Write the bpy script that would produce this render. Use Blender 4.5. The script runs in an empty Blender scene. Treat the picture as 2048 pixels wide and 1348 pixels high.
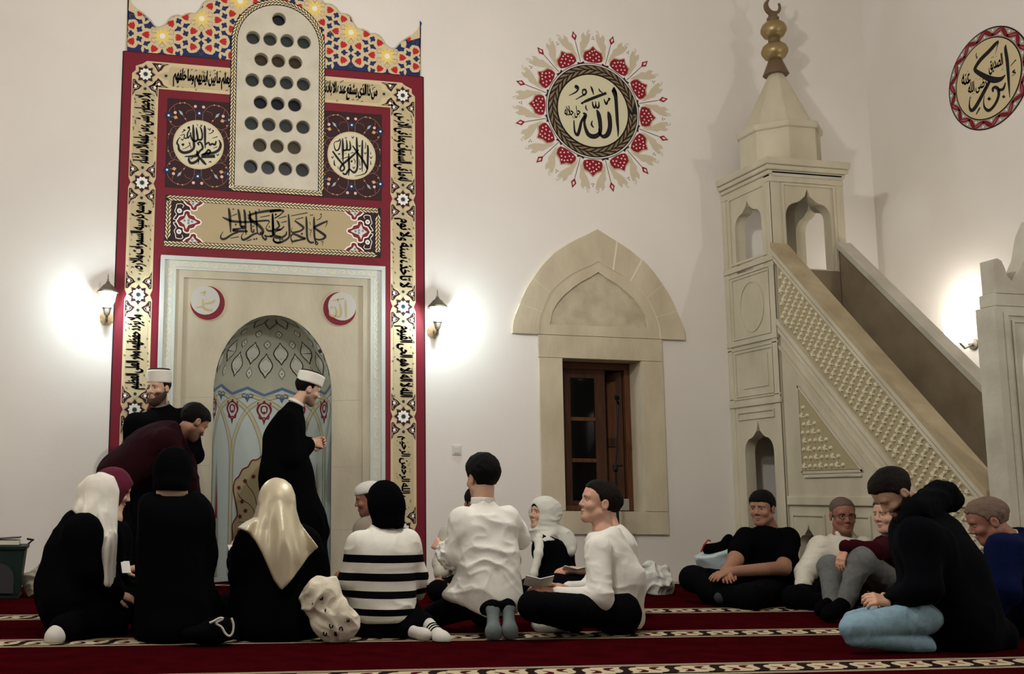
import bpy, math, random
import numpy as np
from math import sin, cos, pi, radians, sqrt, atan2, hypot
from mathutils import Vector, Matrix, geometry
random.seed(7)
SC = bpy.context.scene
COL = SC.collection
# ---------------------------------------------------------------- camera
F_PX, CX, CY = 2171.82, 612.13, 682.0            # focal length and principal point in a 2048x1348 frame
CAM_P = np.array([0.0, -9.154, 0.72])
def _rot(yaw, pit, rol):
    c, s = cos(yaw), sin(yaw); cp, sp = cos(pit), sin(pit); cr, sr = cos(rol), sin(rol)
    fwd = np.array([s*cp, c*cp, sp]); right = np.array([c, -s, 0.]); down = np.cross(fwd, right)
    return np.array([right*cr+down*sr, -right*sr+down*cr, fwd])
CAM_R = _rot(radians(10.976), radians(8.2056), radians(-.6046))
cam = bpy.data.cameras.new('camera')
cam.sensor_fit = 'HORIZONTAL'; cam.sensor_width = 36.0; cam.lens = F_PX/2048*36.0
cam.shift_x = (1024-CX)/2048; cam.shift_y = (CY-674)/2048
cam.clip_start = .05
cam_o = bpy.data.objects.new('camera', cam); COL.objects.link(cam_o)
_m = Matrix.Identity(4)
for _i in range(3):
    _m[_i][0] = CAM_R[0][_i]; _m[_i][1] = -CAM_R[1][_i]; _m[_i][2] = -CAM_R[2][_i]; _m[_i][3] = CAM_P[_i]
cam_o.matrix_world = _m
SC.camera = cam_o
# ---------------------------------------------------------------- view, world, lamps of the room
SC.view_settings.view_transform = 'Standard'; SC.view_settings.look = 'None'
SC.view_settings.gamma = 1.0; SC.view_settings.use_curve_mapping = False
SC.view_settings.exposure = 0.0
SC.cycles.max_bounces = 6; SC.cycles.diffuse_bounces = 4
SC.cycles.sample_clamp_indirect = 4.0
world = bpy.data.worlds.new('night'); SC.world = world; world.use_nodes = True
world.node_tree.nodes['Background'].inputs[0].default_value = (.006, .008, .014, 1)
world.node_tree.nodes['Background'].inputs[1].default_value = 1.0
def lamp(name, loc, power, col, radius):
    l = bpy.data.lights.new(name, 'POINT'); l.energy = power; l.color = col; l.shadow_soft_size = radius
    o = bpy.data.objects.new(name, l); COL.objects.link(o); o.location = loc; return o
WARM = (1, .96, .905)
lamp("chandelier_light", (2.0, -4.0, 4.0), 238, WARM, .10)
lamp('chandelier_light', (0.2, -6.2, 4.2), 140, WARM, .25)
lamp('right_wall_lamp_light', (7.30, -6.0, 2.4), 92, WARM, .08)
lamp('left_wall_lamp_light', (-2.9, -4.0, 2.4), 45, (1, .93, .85), .08)
# ---------------------------------------------------------------- pixel <-> place
def ray(x, y):
    return CAM_R.T @ np.array([(x-CX)/F_PX, (y-CY)/F_PX, 1.])
def at_y(x, y, Y=0.):                              # the point of the plane y=Y seen at a pixel
    d = ray(x, y); return CAM_P + d*((Y-CAM_P[1])/d[1])
def at_x(x, y, X):
    d = ray(x, y); return CAM_P + d*((X-CAM_P[0])/d[0])
def at_z(x, y, Z=0.):
    d = ray(x, y); return CAM_P + d*((Z-CAM_P[2])/d[2])
def wz(x, y):                                      # pixel -> (X, Z) on the mihrab wall
    p = at_y(x, y); return (p[0], p[2])
# ---------------------------------------------------------------- materials
def lin(c):
    r = []
    for v in c:
        v /= 255.
        r.append(v/12.92 if v <= .04045 else ((v+.055)/1.055)**2.4)
    return (*r, 1.)
MATS = {}
def mat(name, rgb, rough=.8, var=0., scale=4., bump=0., bscale=60., rgb2=None, spec=.3, metal=0., emit=0., stretch=None, trans=0., sheen=0., detail=5., wr=0., wscale=7.):
    if name in MATS: return MATS[name]
    m = bpy.data.materials.new(name); m.use_nodes = True; MATS[name] = m
    nt = m.node_tree; N = nt.nodes; L = nt.links; b = N['Principled BSDF']
    c = lin(rgb)
    b.inputs['Base Color'].default_value = c
    b.inputs['Roughness'].default_value = rough
    b.inputs['Specular IOR Level'].default_value = spec
    b.inputs['Metallic'].default_value = metal
    if sheen: b.inputs['Sheen Weight'].default_value = sheen
    if trans: b.inputs['Transmission Weight'].default_value = trans
    if emit:
        b.inputs['Emission Color'].default_value = c; b.inputs['Emission Strength'].default_value = emit
    if var or rgb2 or bump or wr:
        tc = N.new('ShaderNodeTexCoord'); src = tc.outputs['Object']
        if stretch:
            mp = N.new('ShaderNodeMapping'); mp.inputs['Scale'].default_value = stretch
            L.new(src, mp.inputs[0]); src = mp.outputs[0]
        if var or rgb2:
            n = N.new('ShaderNodeTexNoise'); n.inputs['Scale'].default_value = scale; n.inputs['Detail'].default_value = detail
            L.new(src, n.inputs['Vector'])
            r = N.new('ShaderNodeValToRGB')
            r.color_ramp.elements[0].position = .3; r.color_ramp.elements[1].position = .7
            c2 = lin(rgb2) if rgb2 else tuple(min(1, v*(1+var)) for v in c[:3])+(1,)
            c1 = c if rgb2 else tuple(v*(1-var) for v in c[:3])+(1,)
            r.color_ramp.elements[0].color = c1; r.color_ramp.elements[1].color = c2
            L.new(n.outputs['Fac'], r.inputs[0]); L.new(r.outputs[0], b.inputs['Base Color'])
        if bump:
            n2 = N.new('ShaderNodeTexNoise'); n2.inputs['Scale'].default_value = bscale; n2.inputs['Detail'].default_value = 4
            L.new(src, n2.inputs['Vector'])
            bp = N.new('ShaderNodeBump'); bp.inputs['Strength'].default_value = bump; bp.inputs['Distance'].default_value = .01
            L.new(n2.outputs['Fac'], bp.inputs['Height']); L.new(bp.outputs[0], b.inputs['Normal'])
        if wr:                                     # soft creases of worn cloth
            n3 = N.new('ShaderNodeTexNoise'); n3.inputs['Scale'].default_value = wscale; n3.inputs['Detail'].default_value = 1.5; n3.inputs['Distortion'].default_value = .5
            L.new(src, n3.inputs['Vector']); bq = N.new('ShaderNodeBump'); bq.inputs['Strength'].default_value = wr; bq.inputs['Distance'].default_value = .05
            L.new(n3.outputs['Fac'], bq.inputs['Height'])
            if bump: L.new(bp.outputs[0], bq.inputs['Normal'])
            L.new(bq.outputs[0], b.inputs['Normal'])
    return m
# ---------------------------------------------------------------- objects
def tag(o, label=None, cat=None, group=None, kind=None):
    if label: o['label'] = label
    if cat: o['category'] = cat
    if group: o['group'] = group
    if kind: o['kind'] = kind
    return o
def empty(name, loc=(0, 0, 0), rz=0.):
    o = bpy.data.objects.new(name, None); COL.objects.link(o); o.location = loc; o.rotation_euler[2] = rz
    o.empty_display_size = .1
    return o
def link(name, me, parent=None, loc=None):
    o = bpy.data.objects.new(name, me); COL.objects.link(o)
    if parent is not None:
        o.parent = parent
        if loc is None: o.matrix_parent_inverse = Matrix.Translation(-Vector(parent.location)) if parent.rotation_euler[2] == 0 else (Matrix.Translation(parent.location) @ Matrix.Rotation(parent.rotation_euler[2], 4, 'Z')).inverted()
    if loc is not None: o.location = loc
    return o
class MB:                                          # collects faces, then becomes ONE mesh object
    def __init__(s): s.v = []; s.f = []; s.mi = []; s.cur = 0; s.marks = []
    def mark(s): s.marks.append(len(s.f)); return s   # a new piece begins here
    def add(s, vs, fs):
        n = len(s.v); s.v.extend([tuple(map(float, p)) for p in vs])
        for f in fs: s.f.append([i+n for i in f]); s.mi.append(s.cur)
        return s
    def box(s, lo, hi):
        x0, y0, z0 = lo; x1, y1, z1 = hi
        return s.add([(x0,y0,z0),(x1,y0,z0),(x1,y1,z0),(x0,y1,z0),(x0,y0,z1),(x1,y0,z1),(x1,y1,z1),(x0,y1,z1)],
                     [(3,2,1,0),(4,5,6,7),(0,1,5,4),(1,2,6,5),(2,3,7,6),(3,0,4,7)])
    def bar(s, a, b, w, h, up=(0, 0, 1)):          # square bar between two points
        a = Vector(a); b = Vector(b); d = (b-a).normalized(); u = Vector(up)
        r = d.cross(u)
        if r.length < 1e-4: r = d.cross(Vector((1, 0, 0)))
        r.normalize(); u = r.cross(d)
        vs = []
        for p in (a, b):
            for i, j in ((-1,-1),(1,-1),(1,1),(-1,1)): vs.append(p + r*(i*w/2) + u*(j*h/2))
        return s.add(vs, [(3,2,1,0),(4,5,6,7),(0,1,5,4),(1,2,6,5),(2,3,7,6),(3,0,4,7)])
    def lathe(s, prof, c, n=16, ax=(0, 0, 1), a0=0., cap=True):   # prof: (radius, height)
        c = Vector(c); ax = Vector(ax).normalized(); q = Vector((0, 0, 1)).rotation_difference(ax)
        vs = []; fs = []
        for r, h in prof:
            for k in range(n):
                a = a0+2*pi*k/n; vs.append(c + q @ Vector((r*cos(a), r*sin(a), h)))
        for i in range(len(prof)-1):
            for k in range(n):
                k2 = (k+1) % n; fs.append((i*n+k, i*n+k2, (i+1)*n+k2, (i+1)*n+k))
        if cap:
            fs.append(tuple(reversed(range(n)))); fs.append(tuple(range((len(prof)-1)*n, len(prof)*n)))
        return s.add(vs, fs)
    def tube(s, pts, r, n=6, cap=True):
        pts = [Vector(p) for p in pts]; rs = r if hasattr(r, '__len__') else [r]*len(pts)
        vs = []; fs = []; ref = Vector((.31, .27, .91))
        for i, p in enumerate(pts):
            d = (pts[min(i+1, len(pts)-1)]-pts[max(i-1, 0)]).normalized()
            u = d.cross(ref)
            if u.length < .05: u = d.cross(Vector((1, 0, 0)))
            u.normalize(); w = d.cross(u)
            for k in range(n):
                a = 2*pi*k/n; vs.append(p+(u*cos(a)+w*sin(a))*rs[i])
        for i in range(len(pts)-1):
            for k in range(n):
                k2 = (k+1) % n; fs.append((i*n+k, i*n+k2, (i+1)*n+k2, (i+1)*n+k))
        if cap: fs.append(tuple(reversed(range(n)))); fs.append(tuple(range((len(pts)-1)*n, len(pts)*n)))
        return s.add(vs, fs)
    def poly(s, loops, M):                         # flat filled 2D loops (first outer, rest holes)
        allp = [p for l in loops for p in l]
        tri = geometry.tessellate_polygon([[Vector((p[0], p[1], 0)) for p in l] for l in loops])
        pts = [M(*p) for p in allp]
        if len(tri): 
            a, b, c = (Vector(allp[i]).to_3d() for i in tri[0])
            if (b-a).cross(c-a).z < 0: tri = [t[::-1] for t in tri]
        return s.add(pts, tri)
    def prism(s, loops, M, d0, d1):                # loops extruded: M(u,v,depth)
        for d, rev in ((d0, False), (d1, True)):
            allp = [p for l in loops for p in l]
            tri = geometry.tessellate_polygon([[Vector((p[0], p[1], 0)) for p in l] for l in loops])
            s.add([M(p[0], p[1], d) for p in allp], [t[::-1] if rev else t for t in tri])
        for l in loops:
            n = len(l)
            s.add([M(p[0], p[1], d0) for p in l]+[M(p[0], p[1], d1) for p in l],
                  [(i, (i+1) % n, n+(i+1) % n, n+i) for i in range(n)])
        return s
    def ribbon(s, pts, M, closed=False, w=None):   # pts (u,v,width)
        P = [(p[0], p[1], (p[2] if len(p) > 2 else w)) for p in pts]; n = len(P); vs = []; fs = []
        for i in range(n):
            a = P[(i-1) % n] if closed else P[max(i-1, 0)]; b = P[(i+1) % n] if closed else P[min(i+1, n-1)]
            dx, dy = b[0]-a[0], b[1]-a[1]; L = hypot(dx, dy) or 1.
            nx, ny = -dy/L*P[i][2]/2, dx/L*P[i][2]/2
            vs.append(M(P[i][0]+nx, P[i][1]+ny)); vs.append(M(P[i][0]-nx, P[i][1]-ny))
        for i in range(n if closed else n-1):
            j = (i+1) % n; fs.append((2*i+1, 2*j+1, 2*j, 2*i))
        return s.add(vs, fs)
    def each(s, name, m, parent=None):             # every marked piece becomes an object of its own
        ms = [k for k in s.marks]+[len(s.f)]; out = []
        for a, c in zip(ms, ms[1:]):
            if c <= a: continue
            fs = s.f[a:c]; used = sorted({i for f in fs for i in f}); mp = {v: i for i, v in enumerate(used)}
            q = MB(); q.add([s.v[i] for i in used], [[mp[i] for i in f] for f in fs]); out.append(q.build(name, m, parent, fix=False))
        return out
    def build(s, name, mats, parent=None, smooth=False, fix=True, loc=None):
        me = bpy.data.meshes.new(name); me.from_pydata(s.v, [], s.f)
        if not isinstance(mats, (list, tuple)): mats = [mats]
        for m in mats: me.materials.append(m)
        if len(mats) > 1: me.polygons.foreach_set('material_index', s.mi)
        if smooth: me.polygons.foreach_set('use_smooth', [True]*len(me.polygons))
        me.update()
        if fix:
            import bmesh
            bm = bmesh.new(); bm.from_mesh(me); bmesh.ops.recalc_face_normals(bm, faces=bm.faces); bm.to_mesh(me); bm.free()
        return link(name, me, parent, loc)
def bevel(o, w=.004, seg=2):
    m = o.modifiers.new('bevel', 'BEVEL'); m.width = w; m.segments = seg; m.limit_method = 'ANGLE'; m.angle_limit = radians(40); return o
def flat(off):                                     # art lying on the mihrab wall, off metres proud of it
    return lambda u, v, d=0.: (u, -off-d, v)
def smooth_pts(pts, k=6, closed=False):            # Catmull-Rom through (u,v[,w])
    n = len(pts); out = []
    P = [np.array(p, float) for p in pts]
    for i in range(n if closed else n-1):
        p0 = P[(i-1) % n] if closed or i > 0 else P[0]; p1 = P[i]; p2 = P[(i+1) % n]
        p3 = P[(i+2) % n] if closed or i < n-2 else P[-1]
        for j in range(k):
            t = j/k
            out.append(tuple(.5*((2*p1)+(-p0+p2)*t+(2*p0-5*p1+4*p2-p3)*t*t+(-p0+3*p1-3*p2+p3)*t**3)))
    if not closed: out.append(tuple(P[-1]))
    return out
def circ(cx, cy, r, n=32, a0=0., ry=None):
    return [(cx+r*cos(a0+2*pi*k/n), cy+(ry or r)*sin(a0+2*pi*k/n)) for k in range(n)]
def star(cx, cy, r1, r2, n, a0=0.):
    return [(cx+(r1 if k % 2 == 0 else r2)*cos(a0+pi*k/n), cy+(r1 if k % 2 == 0 else r2)*sin(a0+pi*k/n)) for k in range(2*n)]
def xf(pts, cx=0, cy=0, s=1., a=0., sx=1.):        # place a 2D motif
    c, d = cos(a), sin(a)
    return [(cx+s*(sx*p[0]*c-p[1]*d), cy+s*(sx*p[0]*d+p[1]*c))+tuple(q*s for q in p[2:]) for p in pts]
# ================================================================ THE ROOM
M_PLASTER = mat('white_plaster', (226, 221, 214), .92, var=.03, scale=1.2, bump=.05, bscale=40)
M_STONE = mat('limestone', (198, 190, 168), .85, rgb2=(174, 166, 144), scale=3., bump=.25, bscale=35, stretch=(1, 1, .45))
M_STONE2 = mat('limestone_grey', (188, 184, 170), .85, rgb2=(164, 159, 144), scale=4., bump=.25, bscale=35)
M_SANDST = mat('window_sandstone', (208, 197, 172), .88, rgb2=(184, 172, 147), scale=3.5, bump=.25, bscale=30, stretch=(1, 1, .5))
M_BLACK = mat('black_paint', (12, 10, 12), .6)
M_RED = mat('crimson_paint', (112, 15, 35), .62, var=.06, scale=2)
M_CREAM = mat('cream_paint', (208, 190, 152), .7)
M_BEIGE = mat('beige_paint', (190, 176, 140), .7, var=.03)
M_GOLD = mat('pale_gold_paint', (228, 212, 168), .55, var=.12, scale=30)
M_MAROON = mat('dark_maroon_paint', (46, 14, 22), .65)
M_NAVY = mat('navy_paint', (22, 38, 86), .65)
M_SCARLET = mat('scarlet_paint', (180, 30, 28), .6)
M_WHITE = mat('white_paint', (238, 234, 226), .65)
M_YELLOW = mat('yellow_paint', (232, 205, 110), .55)
M_GREEN = mat('dark_green_paint', (20, 60, 56), .65)
M_GREYB = mat('grey_blue_paint', (160, 176, 182), .65)
M_TAUPE = mat('taupe_paint', (186, 170, 142), .75)
XW0, XW1, YB, ZC = -3.2, 7.476, -12.0, 6.6
MC = 1.486                                        # axis of the mihrab
def arch_loop(c, hw, z0, zs, rise, n=24):         # rectangle with an elliptic arch on top
    return [(c-hw, z0), (c+hw, z0)] + [(c+hw*cos(pi*k/n), zs+rise*sin(pi*k/n)) for k in range(n+1)]
NICHE = arch_loop(MC+.002, .512, 0., 1.60, .675)
PIERCED = arch_loop(MC+.008, .365, 3.415, 4.737, .366)
OPEN = [(4.135, .625), (4.91, .625), (4.91, 1.996), (4.135, 1.996)]
b = MB()
outer = [(XW0, 0), (MC-.51, 0)] + NICHE[1:][::-1][0:0]
loop = [(XW0, 0), (NICHE[0][0], 0)] + [NICHE[-1-i] for i in range(len(NICHE)-2)] + [(NICHE[1][0], 0), (XW1, 0), (XW1, ZC), (XW0, ZC)]
b.poly([loop, PIERCED, OPEN], flat(0.))
tag(b.build('wall_front', M_PLASTER), 'white plastered mihrab wall', kind='structure')
for nm, lo, hi in (('wall_right', (XW1, YB, 0), (XW1+.2, .4, ZC)), ('wall_left', (XW0-.2, YB, 0), (XW0, .4, ZC)),
                   ('wall_back', (XW0-.2, YB-.2, 0), (XW1+.2, YB, ZC)), ('ceiling', (XW0-.2, YB-.2, ZC), (XW1+.2, .4, ZC+.2))):
    tag(MB().box(lo, hi).build(nm, M_PLASTER), kind='structure')
# carpet: pile with woven bands
m = mat('red_carpet', (58, 6, 11), 1., rgb2=(43, 4, 8), scale=7., bump=.5, bscale=220, spec=0.)
fl = MB().box((XW0-.2, YB-.2, -.1), (XW1+.2, .4, 0)).build('floor', m)
tag(fl, 'deep red prayer carpet with woven white bands', kind='structure')
M_BAND = mat('carpet_ivory', (182, 168, 140), .95, var=.08, scale=60, bump=.4, bscale=260, spec=.05)
M_BANDR = mat('carpet_band_red', (64, 6, 13), .95, spec=.05)
M_BANDK = mat('carpet_band_black', (30, 16, 16), .95, spec=.05)
def up(off): return lambda u, v, d=0.: (u, v, off+d)
def carpet_band(y):
    o = MB().poly([[(XW0, y-.095), (XW1, y-.095), (XW1, y+.095), (XW0, y+.095)]], up(.002)).build('carpet_band', M_BAND, fl)
    e = MB()
    for sg in (-1, 1):
        for d, w in ((.118, .016), (.143, .010)): e.ribbon([(XW0, y+sg*d), (XW1, y+sg*d)], up(.002), w=w)
    e.build('band_edge', M_BAND, o)
    k = MB(); r = MB(); st = .215; n = int((XW1-XW0)/st)
    for i in range(n):
        x = XW0+.1+i*st
        # slanting S-hooks between the ivory links
        k.ribbon(smooth_pts([(x-.085, y-.075, .012), (x-.05, y-.08, .034), (x-.012, y-.045, .040), (x+.0, y, .030), (x+.012, y+.045, .040), (x+.05, y+.08, .034), (x+.085, y+.075, .012)], 4), up(.0035))
        for sg in (-1, 1):
            r.ribbon(smooth_pts([(x+sg*.03, y-sg*.06, .01), (x+sg*.065, y-sg*.045, .03), (x+sg*.08, y-sg*.01, .018), (x+sg*.06, y+sg*.02, .008)], 4), up(.003))
            k.ribbon([(x-.10, y+sg*.093, .008), (x+.115, y+sg*.093, .008)], up(.0032))
    tag(k.build('band_scroll', M_BANDK, o), kind='stuff'); tag(r.build('band_fill', M_BANDR, o), kind='stuff')
    return o
for y in (-2.36, -3.53, -4.70, -5.87, -7.04, -8.21):
    carpet_band(y)
# patterned border along the mihrab wall
o = MB().poly([[(XW0, -.20), (XW1, -.20), (XW1, -.0), (XW0, -.0)]], up(.002)).build('carpet_border', M_BAND, fl)
k = MB(); k.ribbon([(XW0, -.012), (XW1, -.012)], up(.0035), w=.024); k.ribbon([(XW0, -.195), (XW1, -.195)], up(.0035), w=.02)
for i in range(int((XW1-XW0)/.26)):
    x = XW0+.13+i*.26
    k.ribbon(smooth_pts([(x-.12, -.17, .012), (x-.05, -.15, .03), (x, -.10, .034), (x+.05, -.05, .03), (x+.12, -.04, .012)], 4), up(.003))
    k.ribbon(smooth_pts([(x-.02, -.165, .01), (x+.06, -.16, .03), (x+.10, -.12, .012)], 4), up(.003))
tag(k.build('border_scroll', M_BANDK, o), kind='stuff')

# ================================================================ WRITING
AF = dict(zip('ابةتثجحخدذرزسشصضطظعغفقكلمنهوىيأإؤآ',
    [0xFE8D,0xFE8F,0xFE93,0xFE95,0xFE99,0xFE9D,0xFEA1,0xFEA5,0xFEA9,0xFEAB,0xFEAD,0xFEAF,0xFEB1,0xFEB5,0xFEB9,0xFEBD,0xFEC1,0xFEC5,0xFEC9,0xFECD,0xFED1,0xFED5,0xFED9,0xFEDD,0xFEE1,0xFEE5,0xFEE9,0xFEED,0xFEEF,0xFEF1,0xFE83,0xFE87,0xFE85,0xFE81]))
def arabic(t):                                    # joined letter forms in drawing order
    out = []; prev = False; t = t.replace('لا', '\x01')
    for i, c in enumerate(t):
        if c == ' ': out.append(' '); prev = False; continue
        if c == 'ء': out.append('\uFE80'); prev = False; continue
        if c == '\x01': out.append(chr(0xFEFC if prev else 0xFEFB)); prev = False; continue
        nj = i+1 < len(t) and t[i+1] not in ' ء'
        if c in 'اةدذرزوىأإؤآ': out.append(chr(AF[c]+(1 if prev else 0))); prev = False
        else: out.append(chr(AF[c]+(3 if prev and nj else 1 if prev else 2 if nj else 0))); prev = nj
    return ''.join(reversed(out))
def glyph_loops(text):
    cu = bpy.data.curves.new('lettering', 'FONT'); cu.body = arabic(text); cu.fill_mode = 'NONE'; cu.resolution_u = 3
    cu.space_word = .55; cu.space_character = .93
    ob = bpy.data.objects.new('lettering', cu); COL.objects.link(ob)
    dg = bpy.context.evaluated_depsgraph_get(); me = bpy.data.meshes.new_from_object(ob.evaluated_get(dg))
    vs = [(v.co.x, v.co.y) for v in me.vertices]; adj = {}
    for e in me.edges:
        a, c = e.vertices; adj.setdefault(a, []).append(c); adj.setdefault(c, []).append(a)
    seen = set(); loops = []
    for s in adj:
        if s in seen: continue
        l = [s]; seen.add(s); cur = s
        while True:
            nx = [q for q in adj[cur] if q not in seen]
            if not nx: break
            cur = nx[0] if len(l) > 1 else min(nx); seen.add(cur); l.append(cur)
        if len(l) > 2: loops.append([vs[i] for i in l])
    bpy.data.objects.remove(ob); bpy.data.curves.remove(cu); bpy.data.meshes.remove(me)
    return loops
def area(l): return .5*sum(l[i-1][0]*l[i][1]-l[i][0]*l[i-1][1] for i in range(len(l)))
def inside(p, l):
    r = False
    for i in range(len(l)):
        a, c = l[i-1], l[i]
        if (a[1] > p[1]) != (c[1] > p[1]) and p[0] < (c[0]-a[0])*(p[1]-a[1])/(c[1]-a[1])+a[0]: r = not r
    return r
def write(b, text, M, box, ang=0., nib=.035, marks=True, seed=1):
    """lettering fitted into box (cx, cy, length, height), turned by ang, drawn with a slanted nib"""
    loops = glyph_loops(text)
    xs = [p[0] for l in loops for p in l]; ys = [p[1] for l in loops for p in l]
    x0, x1, y0, y1 = min(xs), max(xs), min(ys), max(ys)
    cx, cy, Ln, H = box; ca, sa = cos(ang), sin(ang)
    def place(p, dx=0., dy=0.):
        u = ((p[0]-x0)/(x1-x0)-.5)*Ln+dx; v = ((p[1]-y0)/(y1-y0)-.5)*H+dy
        return (cx+u*ca-v*sa, cy+u*sa+v*ca)
    # containment depth: letters at even depth, their counters at odd depth
    items = [(l, abs(area(l))) for l in loops]; items.sort(key=lambda t: -t[1])
    holes = {}; outs = []
    big = [l for l, a in items]
    cw = [area(l) > 0 for l in big]
    for i, l in enumerate(big):
        par = [j for j in range(i) if inside(l[0], big[j]) and inside(l[len(l)//2], big[j])]
        if len(par) % 2 == 1: holes.setdefault(par[-1], []).append(l)
        else: outs.append(i)
    for s in (-1., -.33, .33, 1.):
        dx, dy = s*nib*H*.45, s*nib*H
        for i in outs:
            b.poly([[place(p, dx, dy) for p in big[i]]]+[[place(p, dx, dy) for p in h] for h in holes.get(i, [])], M)
    if marks:                                     # vowel signs above and below
        rnd = random.Random(seed)
        n = int(Ln/H*5)
        for i in range(n):
            u = (i+rnd.random())/n; v = rnd.choice((-.08, .02, .9, .98, 1.05))+rnd.uniform(-.06, .06)
            p = (x0+u*(x1-x0), y0+v*(y1-y0)); q = place(p); t = rnd.random(); h = H*.10
            if t < .5: b.ribbon([xf([(-h*.6, -h*.25, H*.02)], *q, a=ang)[0], xf([(h*.6, h*.25, H*.05)], *q, a=ang)[0]], M)
            elif t < .75: b.ribbon([xf([pt], *q, a=ang)[0] for pt in ((-h*.5, h*.5, .01*H), (0, -h*.4, .05*H), (h*.5, h*.5, .02*H))], M)
            else: b.poly([xf([(-h*.3, 0), (0, -h*.3), (h*.3, 0), (0, h*.3)], *q, a=ang)], M)
def strokes(b, data, reg, rw, conv, M, k=5, gain=1.):    # traced pen strokes: zoom pixels "x y w, x y w; ..."
    x0, y0, x1, y1 = reg; s = rw/(x1-x0)
    for st in data.replace('\n', ' ').split(';'):
        st = st.strip()
        if not st: continue
        pts = [tuple(map(float, t.split())) for t in st.split(',')]
        if len(pts) == 1:                         # a single point is a rhombic dot
            x, y, w = pts[0]; r = w/2
            b.poly([[conv(x0+px/s, y0+py/s) for px, py in ((x-r, y), (x, y+r), (x+r, y), (x, y-r))]], M); continue
        P = []
        for x, y, w in smooth_pts(pts, k):
            u, v = conv(x0+x/s, y0+y/s); u2, v2 = conv(x0+(x+10)/s, y0+y/s)
            P.append((u, v, max(w, 2)*gain*hypot(u2-u, v2-v)/10))
        b.ribbon(P, M)

# ================================================================ PAINTED FRAME OF THE MIHRAB
frame = tag(empty('painted_mihrab_frame', (MC, 0, 0)), 'tall crimson painted frame with cream inscription bands around the mihrab', 'wall painting')
HW, ZT = 1.353, 4.556
red = MB().poly([[(MC-HW, 0), (MC-.982, 0), (MC-.982, 2.746), (MC+.982, 2.746), (MC+.982, 0), (MC+HW, 0), (MC+HW, ZT), (MC+.382, ZT), (MC+.382, 3.41), (MC-.366, 3.41), (MC-.366, ZT), (MC-HW, ZT)]], flat(.003))
red.build('crimson_ground', M_RED, frame)
thin = MB()
for sg in (-1, 1):
    thin.mark().ribbon([(MC+sg*(HW+.006), 0), (MC+sg*(HW+.006), ZT)], flat(.0032), w=.012)
thin.each('edge_line', M_MAROON, frame)
# cream bands with notches at the rosettes
NZ = [4.36, 3.383, 2.405, 1.43, .455]
X1, X0 = 1.278, 1.046; XN = (X1+X0)/2
def side_band(sg):
    l = [(X1, .12)]
    for z in reversed(NZ[1:]): l += [(X1, z-.045), (X1-.018, z), (X1, z+.045)]
    l += [(X1, 4.36), (X1-.03, 4.39), (X1-.03, 4.43), (X1-.09, 4.455), (X1-.125, 4.482)]
    o = [(X0, 4.24)]
    for z in NZ[1:]: o += [(X0, z+.045), (X0+.018, z), (X0, z-.045)]
    o += [(X0, .12)]
    l += [(.40, 4.482), (.40, 4.236), (X0, 4.236)] + o[1:]
    return [(MC+sg*x, z) for x, z in l]
for sg in (-1, 1):
    MB().poly([side_band(sg)], flat(.005)).build('cream_band', M_CREAM, frame)
cart = MB(); edge = MB(); ros = MB(); flo = MB(); cen = MB(); tri = MB(); pearl = MB(); tri_l = MB()
def ogee(len_, h):                                # cartouche: long panel with ogee ends, along +u
    a = len_/2
    e = [(a, -h), (a+.012, -h*.92), (a+.016, -h*.6), (a+.03, -h*.42), (a+.055, -h*.34), (a+.085, -h*.16), (a+.115, 0)]
    r = e + [(x, -y) for x, y in reversed(e[:-1])]
    return [(-a, -h)] + r + [(-a, h)] + [(-x, -y) for x, y in r[1:-1]]
def cartouche(cx, cz, ln, ang):
    o = xf(ogee(ln, .088), cx, cz, 1, ang)
    cart.mark().poly([o], flat(.006)); edge.ribbon(o, flat(.0064), closed=True, w=.004)
    for s in (-1, 1): cen.poly([circ(*xf([(s*(ln/2+.045), 0)], cx, cz, 1, ang)[0], .014, 10)], flat(.0075))
def rosette(cx, cz):
    ros.mark().poly([star(cx, cz, .088, .060, 8, pi/2)], flat(.007))
    edge.ribbon(star(cx, cz, .098, .068, 8, pi/2), flat(.0068), closed=True, w=.005)
    flo.mark().poly([[(cx+(.050+.006*cos(10*a))*cos(a), cz+(.050+.006*cos(10*a))*sin(a)) for a in [2*pi*k/60 for k in range(60)]]], flat(.0078))
    cen.poly([star(cx, cz, .026, .016, 10)], flat(.0085))
def spandrel(cx, cz, sx, sz):                     # dark corner triangle with tendrils
    t = [(.108, .205), (.108, .055), (.090, .050), (.062, .088), (.026, .108), (.052, .140), (.085, .158)]
    tri.mark().poly([[(cx+sx*x, cz+sz*z) for x, z in t]], flat(.007))
    pearl.poly([circ(cx+sx*.083, cz+sz*.118, .013, 10)], flat(.008))
    tri_l.ribbon(smooth_pts([(cx+sx*.098, cz+sz*.175, .004), (cx+sx*.098, cz+sz*.14, .007), (cx+sx*.07, cz+sz*.135, .005), (cx+sx*.055, cz+sz*.112, .004), (cx+sx*.096, cz+sz*.092, .006), (cx+sx*.094, cz+sz*.06, .004)], 4), flat(.0078))
TXT_L = ['ولا يحيطون بشىء من علمه الا بما شاء', 'وسع كرسيه السموات والارض', 'ولا يؤده حفظهما وهو العلى العظيم', 'صدق الله العظيم']
TXT_R = ['له ما فى السموات وما فى الارض', 'لا تاخذه سنة ولا نوم', 'الله لا اله الا هو الحى القيوم', 'بسم الله الرحمن الرحيم']
txt = MB()
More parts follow.
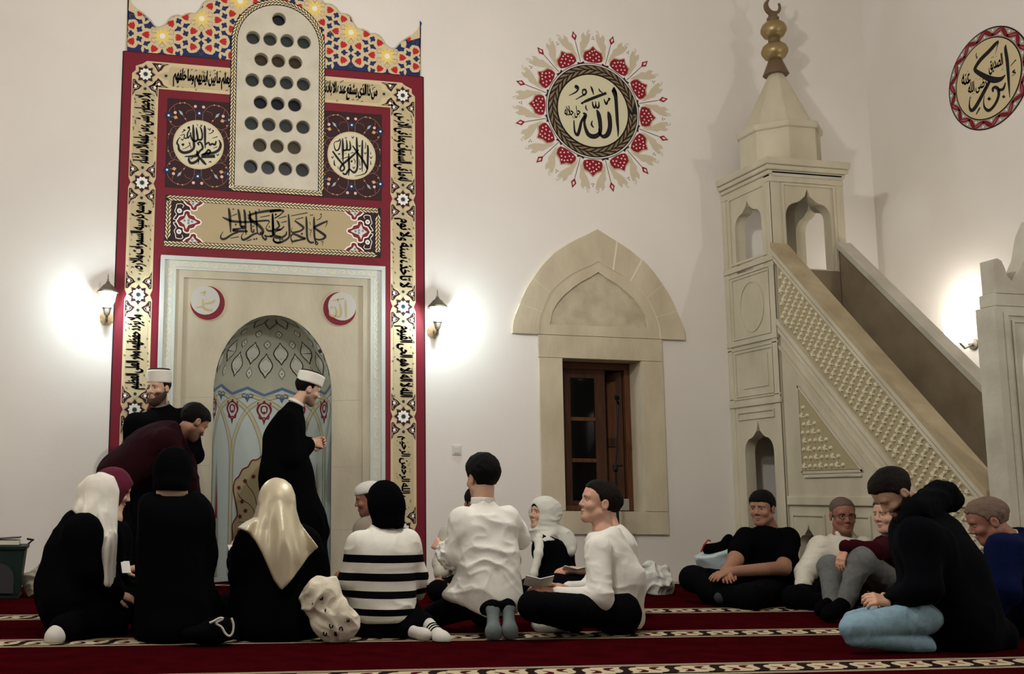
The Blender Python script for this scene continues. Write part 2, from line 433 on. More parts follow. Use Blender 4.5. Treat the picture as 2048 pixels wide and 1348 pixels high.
for sg, texts in ((-1, TXT_L), (1, TXT_R)):
    x = MC+sg*XN
    for i, z in enumerate(NZ):
        rosette(x, z)
        if i:
            for a in (-1, 1): spandrel(x, z, a, 1)
        for a in (-1, 1):
            if z > .5: spandrel(x, z, a, -1)
    # the corner rosette has two more spandrels towards the top band
    for s in ((-sg, 1), (-sg, -1)):
        t = [(.050, .108), (.205, .108), (.158, .085), (.140, .052), (.108, .026), (.088, .062)]
        tri.mark().poly([[(x+s[0]*u, 4.36+s[1]*v) for u, v in t]], flat(.007))
        pearl.poly([circ(x+s[0]*.118, 4.36+s[1]*.083, .013, 10)], flat(.008))
        tri_l.ribbon(smooth_pts([(x+s[0]*.18, 4.36+s[1]*.098, .004), (x+s[0]*.14, 4.36+s[1]*.098, .007), (x+s[0]*.112, 4.36+s[1]*.055, .004), (x+s[0]*.09, 4.36+s[1]*.09, .005)], 4), flat(.0078))
    for i in range(4):
        zc = (NZ[i]+NZ[i+1])/2
        cartouche(x, zc, .62, pi/2)
        hgt = .165 if not (sg == 1 and i == 3) else .11
        write(txt, texts[i], flat(.0085), (x, zc, .63, hgt), -sg*pi/2, nib=.038, seed=i+10*sg, marks=True)
for sg, tx in ((-1, 'يعلم ما بين ايديهم وما خلفهم'), (1, 'من ذا الذى يشفع عنده الا باذنه')):
    o = [(MC+sg*u, 4.359+v) for u, v in ((.40, -.088), (.93, -.088), (.955, -.07), (.96, -.035), (.99, -.03), (1.03, -.012), (1.055, 0), (1.03, .012), (.99, .03), (.96, .035), (.955, .07), (.93, .088), (.40, .088))]
    cart.mark().poly([o], flat(.006)); edge.ribbon(o[:-1], flat(.0064), w=.004); cen.poly([circ(MC+sg*.985, 4.359, .014, 10)], flat(.0075))
    write(txt, tx, flat(.0085), (MC+sg*.672, 4.357, .50, .16), 0., nib=.038, seed=33+sg)
cart.each('text_cartouche', M_BEIGE, frame); tag(edge.build('cartouche_outline', M_TAUPE, frame), kind='stuff')
ros.each('rosette_star', M_MAROON, frame); flo.each('rosette_flower', M_WHITE, frame); tag(cen.build('rosette_centre', M_GREEN, frame), kind='stuff')
tri.each('dark_spandrel', M_MAROON, frame); tag(pearl.build('white_pearl', M_WHITE, frame), kind='stuff'); tag(tri_l.build('spandrel_tendril', M_TAUPE, frame), kind='stuff')
tag(txt.build('band_inscription', M_BLACK, frame), kind='stuff')
# dark floral panels left and right of the pierced window
vine = MB(); gflo = MB(); bflo = MB(); bcen = MB(); buds = MB(); leaf = MB(); disc = MB(); rim = MB(); dark = MB()
for sg in (-1, 1):
    cx, cz = MC+sg*.686, 3.757
    dark.mark().poly([[(MC+sg*u, v) for u, v in ((.40, 3.357), (.966, 3.357), (.966, 4.161), (.40, 4.161))]], flat(.005))
    disc.mark().poly([circ(cx, cz, .222, 48)], flat(.0075)); rim.mark().ribbon(circ(cx, cz, .215, 48), flat(.008), closed=True, w=.014)
    for sx in (-1, 1):
        for sz in (-1, 1):
            T = lambda l: [(cx+sx*p[0], cz+sz*p[1])+tuple(p[2:]) for p in l]
            vine.ribbon(smooth_pts(T([(.030, .215, .004), (.035, .29, .004), (.075, .345, .004), (.13, .37, .005), (.20, .355, .004), (.25, .31, .004), (.268, .25, .004), (.25, .18, .004), (.20, .15, .004), (.15, .165, .003)]), 4), flat(.0065))
            vine.ribbon(smooth_pts(T([(.20, .15, .003), (.235, .13, .003), (.245, .10, .003), (.22, .075, .003), (.19, .10, .003), (.205, .135, .003)]), 4), flat(.0065))
            vine.ribbon(smooth_pts(T([(.235, .12, .003), (.262, .07, .003), (.262, .03, .003)]), 4), flat(.0065))
            vine.ribbon(smooth_pts(T([(.10, .165, .003), (.11, .21, .003), (.14, .25, .003), (.16, .275, .003)]), 4), flat(.0065))
            vine.ribbon(smooth_pts(T([(.06, .31, .003), (.10, .30, .003), (.115, .275, .003)]), 4), flat(.0065))
            vine.ribbon(smooth_pts(T([(.22, .335, .003), (.215, .30, .003), (.21, .28, .003)]), 4), flat(.0065))
            buds.poly([circ(*T([(.21, .275)])[0], .014, 8)], flat(.007)); buds.poly([circ(*T([(.036, .345)])[0], .014, 8)], flat(.007))
            leaf.poly([T([(.14, .255), (.165, .265), (.18, .30), (.15, .285)])], flat(.007))
            gflo.poly([T([(.185, .225), (.21, .215), (.225, .235), (.20, .25)])], flat(.007))
            for u, v in ((.13, .37), (.17, .365), (.245, .19), (.26, .075), (.12, .225)): gflo.poly([circ(*T([(u, v)])[0], .007, 6)], flat(.007))
            vine.ribbon(T([(.21, .235, .004), (.262, .232, .006)]), flat(.0065))
        bflo.mark().poly([star(cx+sx*.266, cz+.245, .040, .026, 8)], flat(.0072)); bflo.mark().poly([star(cx+sx*.266, cz-.245, .040, .026, 8)], flat(.0072))
        for s in (-1, 1): bcen.poly([circ(cx+sx*.266, cz+s*.245, .010, 8)], flat(.008))
    for s in (-1, 1):
        bflo.mark().poly([star(cx, cz+s*.285, .040, .026, 8)], flat(.0072)); bcen.poly([circ(cx, cz+s*.285, .010, 8)], flat(.008))
dark.each('dark_floral_panel', M_MAROON, frame); tag(vine.build('vine_scroll', mat('vine_ochre', (150, 104, 82), .7), frame), kind='stuff')
tag(gflo.build('ochre_blossom', mat('ochre_paint', (208, 160, 100), .7), frame), kind='stuff'); bflo.each('blue_flower', mat('slate_blue_paint', (26, 46, 82), .7), frame)
tag(bcen.build('flower_eye', M_WHITE, frame), kind='stuff'); tag(buds.build('pink_bud', mat('pink_paint', (226, 186, 178), .7), frame), kind='stuff'); tag(leaf.build('grey_leaf', M_GREYB, frame), kind='stuff')
disc.each('inscription_disc', mat('disc_ivory', (212, 204, 176), .7), frame); rim.each('disc_rim', M_CREAM, frame)
cal = MB(); cal.mark()
strokes(cal, """545 425 12,550 480 28,552 620 26,555 740 10; 480 440 8,500 480 20,515 560 20,500 620 24,450 620 22; 430 450 8,440 520 24,450 620 24,400 640 26,365 600 20,350 520 14;
388 415 14,392 520 30,398 660 30,395 740 28,330 790 34,250 800 34,195 760 30,185 700 22,165 670 22,180 620 12,210 590 8; 345 450 20,320 455 24,340 480 14,310 540 18,315 600 18,345 560 12;
300 600 18,265 600 14,265 550 10,205 568 6; 230 530 6,255 505 10,275 490 16,250 485 10; 705 640 16,690 690 24,650 680 24,620 695 22,600 660 18,560 690 20;
745 625 12,768 690 28,745 760 32,680 800 32,600 815 30,520 830 30; 470 700 18,455 675 18,480 655 20,505 680 22,520 740 26,480 780 24,440 830 34,400 850 34,270 855 10;
440 770 14,450 830 30,470 880 30,420 930 32,360 945 34,330 910 28,330 870 18; 500 840 24,560 810 26,600 762 22,625 790 22,585 822 24; 500 862 26,600 855 36,690 850 40;
480 870 22,530 930 34,570 970 14; 590 460 5,615 490 12,630 460 6; 600 540 6,640 530 10,670 500 12,650 490 10; 220 605 6,240 630 12,255 605 6; 225 690 10,255 685 22,240 710 12; 330 660 16,345 690 10,300 730 8,240 755 5;
650 605 6,725 580 10; 665 740 6,720 720 10; 705 820 5,730 840 12,745 810 5; 600 935 6,625 925 14,640 940 8; 445 915 6,465 910 12,460 965 5; 350 870 5,360 890 10,385 870 10; 490 410 5,500 440 10,515 415 6; 440 405 8,455 440 4; 430 650 18; 445 670 16; 350 700 6,360 740 10""",
        (330, 190, 470, 385), 968, wz, flat(.009), gain=1.2)
cal.mark()
strokes(cal, """690 550 14,695 620 26,692 760 26,685 900 20,640 970 12,505 1005 6; 690 900 26,620 770 26,540 660 26,470 560 14; 615 480 14,612 600 26,610 760 24,612 940 8;
530 435 14,533 520 26,540 700 26,540 880 24,500 950 26,460 930 22,430 900 18; 560 620 14,480 700 24,400 770 26,330 830 26,290 890 22,310 930 20,350 900 20,340 850 22,260 750 26,180 640 20;
325 450 10,330 560 28,330 700 24,333 800 8; 380 470 10,390 560 22,380 620 24,330 630 20; 430 490 10,440 570 22,430 620 24,380 620 20;
300 480 14,290 540 16,270 610 18,230 630 18,205 570 12,210 510 8,270 490 14,290 460 12; 415 670 12,418 780 26,420 900 22,412 1000 8; 430 900 22,400 930 22,380 970 24,345 975 22,330 950 16;
455 425 5,475 450 12,490 420 6; 555 550 5,572 572 12,590 548 6; 640 655 5,655 680 12,672 652 6; 720 715 5,740 745 12,760 715 6; 470 865 5,490 890 12,505 862 6; 565 885 5,580 905 12,595 885 6; 160 715 5,178 740 12,195 710 6;
660 510 6,662 560 10,650 605 8; 738 650 5,735 690 10; 735 780 5,738 840 14; 205 770 8,205 830 18,225 855 10; 255 860 6,265 900 10; 485 750 10,510 790 10,500 830 6; 570 755 6,580 855 10; 300 752 6,410 725 10; 440 672 6,490 658 10; 445 790 12,465 780 14,455 805 10; 260 690 12,290 675 18; 370 675 18; 360 435 5,372 455 9,385 435 5""",
        (640, 215, 770, 400), 947, wz, flat(.009), gain=1.2)
cal.mark()
# inscription panel under the window
pan = MB().poly([[(MC-.958, 2.835), (MC+.958, 2.835), (MC+.958, 3.291), (MC-.958, 3.291)]], flat(.005)).build('panel_border_ground', M_BLACK, frame)
MB().poly([[(MC-.900, 2.887), (MC+.900, 2.887), (MC+.900, 3.239), (MC-.900, 3.239)]], flat(.0065)).build('panel_ground', mat('khaki_paint', (176, 160, 124), .7), frame)
def braid(b, path, w, step, M, closed=False):     # herringbone of slanted pieces along a polyline
    L = [0.]
    P = path+([path[0]] if closed else [])
    for i in range(1, len(P)): L.append(L[-1]+hypot(P[i][0]-P[i-1][0], P[i][1]-P[i-1][1]))
    n = int(L[-1]/step); st = L[-1]/n
    def at(t, off):
        t = min(max(t, 0), L[-1]-1e-6); i = max(j for j in range(len(L)) if L[j] <= t); i = min(i, len(P)-2)
        f = (t-L[i])/max(L[i+1]-L[i], 1e-9); dx, dy = P[i+1][0]-P[i][0], P[i+1][1]-P[i][1]; q = hypot(dx, dy) or 1
        return (P[i][0]+dx*f-dy/q*off, P[i][1]+dy*f+dx/q*off)
    g = st*.20
    for i in range(n):
        t = i*st
        b.poly([[at(t+g, w*.06), at(t+st-g, w*.06), at(t+st*1.9-g, w*.45), at(t+st*.9+g, w*.45)]], M)
        b.poly([[at(t+st*.45+g, -w*.06), at(t+st*1.45-g, -w*.06), at(t+st*2.3-g, -w*.45), at(t+st*1.3+g, -w*.45)]], M)
br = MB()
for pth in ([(MC-.958, 3.265), (MC+.93, 3.265)], [(MC+.93, 2.861), (MC-.958, 2.861)]): braid(br, pth, .048, .033, flat(.0068))
for pth in ([(MC-.929, 2.885), (MC-.929, 3.241)], [(MC+.929, 3.241), (MC+.929, 2.885)]): braid(br, pth, .048, .033, flat(.0068))
tag(br.build('herringbone_border', M_GOLD, frame), kind='stuff')
strokes(cal, """1130 325 20,1145 400 40,1158 560 40,1168 760 14; 1300 345 20,1315 420 38,1335 560 36,1350 650 34,1400 670 30; 1350 660 34,1410 650 26,1410 690 26,1340 690 22,1210 715 44,1300 735 40,1470 740 30;
1405 350 20,1420 430 38,1430 600 32,1440 800 12; 1020 485 10,1100 525 34,1200 560 38,1400 575 34,1600 565 28,1760 550 28,1840 550 24,1850 580 14,1810 640 10,1800 690 16,1840 730 30,1900 730 34,1950 690 24;
1300 755 28,1200 790 30,1100 855 34,1030 880 34,990 850 24,1000 800 14,1035 745 8; 1640 770 26,1560 800 30,1460 865 36,1390 890 34,1360 850 20,1370 800 12,1400 770 8;
1500 375 18,1515 450 28,1530 620 26,1540 740 24,1575 750 24,1580 700 18; 1480 470 44,1560 430 34,1800 380 40,2060 365 40; 1490 480 40,1530 540 50,1650 620 50,1720 690 44,1740 740 40,1690 780 36;
1610 375 18,1620 450 28,1630 600 26,1645 760 20,1690 800 24; 1690 800 24,1740 780 20,1760 740 12,1730 820 24,1760 870 30,1790 890 28,1800 850 22,1770 810 16,1830 830 24,1900 820 30;
1915 420 16,1920 560 32,1925 740 32,1925 820 28; 2060 840 30,1960 810 26,1955 760 20,2000 720 30,2060 710 30; 1930 850 20,1935 910 30,2000 945 30,2060 920 24; 1180 470 10,1280 430 14; 1165 865 10,1310 835 14; 1455 915 10,1540 885 14; 1690 490 10,1865 455 14; 1950 500 10,2048 450 14; 1560 640 8,1570 655 14,1585 645 8,1600 630 8; 1258 620 40; 1215 345 34; 1675 360 34; 1585 880 40; 1628 872 40; 1857 658 30; 1970 435 36""",
        (330, 380, 560, 510), 2048, wz, flat(.009), gain=1.15)
strokes(cal, """-10 302 38,120 280 40,230 285 30,225 310 20,150 380 14,75 425 8; 40 330 20,45 450 32,48 640 32,40 740 26,0 740 26; 325 345 20,335 480 34,345 680 32,330 760 28,250 820 32,150 855 34,70 830 26,60 780 14;
435 460 20,520 520 32,590 580 34,560 630 26,480 660 28,400 670 26,375 630 10,400 580 6; 370 740 24,400 700 24,480 720 34,560 760 40,620 780 34,550 800 24,450 820 30,400 830 26,370 780 16,370 740 14; 380 820 12,395 880 5;
640 385 18,648 500 34,655 700 32,670 800 30,720 850 32,780 845 26; 780 395 18,782 500 34,785 680 32,795 780 30,820 850 24; 800 860 18,825 842 18,848 865 18,825 888 18,800 862 18; 1015 465 10,1010 470 20,900 520 34,800 570 34,790 590 30,860 640 36,960 710 40,980 750 36,930 790 30,860 800 26,800 780 20;
1015 465 14,1005 530 10,980 580 6; 115 455 10,140 490 30,160 560 28,110 610 26,50 650 26,60 720 20,100 760 34,200 760 34,280 710 28,290 650 14; 120 640 26,200 610 24,250 560 16; 150 420 10,290 380 14; 375 375 10,665 320 14; 450 440 10,590 405 14; 195 495 10,295 470 14; 905 350 34; 920 370 8,880 430 12,825 450 6; 715 345 6,725 370 10,740 360 6,750 370 10,765 345 6; 565 695 44; 175 800 40; 215 790 40; 100 355 36; 705 485 8,720 540 5; 690 600 5,720 640 10,745 600 6; 740 640 6,715 690 9,720 755 4; 905 840 8,940 830 10,925 905 5""",
        (540, 390, 770, 525), 2048, wz, flat(.009), gain=1.15)
cal.each('inscription', M_BLACK, frame)
pm = MB(); pr = MB(); pw = MB(); pl = MB(); pg = MB()
for sg in (-1, 1):                                # cusped floral ends of the panel
    for q in (pm, pw, pl): q.mark()
    T = lambda l: [(MC+sg*p[0], 3.063+p[1])+tuple(p[2:]) for p in l]
    pm.poly([T([(.900, -.176), (.900, .176), (.77, .176), (.745, .15), (.72, .14), (.715, .11), (.755, .105), (.79, .10), (.80, .06), (.845, .04), (.87, 0), (.845, -.04), (.80, -.06), (.79, -.10), (.755, -.105), (.715, -.11), (.72, -.14), (.745, -.15), (.77, -.176)])], flat(.0070))
    med = [(.862, 0), (.835, .045), (.80, .055), (.795, .088), (.77, .10), (.745, .092), (.74, .065), (.705, .055), (.69, .03), (.655, .018), (.645, 0)]
    full = med+[(x, -y) for x, y in reversed(med[1:-1])]
    half = [(.80, .176), (.775, .150), (.745, .135), (.735, .108), (.71, .098), (.685, .108), (.68, .135), (.65, .150), (.625, .176)]
    for l, cl in ((full, True), (half, False), ([(x, -y) for x, y in half], False)):
        pr.mark().poly([T(l)], flat(.0076)); pw.ribbon(T(l), flat(.0080), closed=cl, w=.012)
    pl.poly([T([(.83, 0), (.79, .028), (.775, .07), (.755, .03), (.70, .012), (.68, 0), (.70, -.012), (.755, -.03), (.775, -.07), (.79, -.028)])], flat(.0082))
    for s in (-1, 1): pl.poly([T([(.755, s*.176), (.73, s*.15), (.715, s*.125), (.70, s*.15), (.67, s*.176)])], flat(.0082))
    for u, v in ((.79, .008), (.755, .012), (.755, -.012), (.725, .002)): pg.poly([circ(*T([(u, v)])[0], .012, 8)], flat(.0088))
    for s in (-1, 1):
        pg.poly([circ(*T([(.72, s*.16)])[0], .012, 8)], flat(.0088))
        pw.poly([circ(*T([(.835, s*.092)])[0], .022, 12)], flat(.0080)); pg.poly([circ(*T([(.835, s*.092)])[0], .009, 8)], flat(.0088))
        pw.ribbon(smooth_pts(T([(.86, s*.15, .006), (.865, s*.12, .006), (.875, s*.085, .006), (.86, s*.06, .006), (.875, s*.035, .008), (.885, s*.015, .006), (.865, s*.012, .005)]), 4), flat(.0080))
        pw.ribbon(smooth_pts(T([(.86, s*.15, .006), (.82, s*.155, .006), (.80, s*.14, .006), (.81, s*.12, .005)]), 4), flat(.0080))
for q, n_, mm in ((pm, 'panel_end_ground', M_MAROON), (pr, 'cusped_medallion', mat('brick_red_paint', (118, 26, 30), .65)), (pw, 'white_outline', M_WHITE), (pl, 'pale_blossom', mat('pale_petal_paint', (216, 214, 208), .65)), (pg, 'blue_petal', mat('blue_grey_paint', (122, 148, 164), .65))): (q.each(n_, mm, frame) if q is not pg else tag(q.build(n_, mm, frame), kind='stuff'))

# ---------------------------------------------------------------- the scalloped crown of tulips
crown = tag(empty('painted_crown_panel', (MC, 0, ZT)), 'scalloped painted panel of red tulips and blue leaves crowning the mihrab', 'wall painting')
PCX = MC+.008
def ARCHO_FOOT(a): return [(x, max(z, 4.556)) for x, z in a]   # the arch cuts up from the foot line
CO = [(1.342, 4.556), (1.342, 5.10), (1.315, 5.02), (1.27, 4.965), (1.20, 4.925), (1.13, 4.865), (1.09, 4.818), (1.055, 4.812), (1.01, 4.84), (.985, 4.88), (.95, 4.92), (.90, 4.938), (.86, 4.935), (.83, 4.955), (.79, 4.968), (.75, 4.968), (.725, 4.99), (.70, 5.03), (.68, 5.075), (.64, 5.10), (.58, 5.105), (.54, 5.15), (.49, 5.18), (.43, 5.185), (.38, 5.24), (.31, 5.27), (.24, 5.29), (.16, 5.37), (.08, 5.46), (0, 5.56)]
COS = CO[:2]+[p for p in smooth_pts(CO[1:], 3)][1:]
def crown_loop(ins=0.):
    r = [(MC+x, z) for x, z in COS]; l = [(MC-x, z) for x, z in reversed(COS[:-1])]
    return r+l
CL = crown_loop()
CI = []                                           # inset outline that clips the pattern
for i, p in enumerate(CL):
    a, c = CL[i-1], CL[(i+1) % len(CL)]; dx, dy = c[0]-a[0], c[1]-a[1]; q = hypot(dx, dy) or 1
    CI.append((p[0]-dy/q*.014, p[1]+dx/q*.014) if p[1] > 4.6 else (p[0]-(.014 if p[0] > MC else -.014), p[1]))
ARCHO = [(PCX-.37, 4.54)]+[(PCX-.37*cos(pi*k/24), 4.737+.37*sin(pi*k/24)) for k in range(25)]+[(PCX+.37, 4.54)]
MB().poly([CL+ARCHO_FOOT(ARCHO)], flat(.003)).build('crown_border', mat('grey_beige_paint', (186, 178, 154), .7), crown)
MB().poly([CI+ARCHO_FOOT(ARCHO)], flat(.0045)).build('crown_ground', M_NAVY, crown)
def clip(poly):
    cx = sum(p[0] for p in poly)/len(poly); cz = sum(p[1] for p in poly)/len(poly)
    if not inside((cx, cz), CI) or (cz < 4.74 and abs(cx-PCX) < .36) or hypot(cx-PCX, cz-4.737) < .36: return None
    out = []
    for p in poly:
        if inside(p, CI): out.append(p); continue
        lo, hi = 0., 1.
        for _ in range(7):
            m_ = (lo+hi)/2; q = (cx+(p[0]-cx)*m_, cz+(p[1]-cz)*m_)
            lo, hi = (m_, hi) if inside(q, CI) else (lo, m_)
        out.append((cx+(p[0]-cx)*lo, cz+(p[1]-cz)*lo))
    return out
L_cream = MB(); L_red = MB(); L_blue = MB(); L_yel = MB(); L_core = MB(); L_line = MB()
def put(b, poly, off):
    c = clip(poly)
    if c and len(c) > 2: b.mark().poly([c], flat(off+random.random()*.0004))
tear = [(.120, 0), (.098, .026), (.072, .050), (.035, .063), (.003, .056), (-.012, .030), (-.020, 0)]
tear = tear+[(x, -y) for x, y in reversed(tear[1:-1])]
tul = [(.062, 0), (.048, .014), (.03, .027), (.008, .030), (-.004, .022), (.006, .012), (-.008, .006), (.002, 0)]
tul = tul+[(x, -y) for x, y in reversed(tul[1:-1])]
loopc = [(0, 0), (.018, .028), (.055, .042), (.090, .030), (.112, .006)]
loopc = loopc+[(x, -y) for x, y in reversed(loopc[1:])]
tref = [(.085, 0), (.06, .012), (.058, .026), (.038, .024), (.034, .010), (.022, .012), (.022, -.012), (.034, -.010), (.038, -.024), (.058, -.026), (.06, -.012)]
A = .393
for sg in (-1, 1): L_cream.mark().poly([[(MC+sg*x, z) for x, z in ((1.328, 4.93), (1.328, 5.06), (1.30, 5.0), (1.255, 4.955), (1.20, 4.905), (1.25, 4.90))]], flat(.0050))
for i in range(-5, 6):
    for j in range(-4, 6):
        # hexagonal lattice through the yellow stars
        sx = MC-1.026+(i+j*1.)*A*cos(pi/6); sz = 4.722+(i-j)*A*.5
        if not (abs(sx-MC) < 1.6 and 4.3 < sz < 5.9): continue
        put(L_cream, circ(sx, sz, .122, 18), .0052)
        for k in range(6):
            a = k*pi/3
            tx, tz = sx+.105*cos(a), sz+.105*sin(a)
            put(L_cream, xf(tear, tx, tz, 1., a), .0054)
            put(L_red, xf(tul, tx+.012*cos(a), tz+.012*sin(a), 1.05, a), .0064)
            a2 = a+pi/6
            L = [(sx+.055*cos(a2), sz+.055*sin(a2)), (sx+.098*cos(a2-.30), sz+.098*sin(a2-.30)), (sx+.11*cos(a2), sz+.11*sin(a2)), (sx+.098*cos(a2+.30), sz+.098*sin(a2+.30))]
            if all(inside(p, CI) and not (p[1] < 4.74 and abs(p[0]-PCX) < .44) and hypot(p[0]-PCX, p[1]-4.737) > .44 for p in L): L_line.ribbon(L+L[:1], flat(.0062), w=.0035)
        put(L_yel, star(sx, sz, .088, .046, 10), .0066); put(L_core, star(sx, sz, .030, .022, 8), .0074)
        for sgn in (0, 1):                        # nodes right of each star: three leaves run out of each
            nx, nz = sx+A/sqrt(3)*(1 if sgn == 0 else -1), sz
            put(L_cream, circ(nx, nz, .024, 10), .0056)
            for k in range(3):
                a = (k*2*pi/3 if sgn == 0 else k*2*pi/3+pi/3*3)
                put(L_cream, xf(loopc, nx, nz, 1., a), .0056)
                put(L_blue, xf(tref, nx, nz, 1.05, a), .0066)
for q, n_, mm in ((L_cream, 'cream_petal', M_CREAM), (L_red, 'red_tulip', M_SCARLET), (L_blue, 'blue_leaf', M_NAVY), (L_yel, 'yellow_star', M_YELLOW), (L_core, 'star_core', M_WHITE), (L_line, 'petal_line', mat('umber_line', (120, 96, 60), .7))): (q.each(n_, mm, crown) if n_ in ('red_tulip', 'blue_leaf', 'yellow_star') else tag(q.build(n_, mm, crown), kind='stuff'))
ln = MB(); ln.ribbon([(MC-HW, ZT), (MC+HW, ZT)], flat(.0076), w=.004); ln.build('crown_foot_line', M_MAROON, crown)

# ================================================================ PIERCED WINDOW
pwn = tag(empty('pierced_window', (MC, 0, 3.36)), 'arched stone window slab pierced with rows of round glass holes', 'window')
PC = MC+.008
holes = []
rows = [(4.978, 1, 0), (4.782, 4, 1), (4.585, 3, 2), (4.386, 4, 1), (4.186, 3, 0), (3.986, 4, 1), (3.792, 3, 2), (3.592, 4, 0)]
for z, n, c in rows:
    for i in range(n): holes.append((PC+(i-(n-1)/2)*.1545, z, c))
slab = arch_loop(PC, .372, 3.41, 4.737, .372, 40)
b = MB(); b.prism([slab]+[circ(x, z, .061, 24) for x, z, c in holes], lambda u, v, d: (u, d, v), -.011, .10)
b.build('stone_slab', mat('slab_limestone', (208, 202, 186), .85, rgb2=(192, 185, 168), scale=5, bump=.15, bscale=40), pwn)
GL = [mat('navy_glass', (5, 9, 30), .25, spec=.3), mat('smoky_glass', (40, 47, 46), .3, spec=.3), mat('amber_glass', (52, 40, 17), .3, spec=.3)]
for c in range(3):
    shared = None
    for x, z, cc in holes:
        if cc != c: continue
        if shared is None:
            q = MB().lathe([(.062, -.004), (.062, .004)], (0, 0, 0), 20, ax=(0, 1, 0)).build('glass_pane', GL[c], pwn, loc=(0, 0, 0)); shared = q
        else: q = link('glass_pane', shared.data, pwn, loc=(0, 0, 0))
        q.location = (x-MC, .045, z-3.36)
ring = MB()
for x, z, c in holes: ring.ribbon(circ(x, z, .0625, 24), flat(.0118), closed=True, w=.005)
tag(ring.build('hole_edge', mat('slab_edge', (150, 142, 122), .8), pwn), kind='stuff')
ob_ = arch_loop(PC, .428, 3.36, 4.737, .43, 40)
b = MB(); b.poly([ob_, slab], flat(.0122)); b.build('border_ground', M_BLACK, pwn)
br = MB(); path = [(PC+.400*cos(pi*k/40), 4.737+.401*sin(pi*k/40)) for k in range(41)]
braid(br, [(PC+.400, 3.385)]+path+[(PC-.400, 3.385)], .046, .034, flat(.0132)); braid(br, [(PC-.428, 3.386), (PC+.41, 3.386)], .046, .034, flat(.0134))
tag(br.build('herringbone_border', M_GOLD, pwn), kind='stuff')
# ================================================================ MIHRAB: stone surround and painted niche
mih = tag(empty('mihrab', (MC, 0, 0)), 'stone mihrab with pale blue carved frame around a painted semicircular niche', 'mihrab')
M_PALEB = mat('pale_blue_plaster', (196, 202, 196), .8, var=.04, scale=6, bump=.1)
def ring3(o, i): return [[(MC-o[0], 0), (MC-i[0], 0), (MC-i[0], i[1]), (MC+i[0], i[1]), (MC+i[0], 0), (MC+o[0], 0), (MC+o[0], o[1]), (MC-o[0], o[1])]]
for n_, o, i, d in (('outer_moulding', (.984, 2.748), (.950, 2.712), .062), ('carved_band', (.950, 2.712), (.868, 2.648), .048), ('inner_moulding', (.868, 2.648), (.852, 2.632), .055)):
    bevel(MB().prism(ring3(o, i), flat(0.), 0., d).build(n_, M_PALEB, mih), .006)
sc_ = MB()                                        # running wave relief on the band
def wave(p, d):
    L = hypot(d[0]-p[0], d[1]-p[1]); n = int(L/.085); ux, uz = (d[0]-p[0])/L, (d[1]-p[1])/L
    for k in range(n):
        t = (k+.5)*L/n; s = 1 if k % 2 else -1
        Q = [(-.042, s*-.014, .005), (-.02, s*.012, .009), (.005, s*.016, .010), (.018, s*0, .009), (.006, s*-.010, .008), (-.006, s*-.002, .006)]
        sc_.ribbon(smooth_pts([(p[0]+ux*(t+a)-uz*c, p[1]+uz*(t+a)+ux*c, w) for a, c, w in Q], 4), flat(.0495))
    for s in (-1, 1): sc_.ribbon([(p[0]-uz*s*.027, p[1]+ux*s*.027), (d[0]-uz*s*.027, d[1]+ux*s*.027)], flat(.0495), w=.004)
wave((MC-.909, .02), (MC-.909, 2.66)); wave((MC-.90, 2.68), (MC+.90, 2.68)); wave((MC+.909, 2.66), (MC+.909, .02))
tag(sc_.build('wave_relief', mat('cream_relief', (224, 214, 180), .7), mih), kind='stuff')
field_o = [(MC-.852, 0), (NICHE[0][0], 0)] + [NICHE[-1-i] for i in range(len(NICHE)-2)] + [(NICHE[1][0], 0), (MC+.852, 0), (MC+.852, 2.632), (MC-.852, 2.632)]
MB().prism([field_o], flat(0.), 0., .034).build('stone_field', M_STONE, mih)
bevel(MB().prism(ring3((.852, 2.632), (.785, 2.565)), flat(0.), .034, .046).build('stone_fillet', M_STONE, mih), .005)
# blocks of the field: two proud slabs left and right, thin joints
jn = MB()
for s in (-1, 1):
    for z in (1.55, .98, .45): jn.ribbon([(MC+s*.52, z), (MC+s*.78, z+.01*s)], flat(.0345), w=.003)
tag(jn.build('stone_joint', mat('joint_mortar', (168, 156, 126), .9), mih), kind='stuff')
for sg in (-1, 1):                                # crescent discs
    cx, cz = MC+sg*.577, 2.354
    cd = MB().lathe([(.150, 0), (.150, .006)], (cx, -.034, cz), 40, ax=(0, -1, 0)).build('crimson_disc', M_RED, mih)
    MB().ribbon(circ(cx, cz, .150, 40), flat(.0405), closed=True, w=.004).build('disc_outline', M_CREAM, cd)
    MB().lathe([(.125, 0), (.125, .004)], (cx-(-sg)*.022*1, -.040, cz+.022), 40, ax=(0, -1, 0)).build('ivory_disc', mat('disc_grey', (186, 184, 176), .7), cd)
g = MB(); g.mark()
strokes(g, """390 930 5,400 965 10,440 990 12; 625 770 8,630 820 14,650 840 16,690 845 12; 640 800 10,690 790 12,705 775 8; 580 825 6,620 820 10; 610 730 6,640 720 12,630 745 8""", (220, 370, 560, 770), 1146, lambda x, y: (at_y(x, y, -.045)[0], at_y(x, y, -.045)[2]), flat(.0455))
g.mark()
strokes(g, """510 775 5,512 820 12,514 895 6; 470 800 6,480 850 12,470 885 14,440 885 12; 440 820 6,450 860 12,430 885 14,405 875 12,400 850 6; 420 780 5,500 765 9; 455 765 5,462 790 8; 410 830 5,425 820 8""", (540, 370, 880, 770), 1146, lambda x, y: (at_y(x, y, -.045)[0], at_y(x, y, -.045)[2]), flat(.0455))
[tag(o, kind='stuff') for o in g.each('gilt_lettering', mat('gilt_paint', (178, 158, 106), .45), mih)]
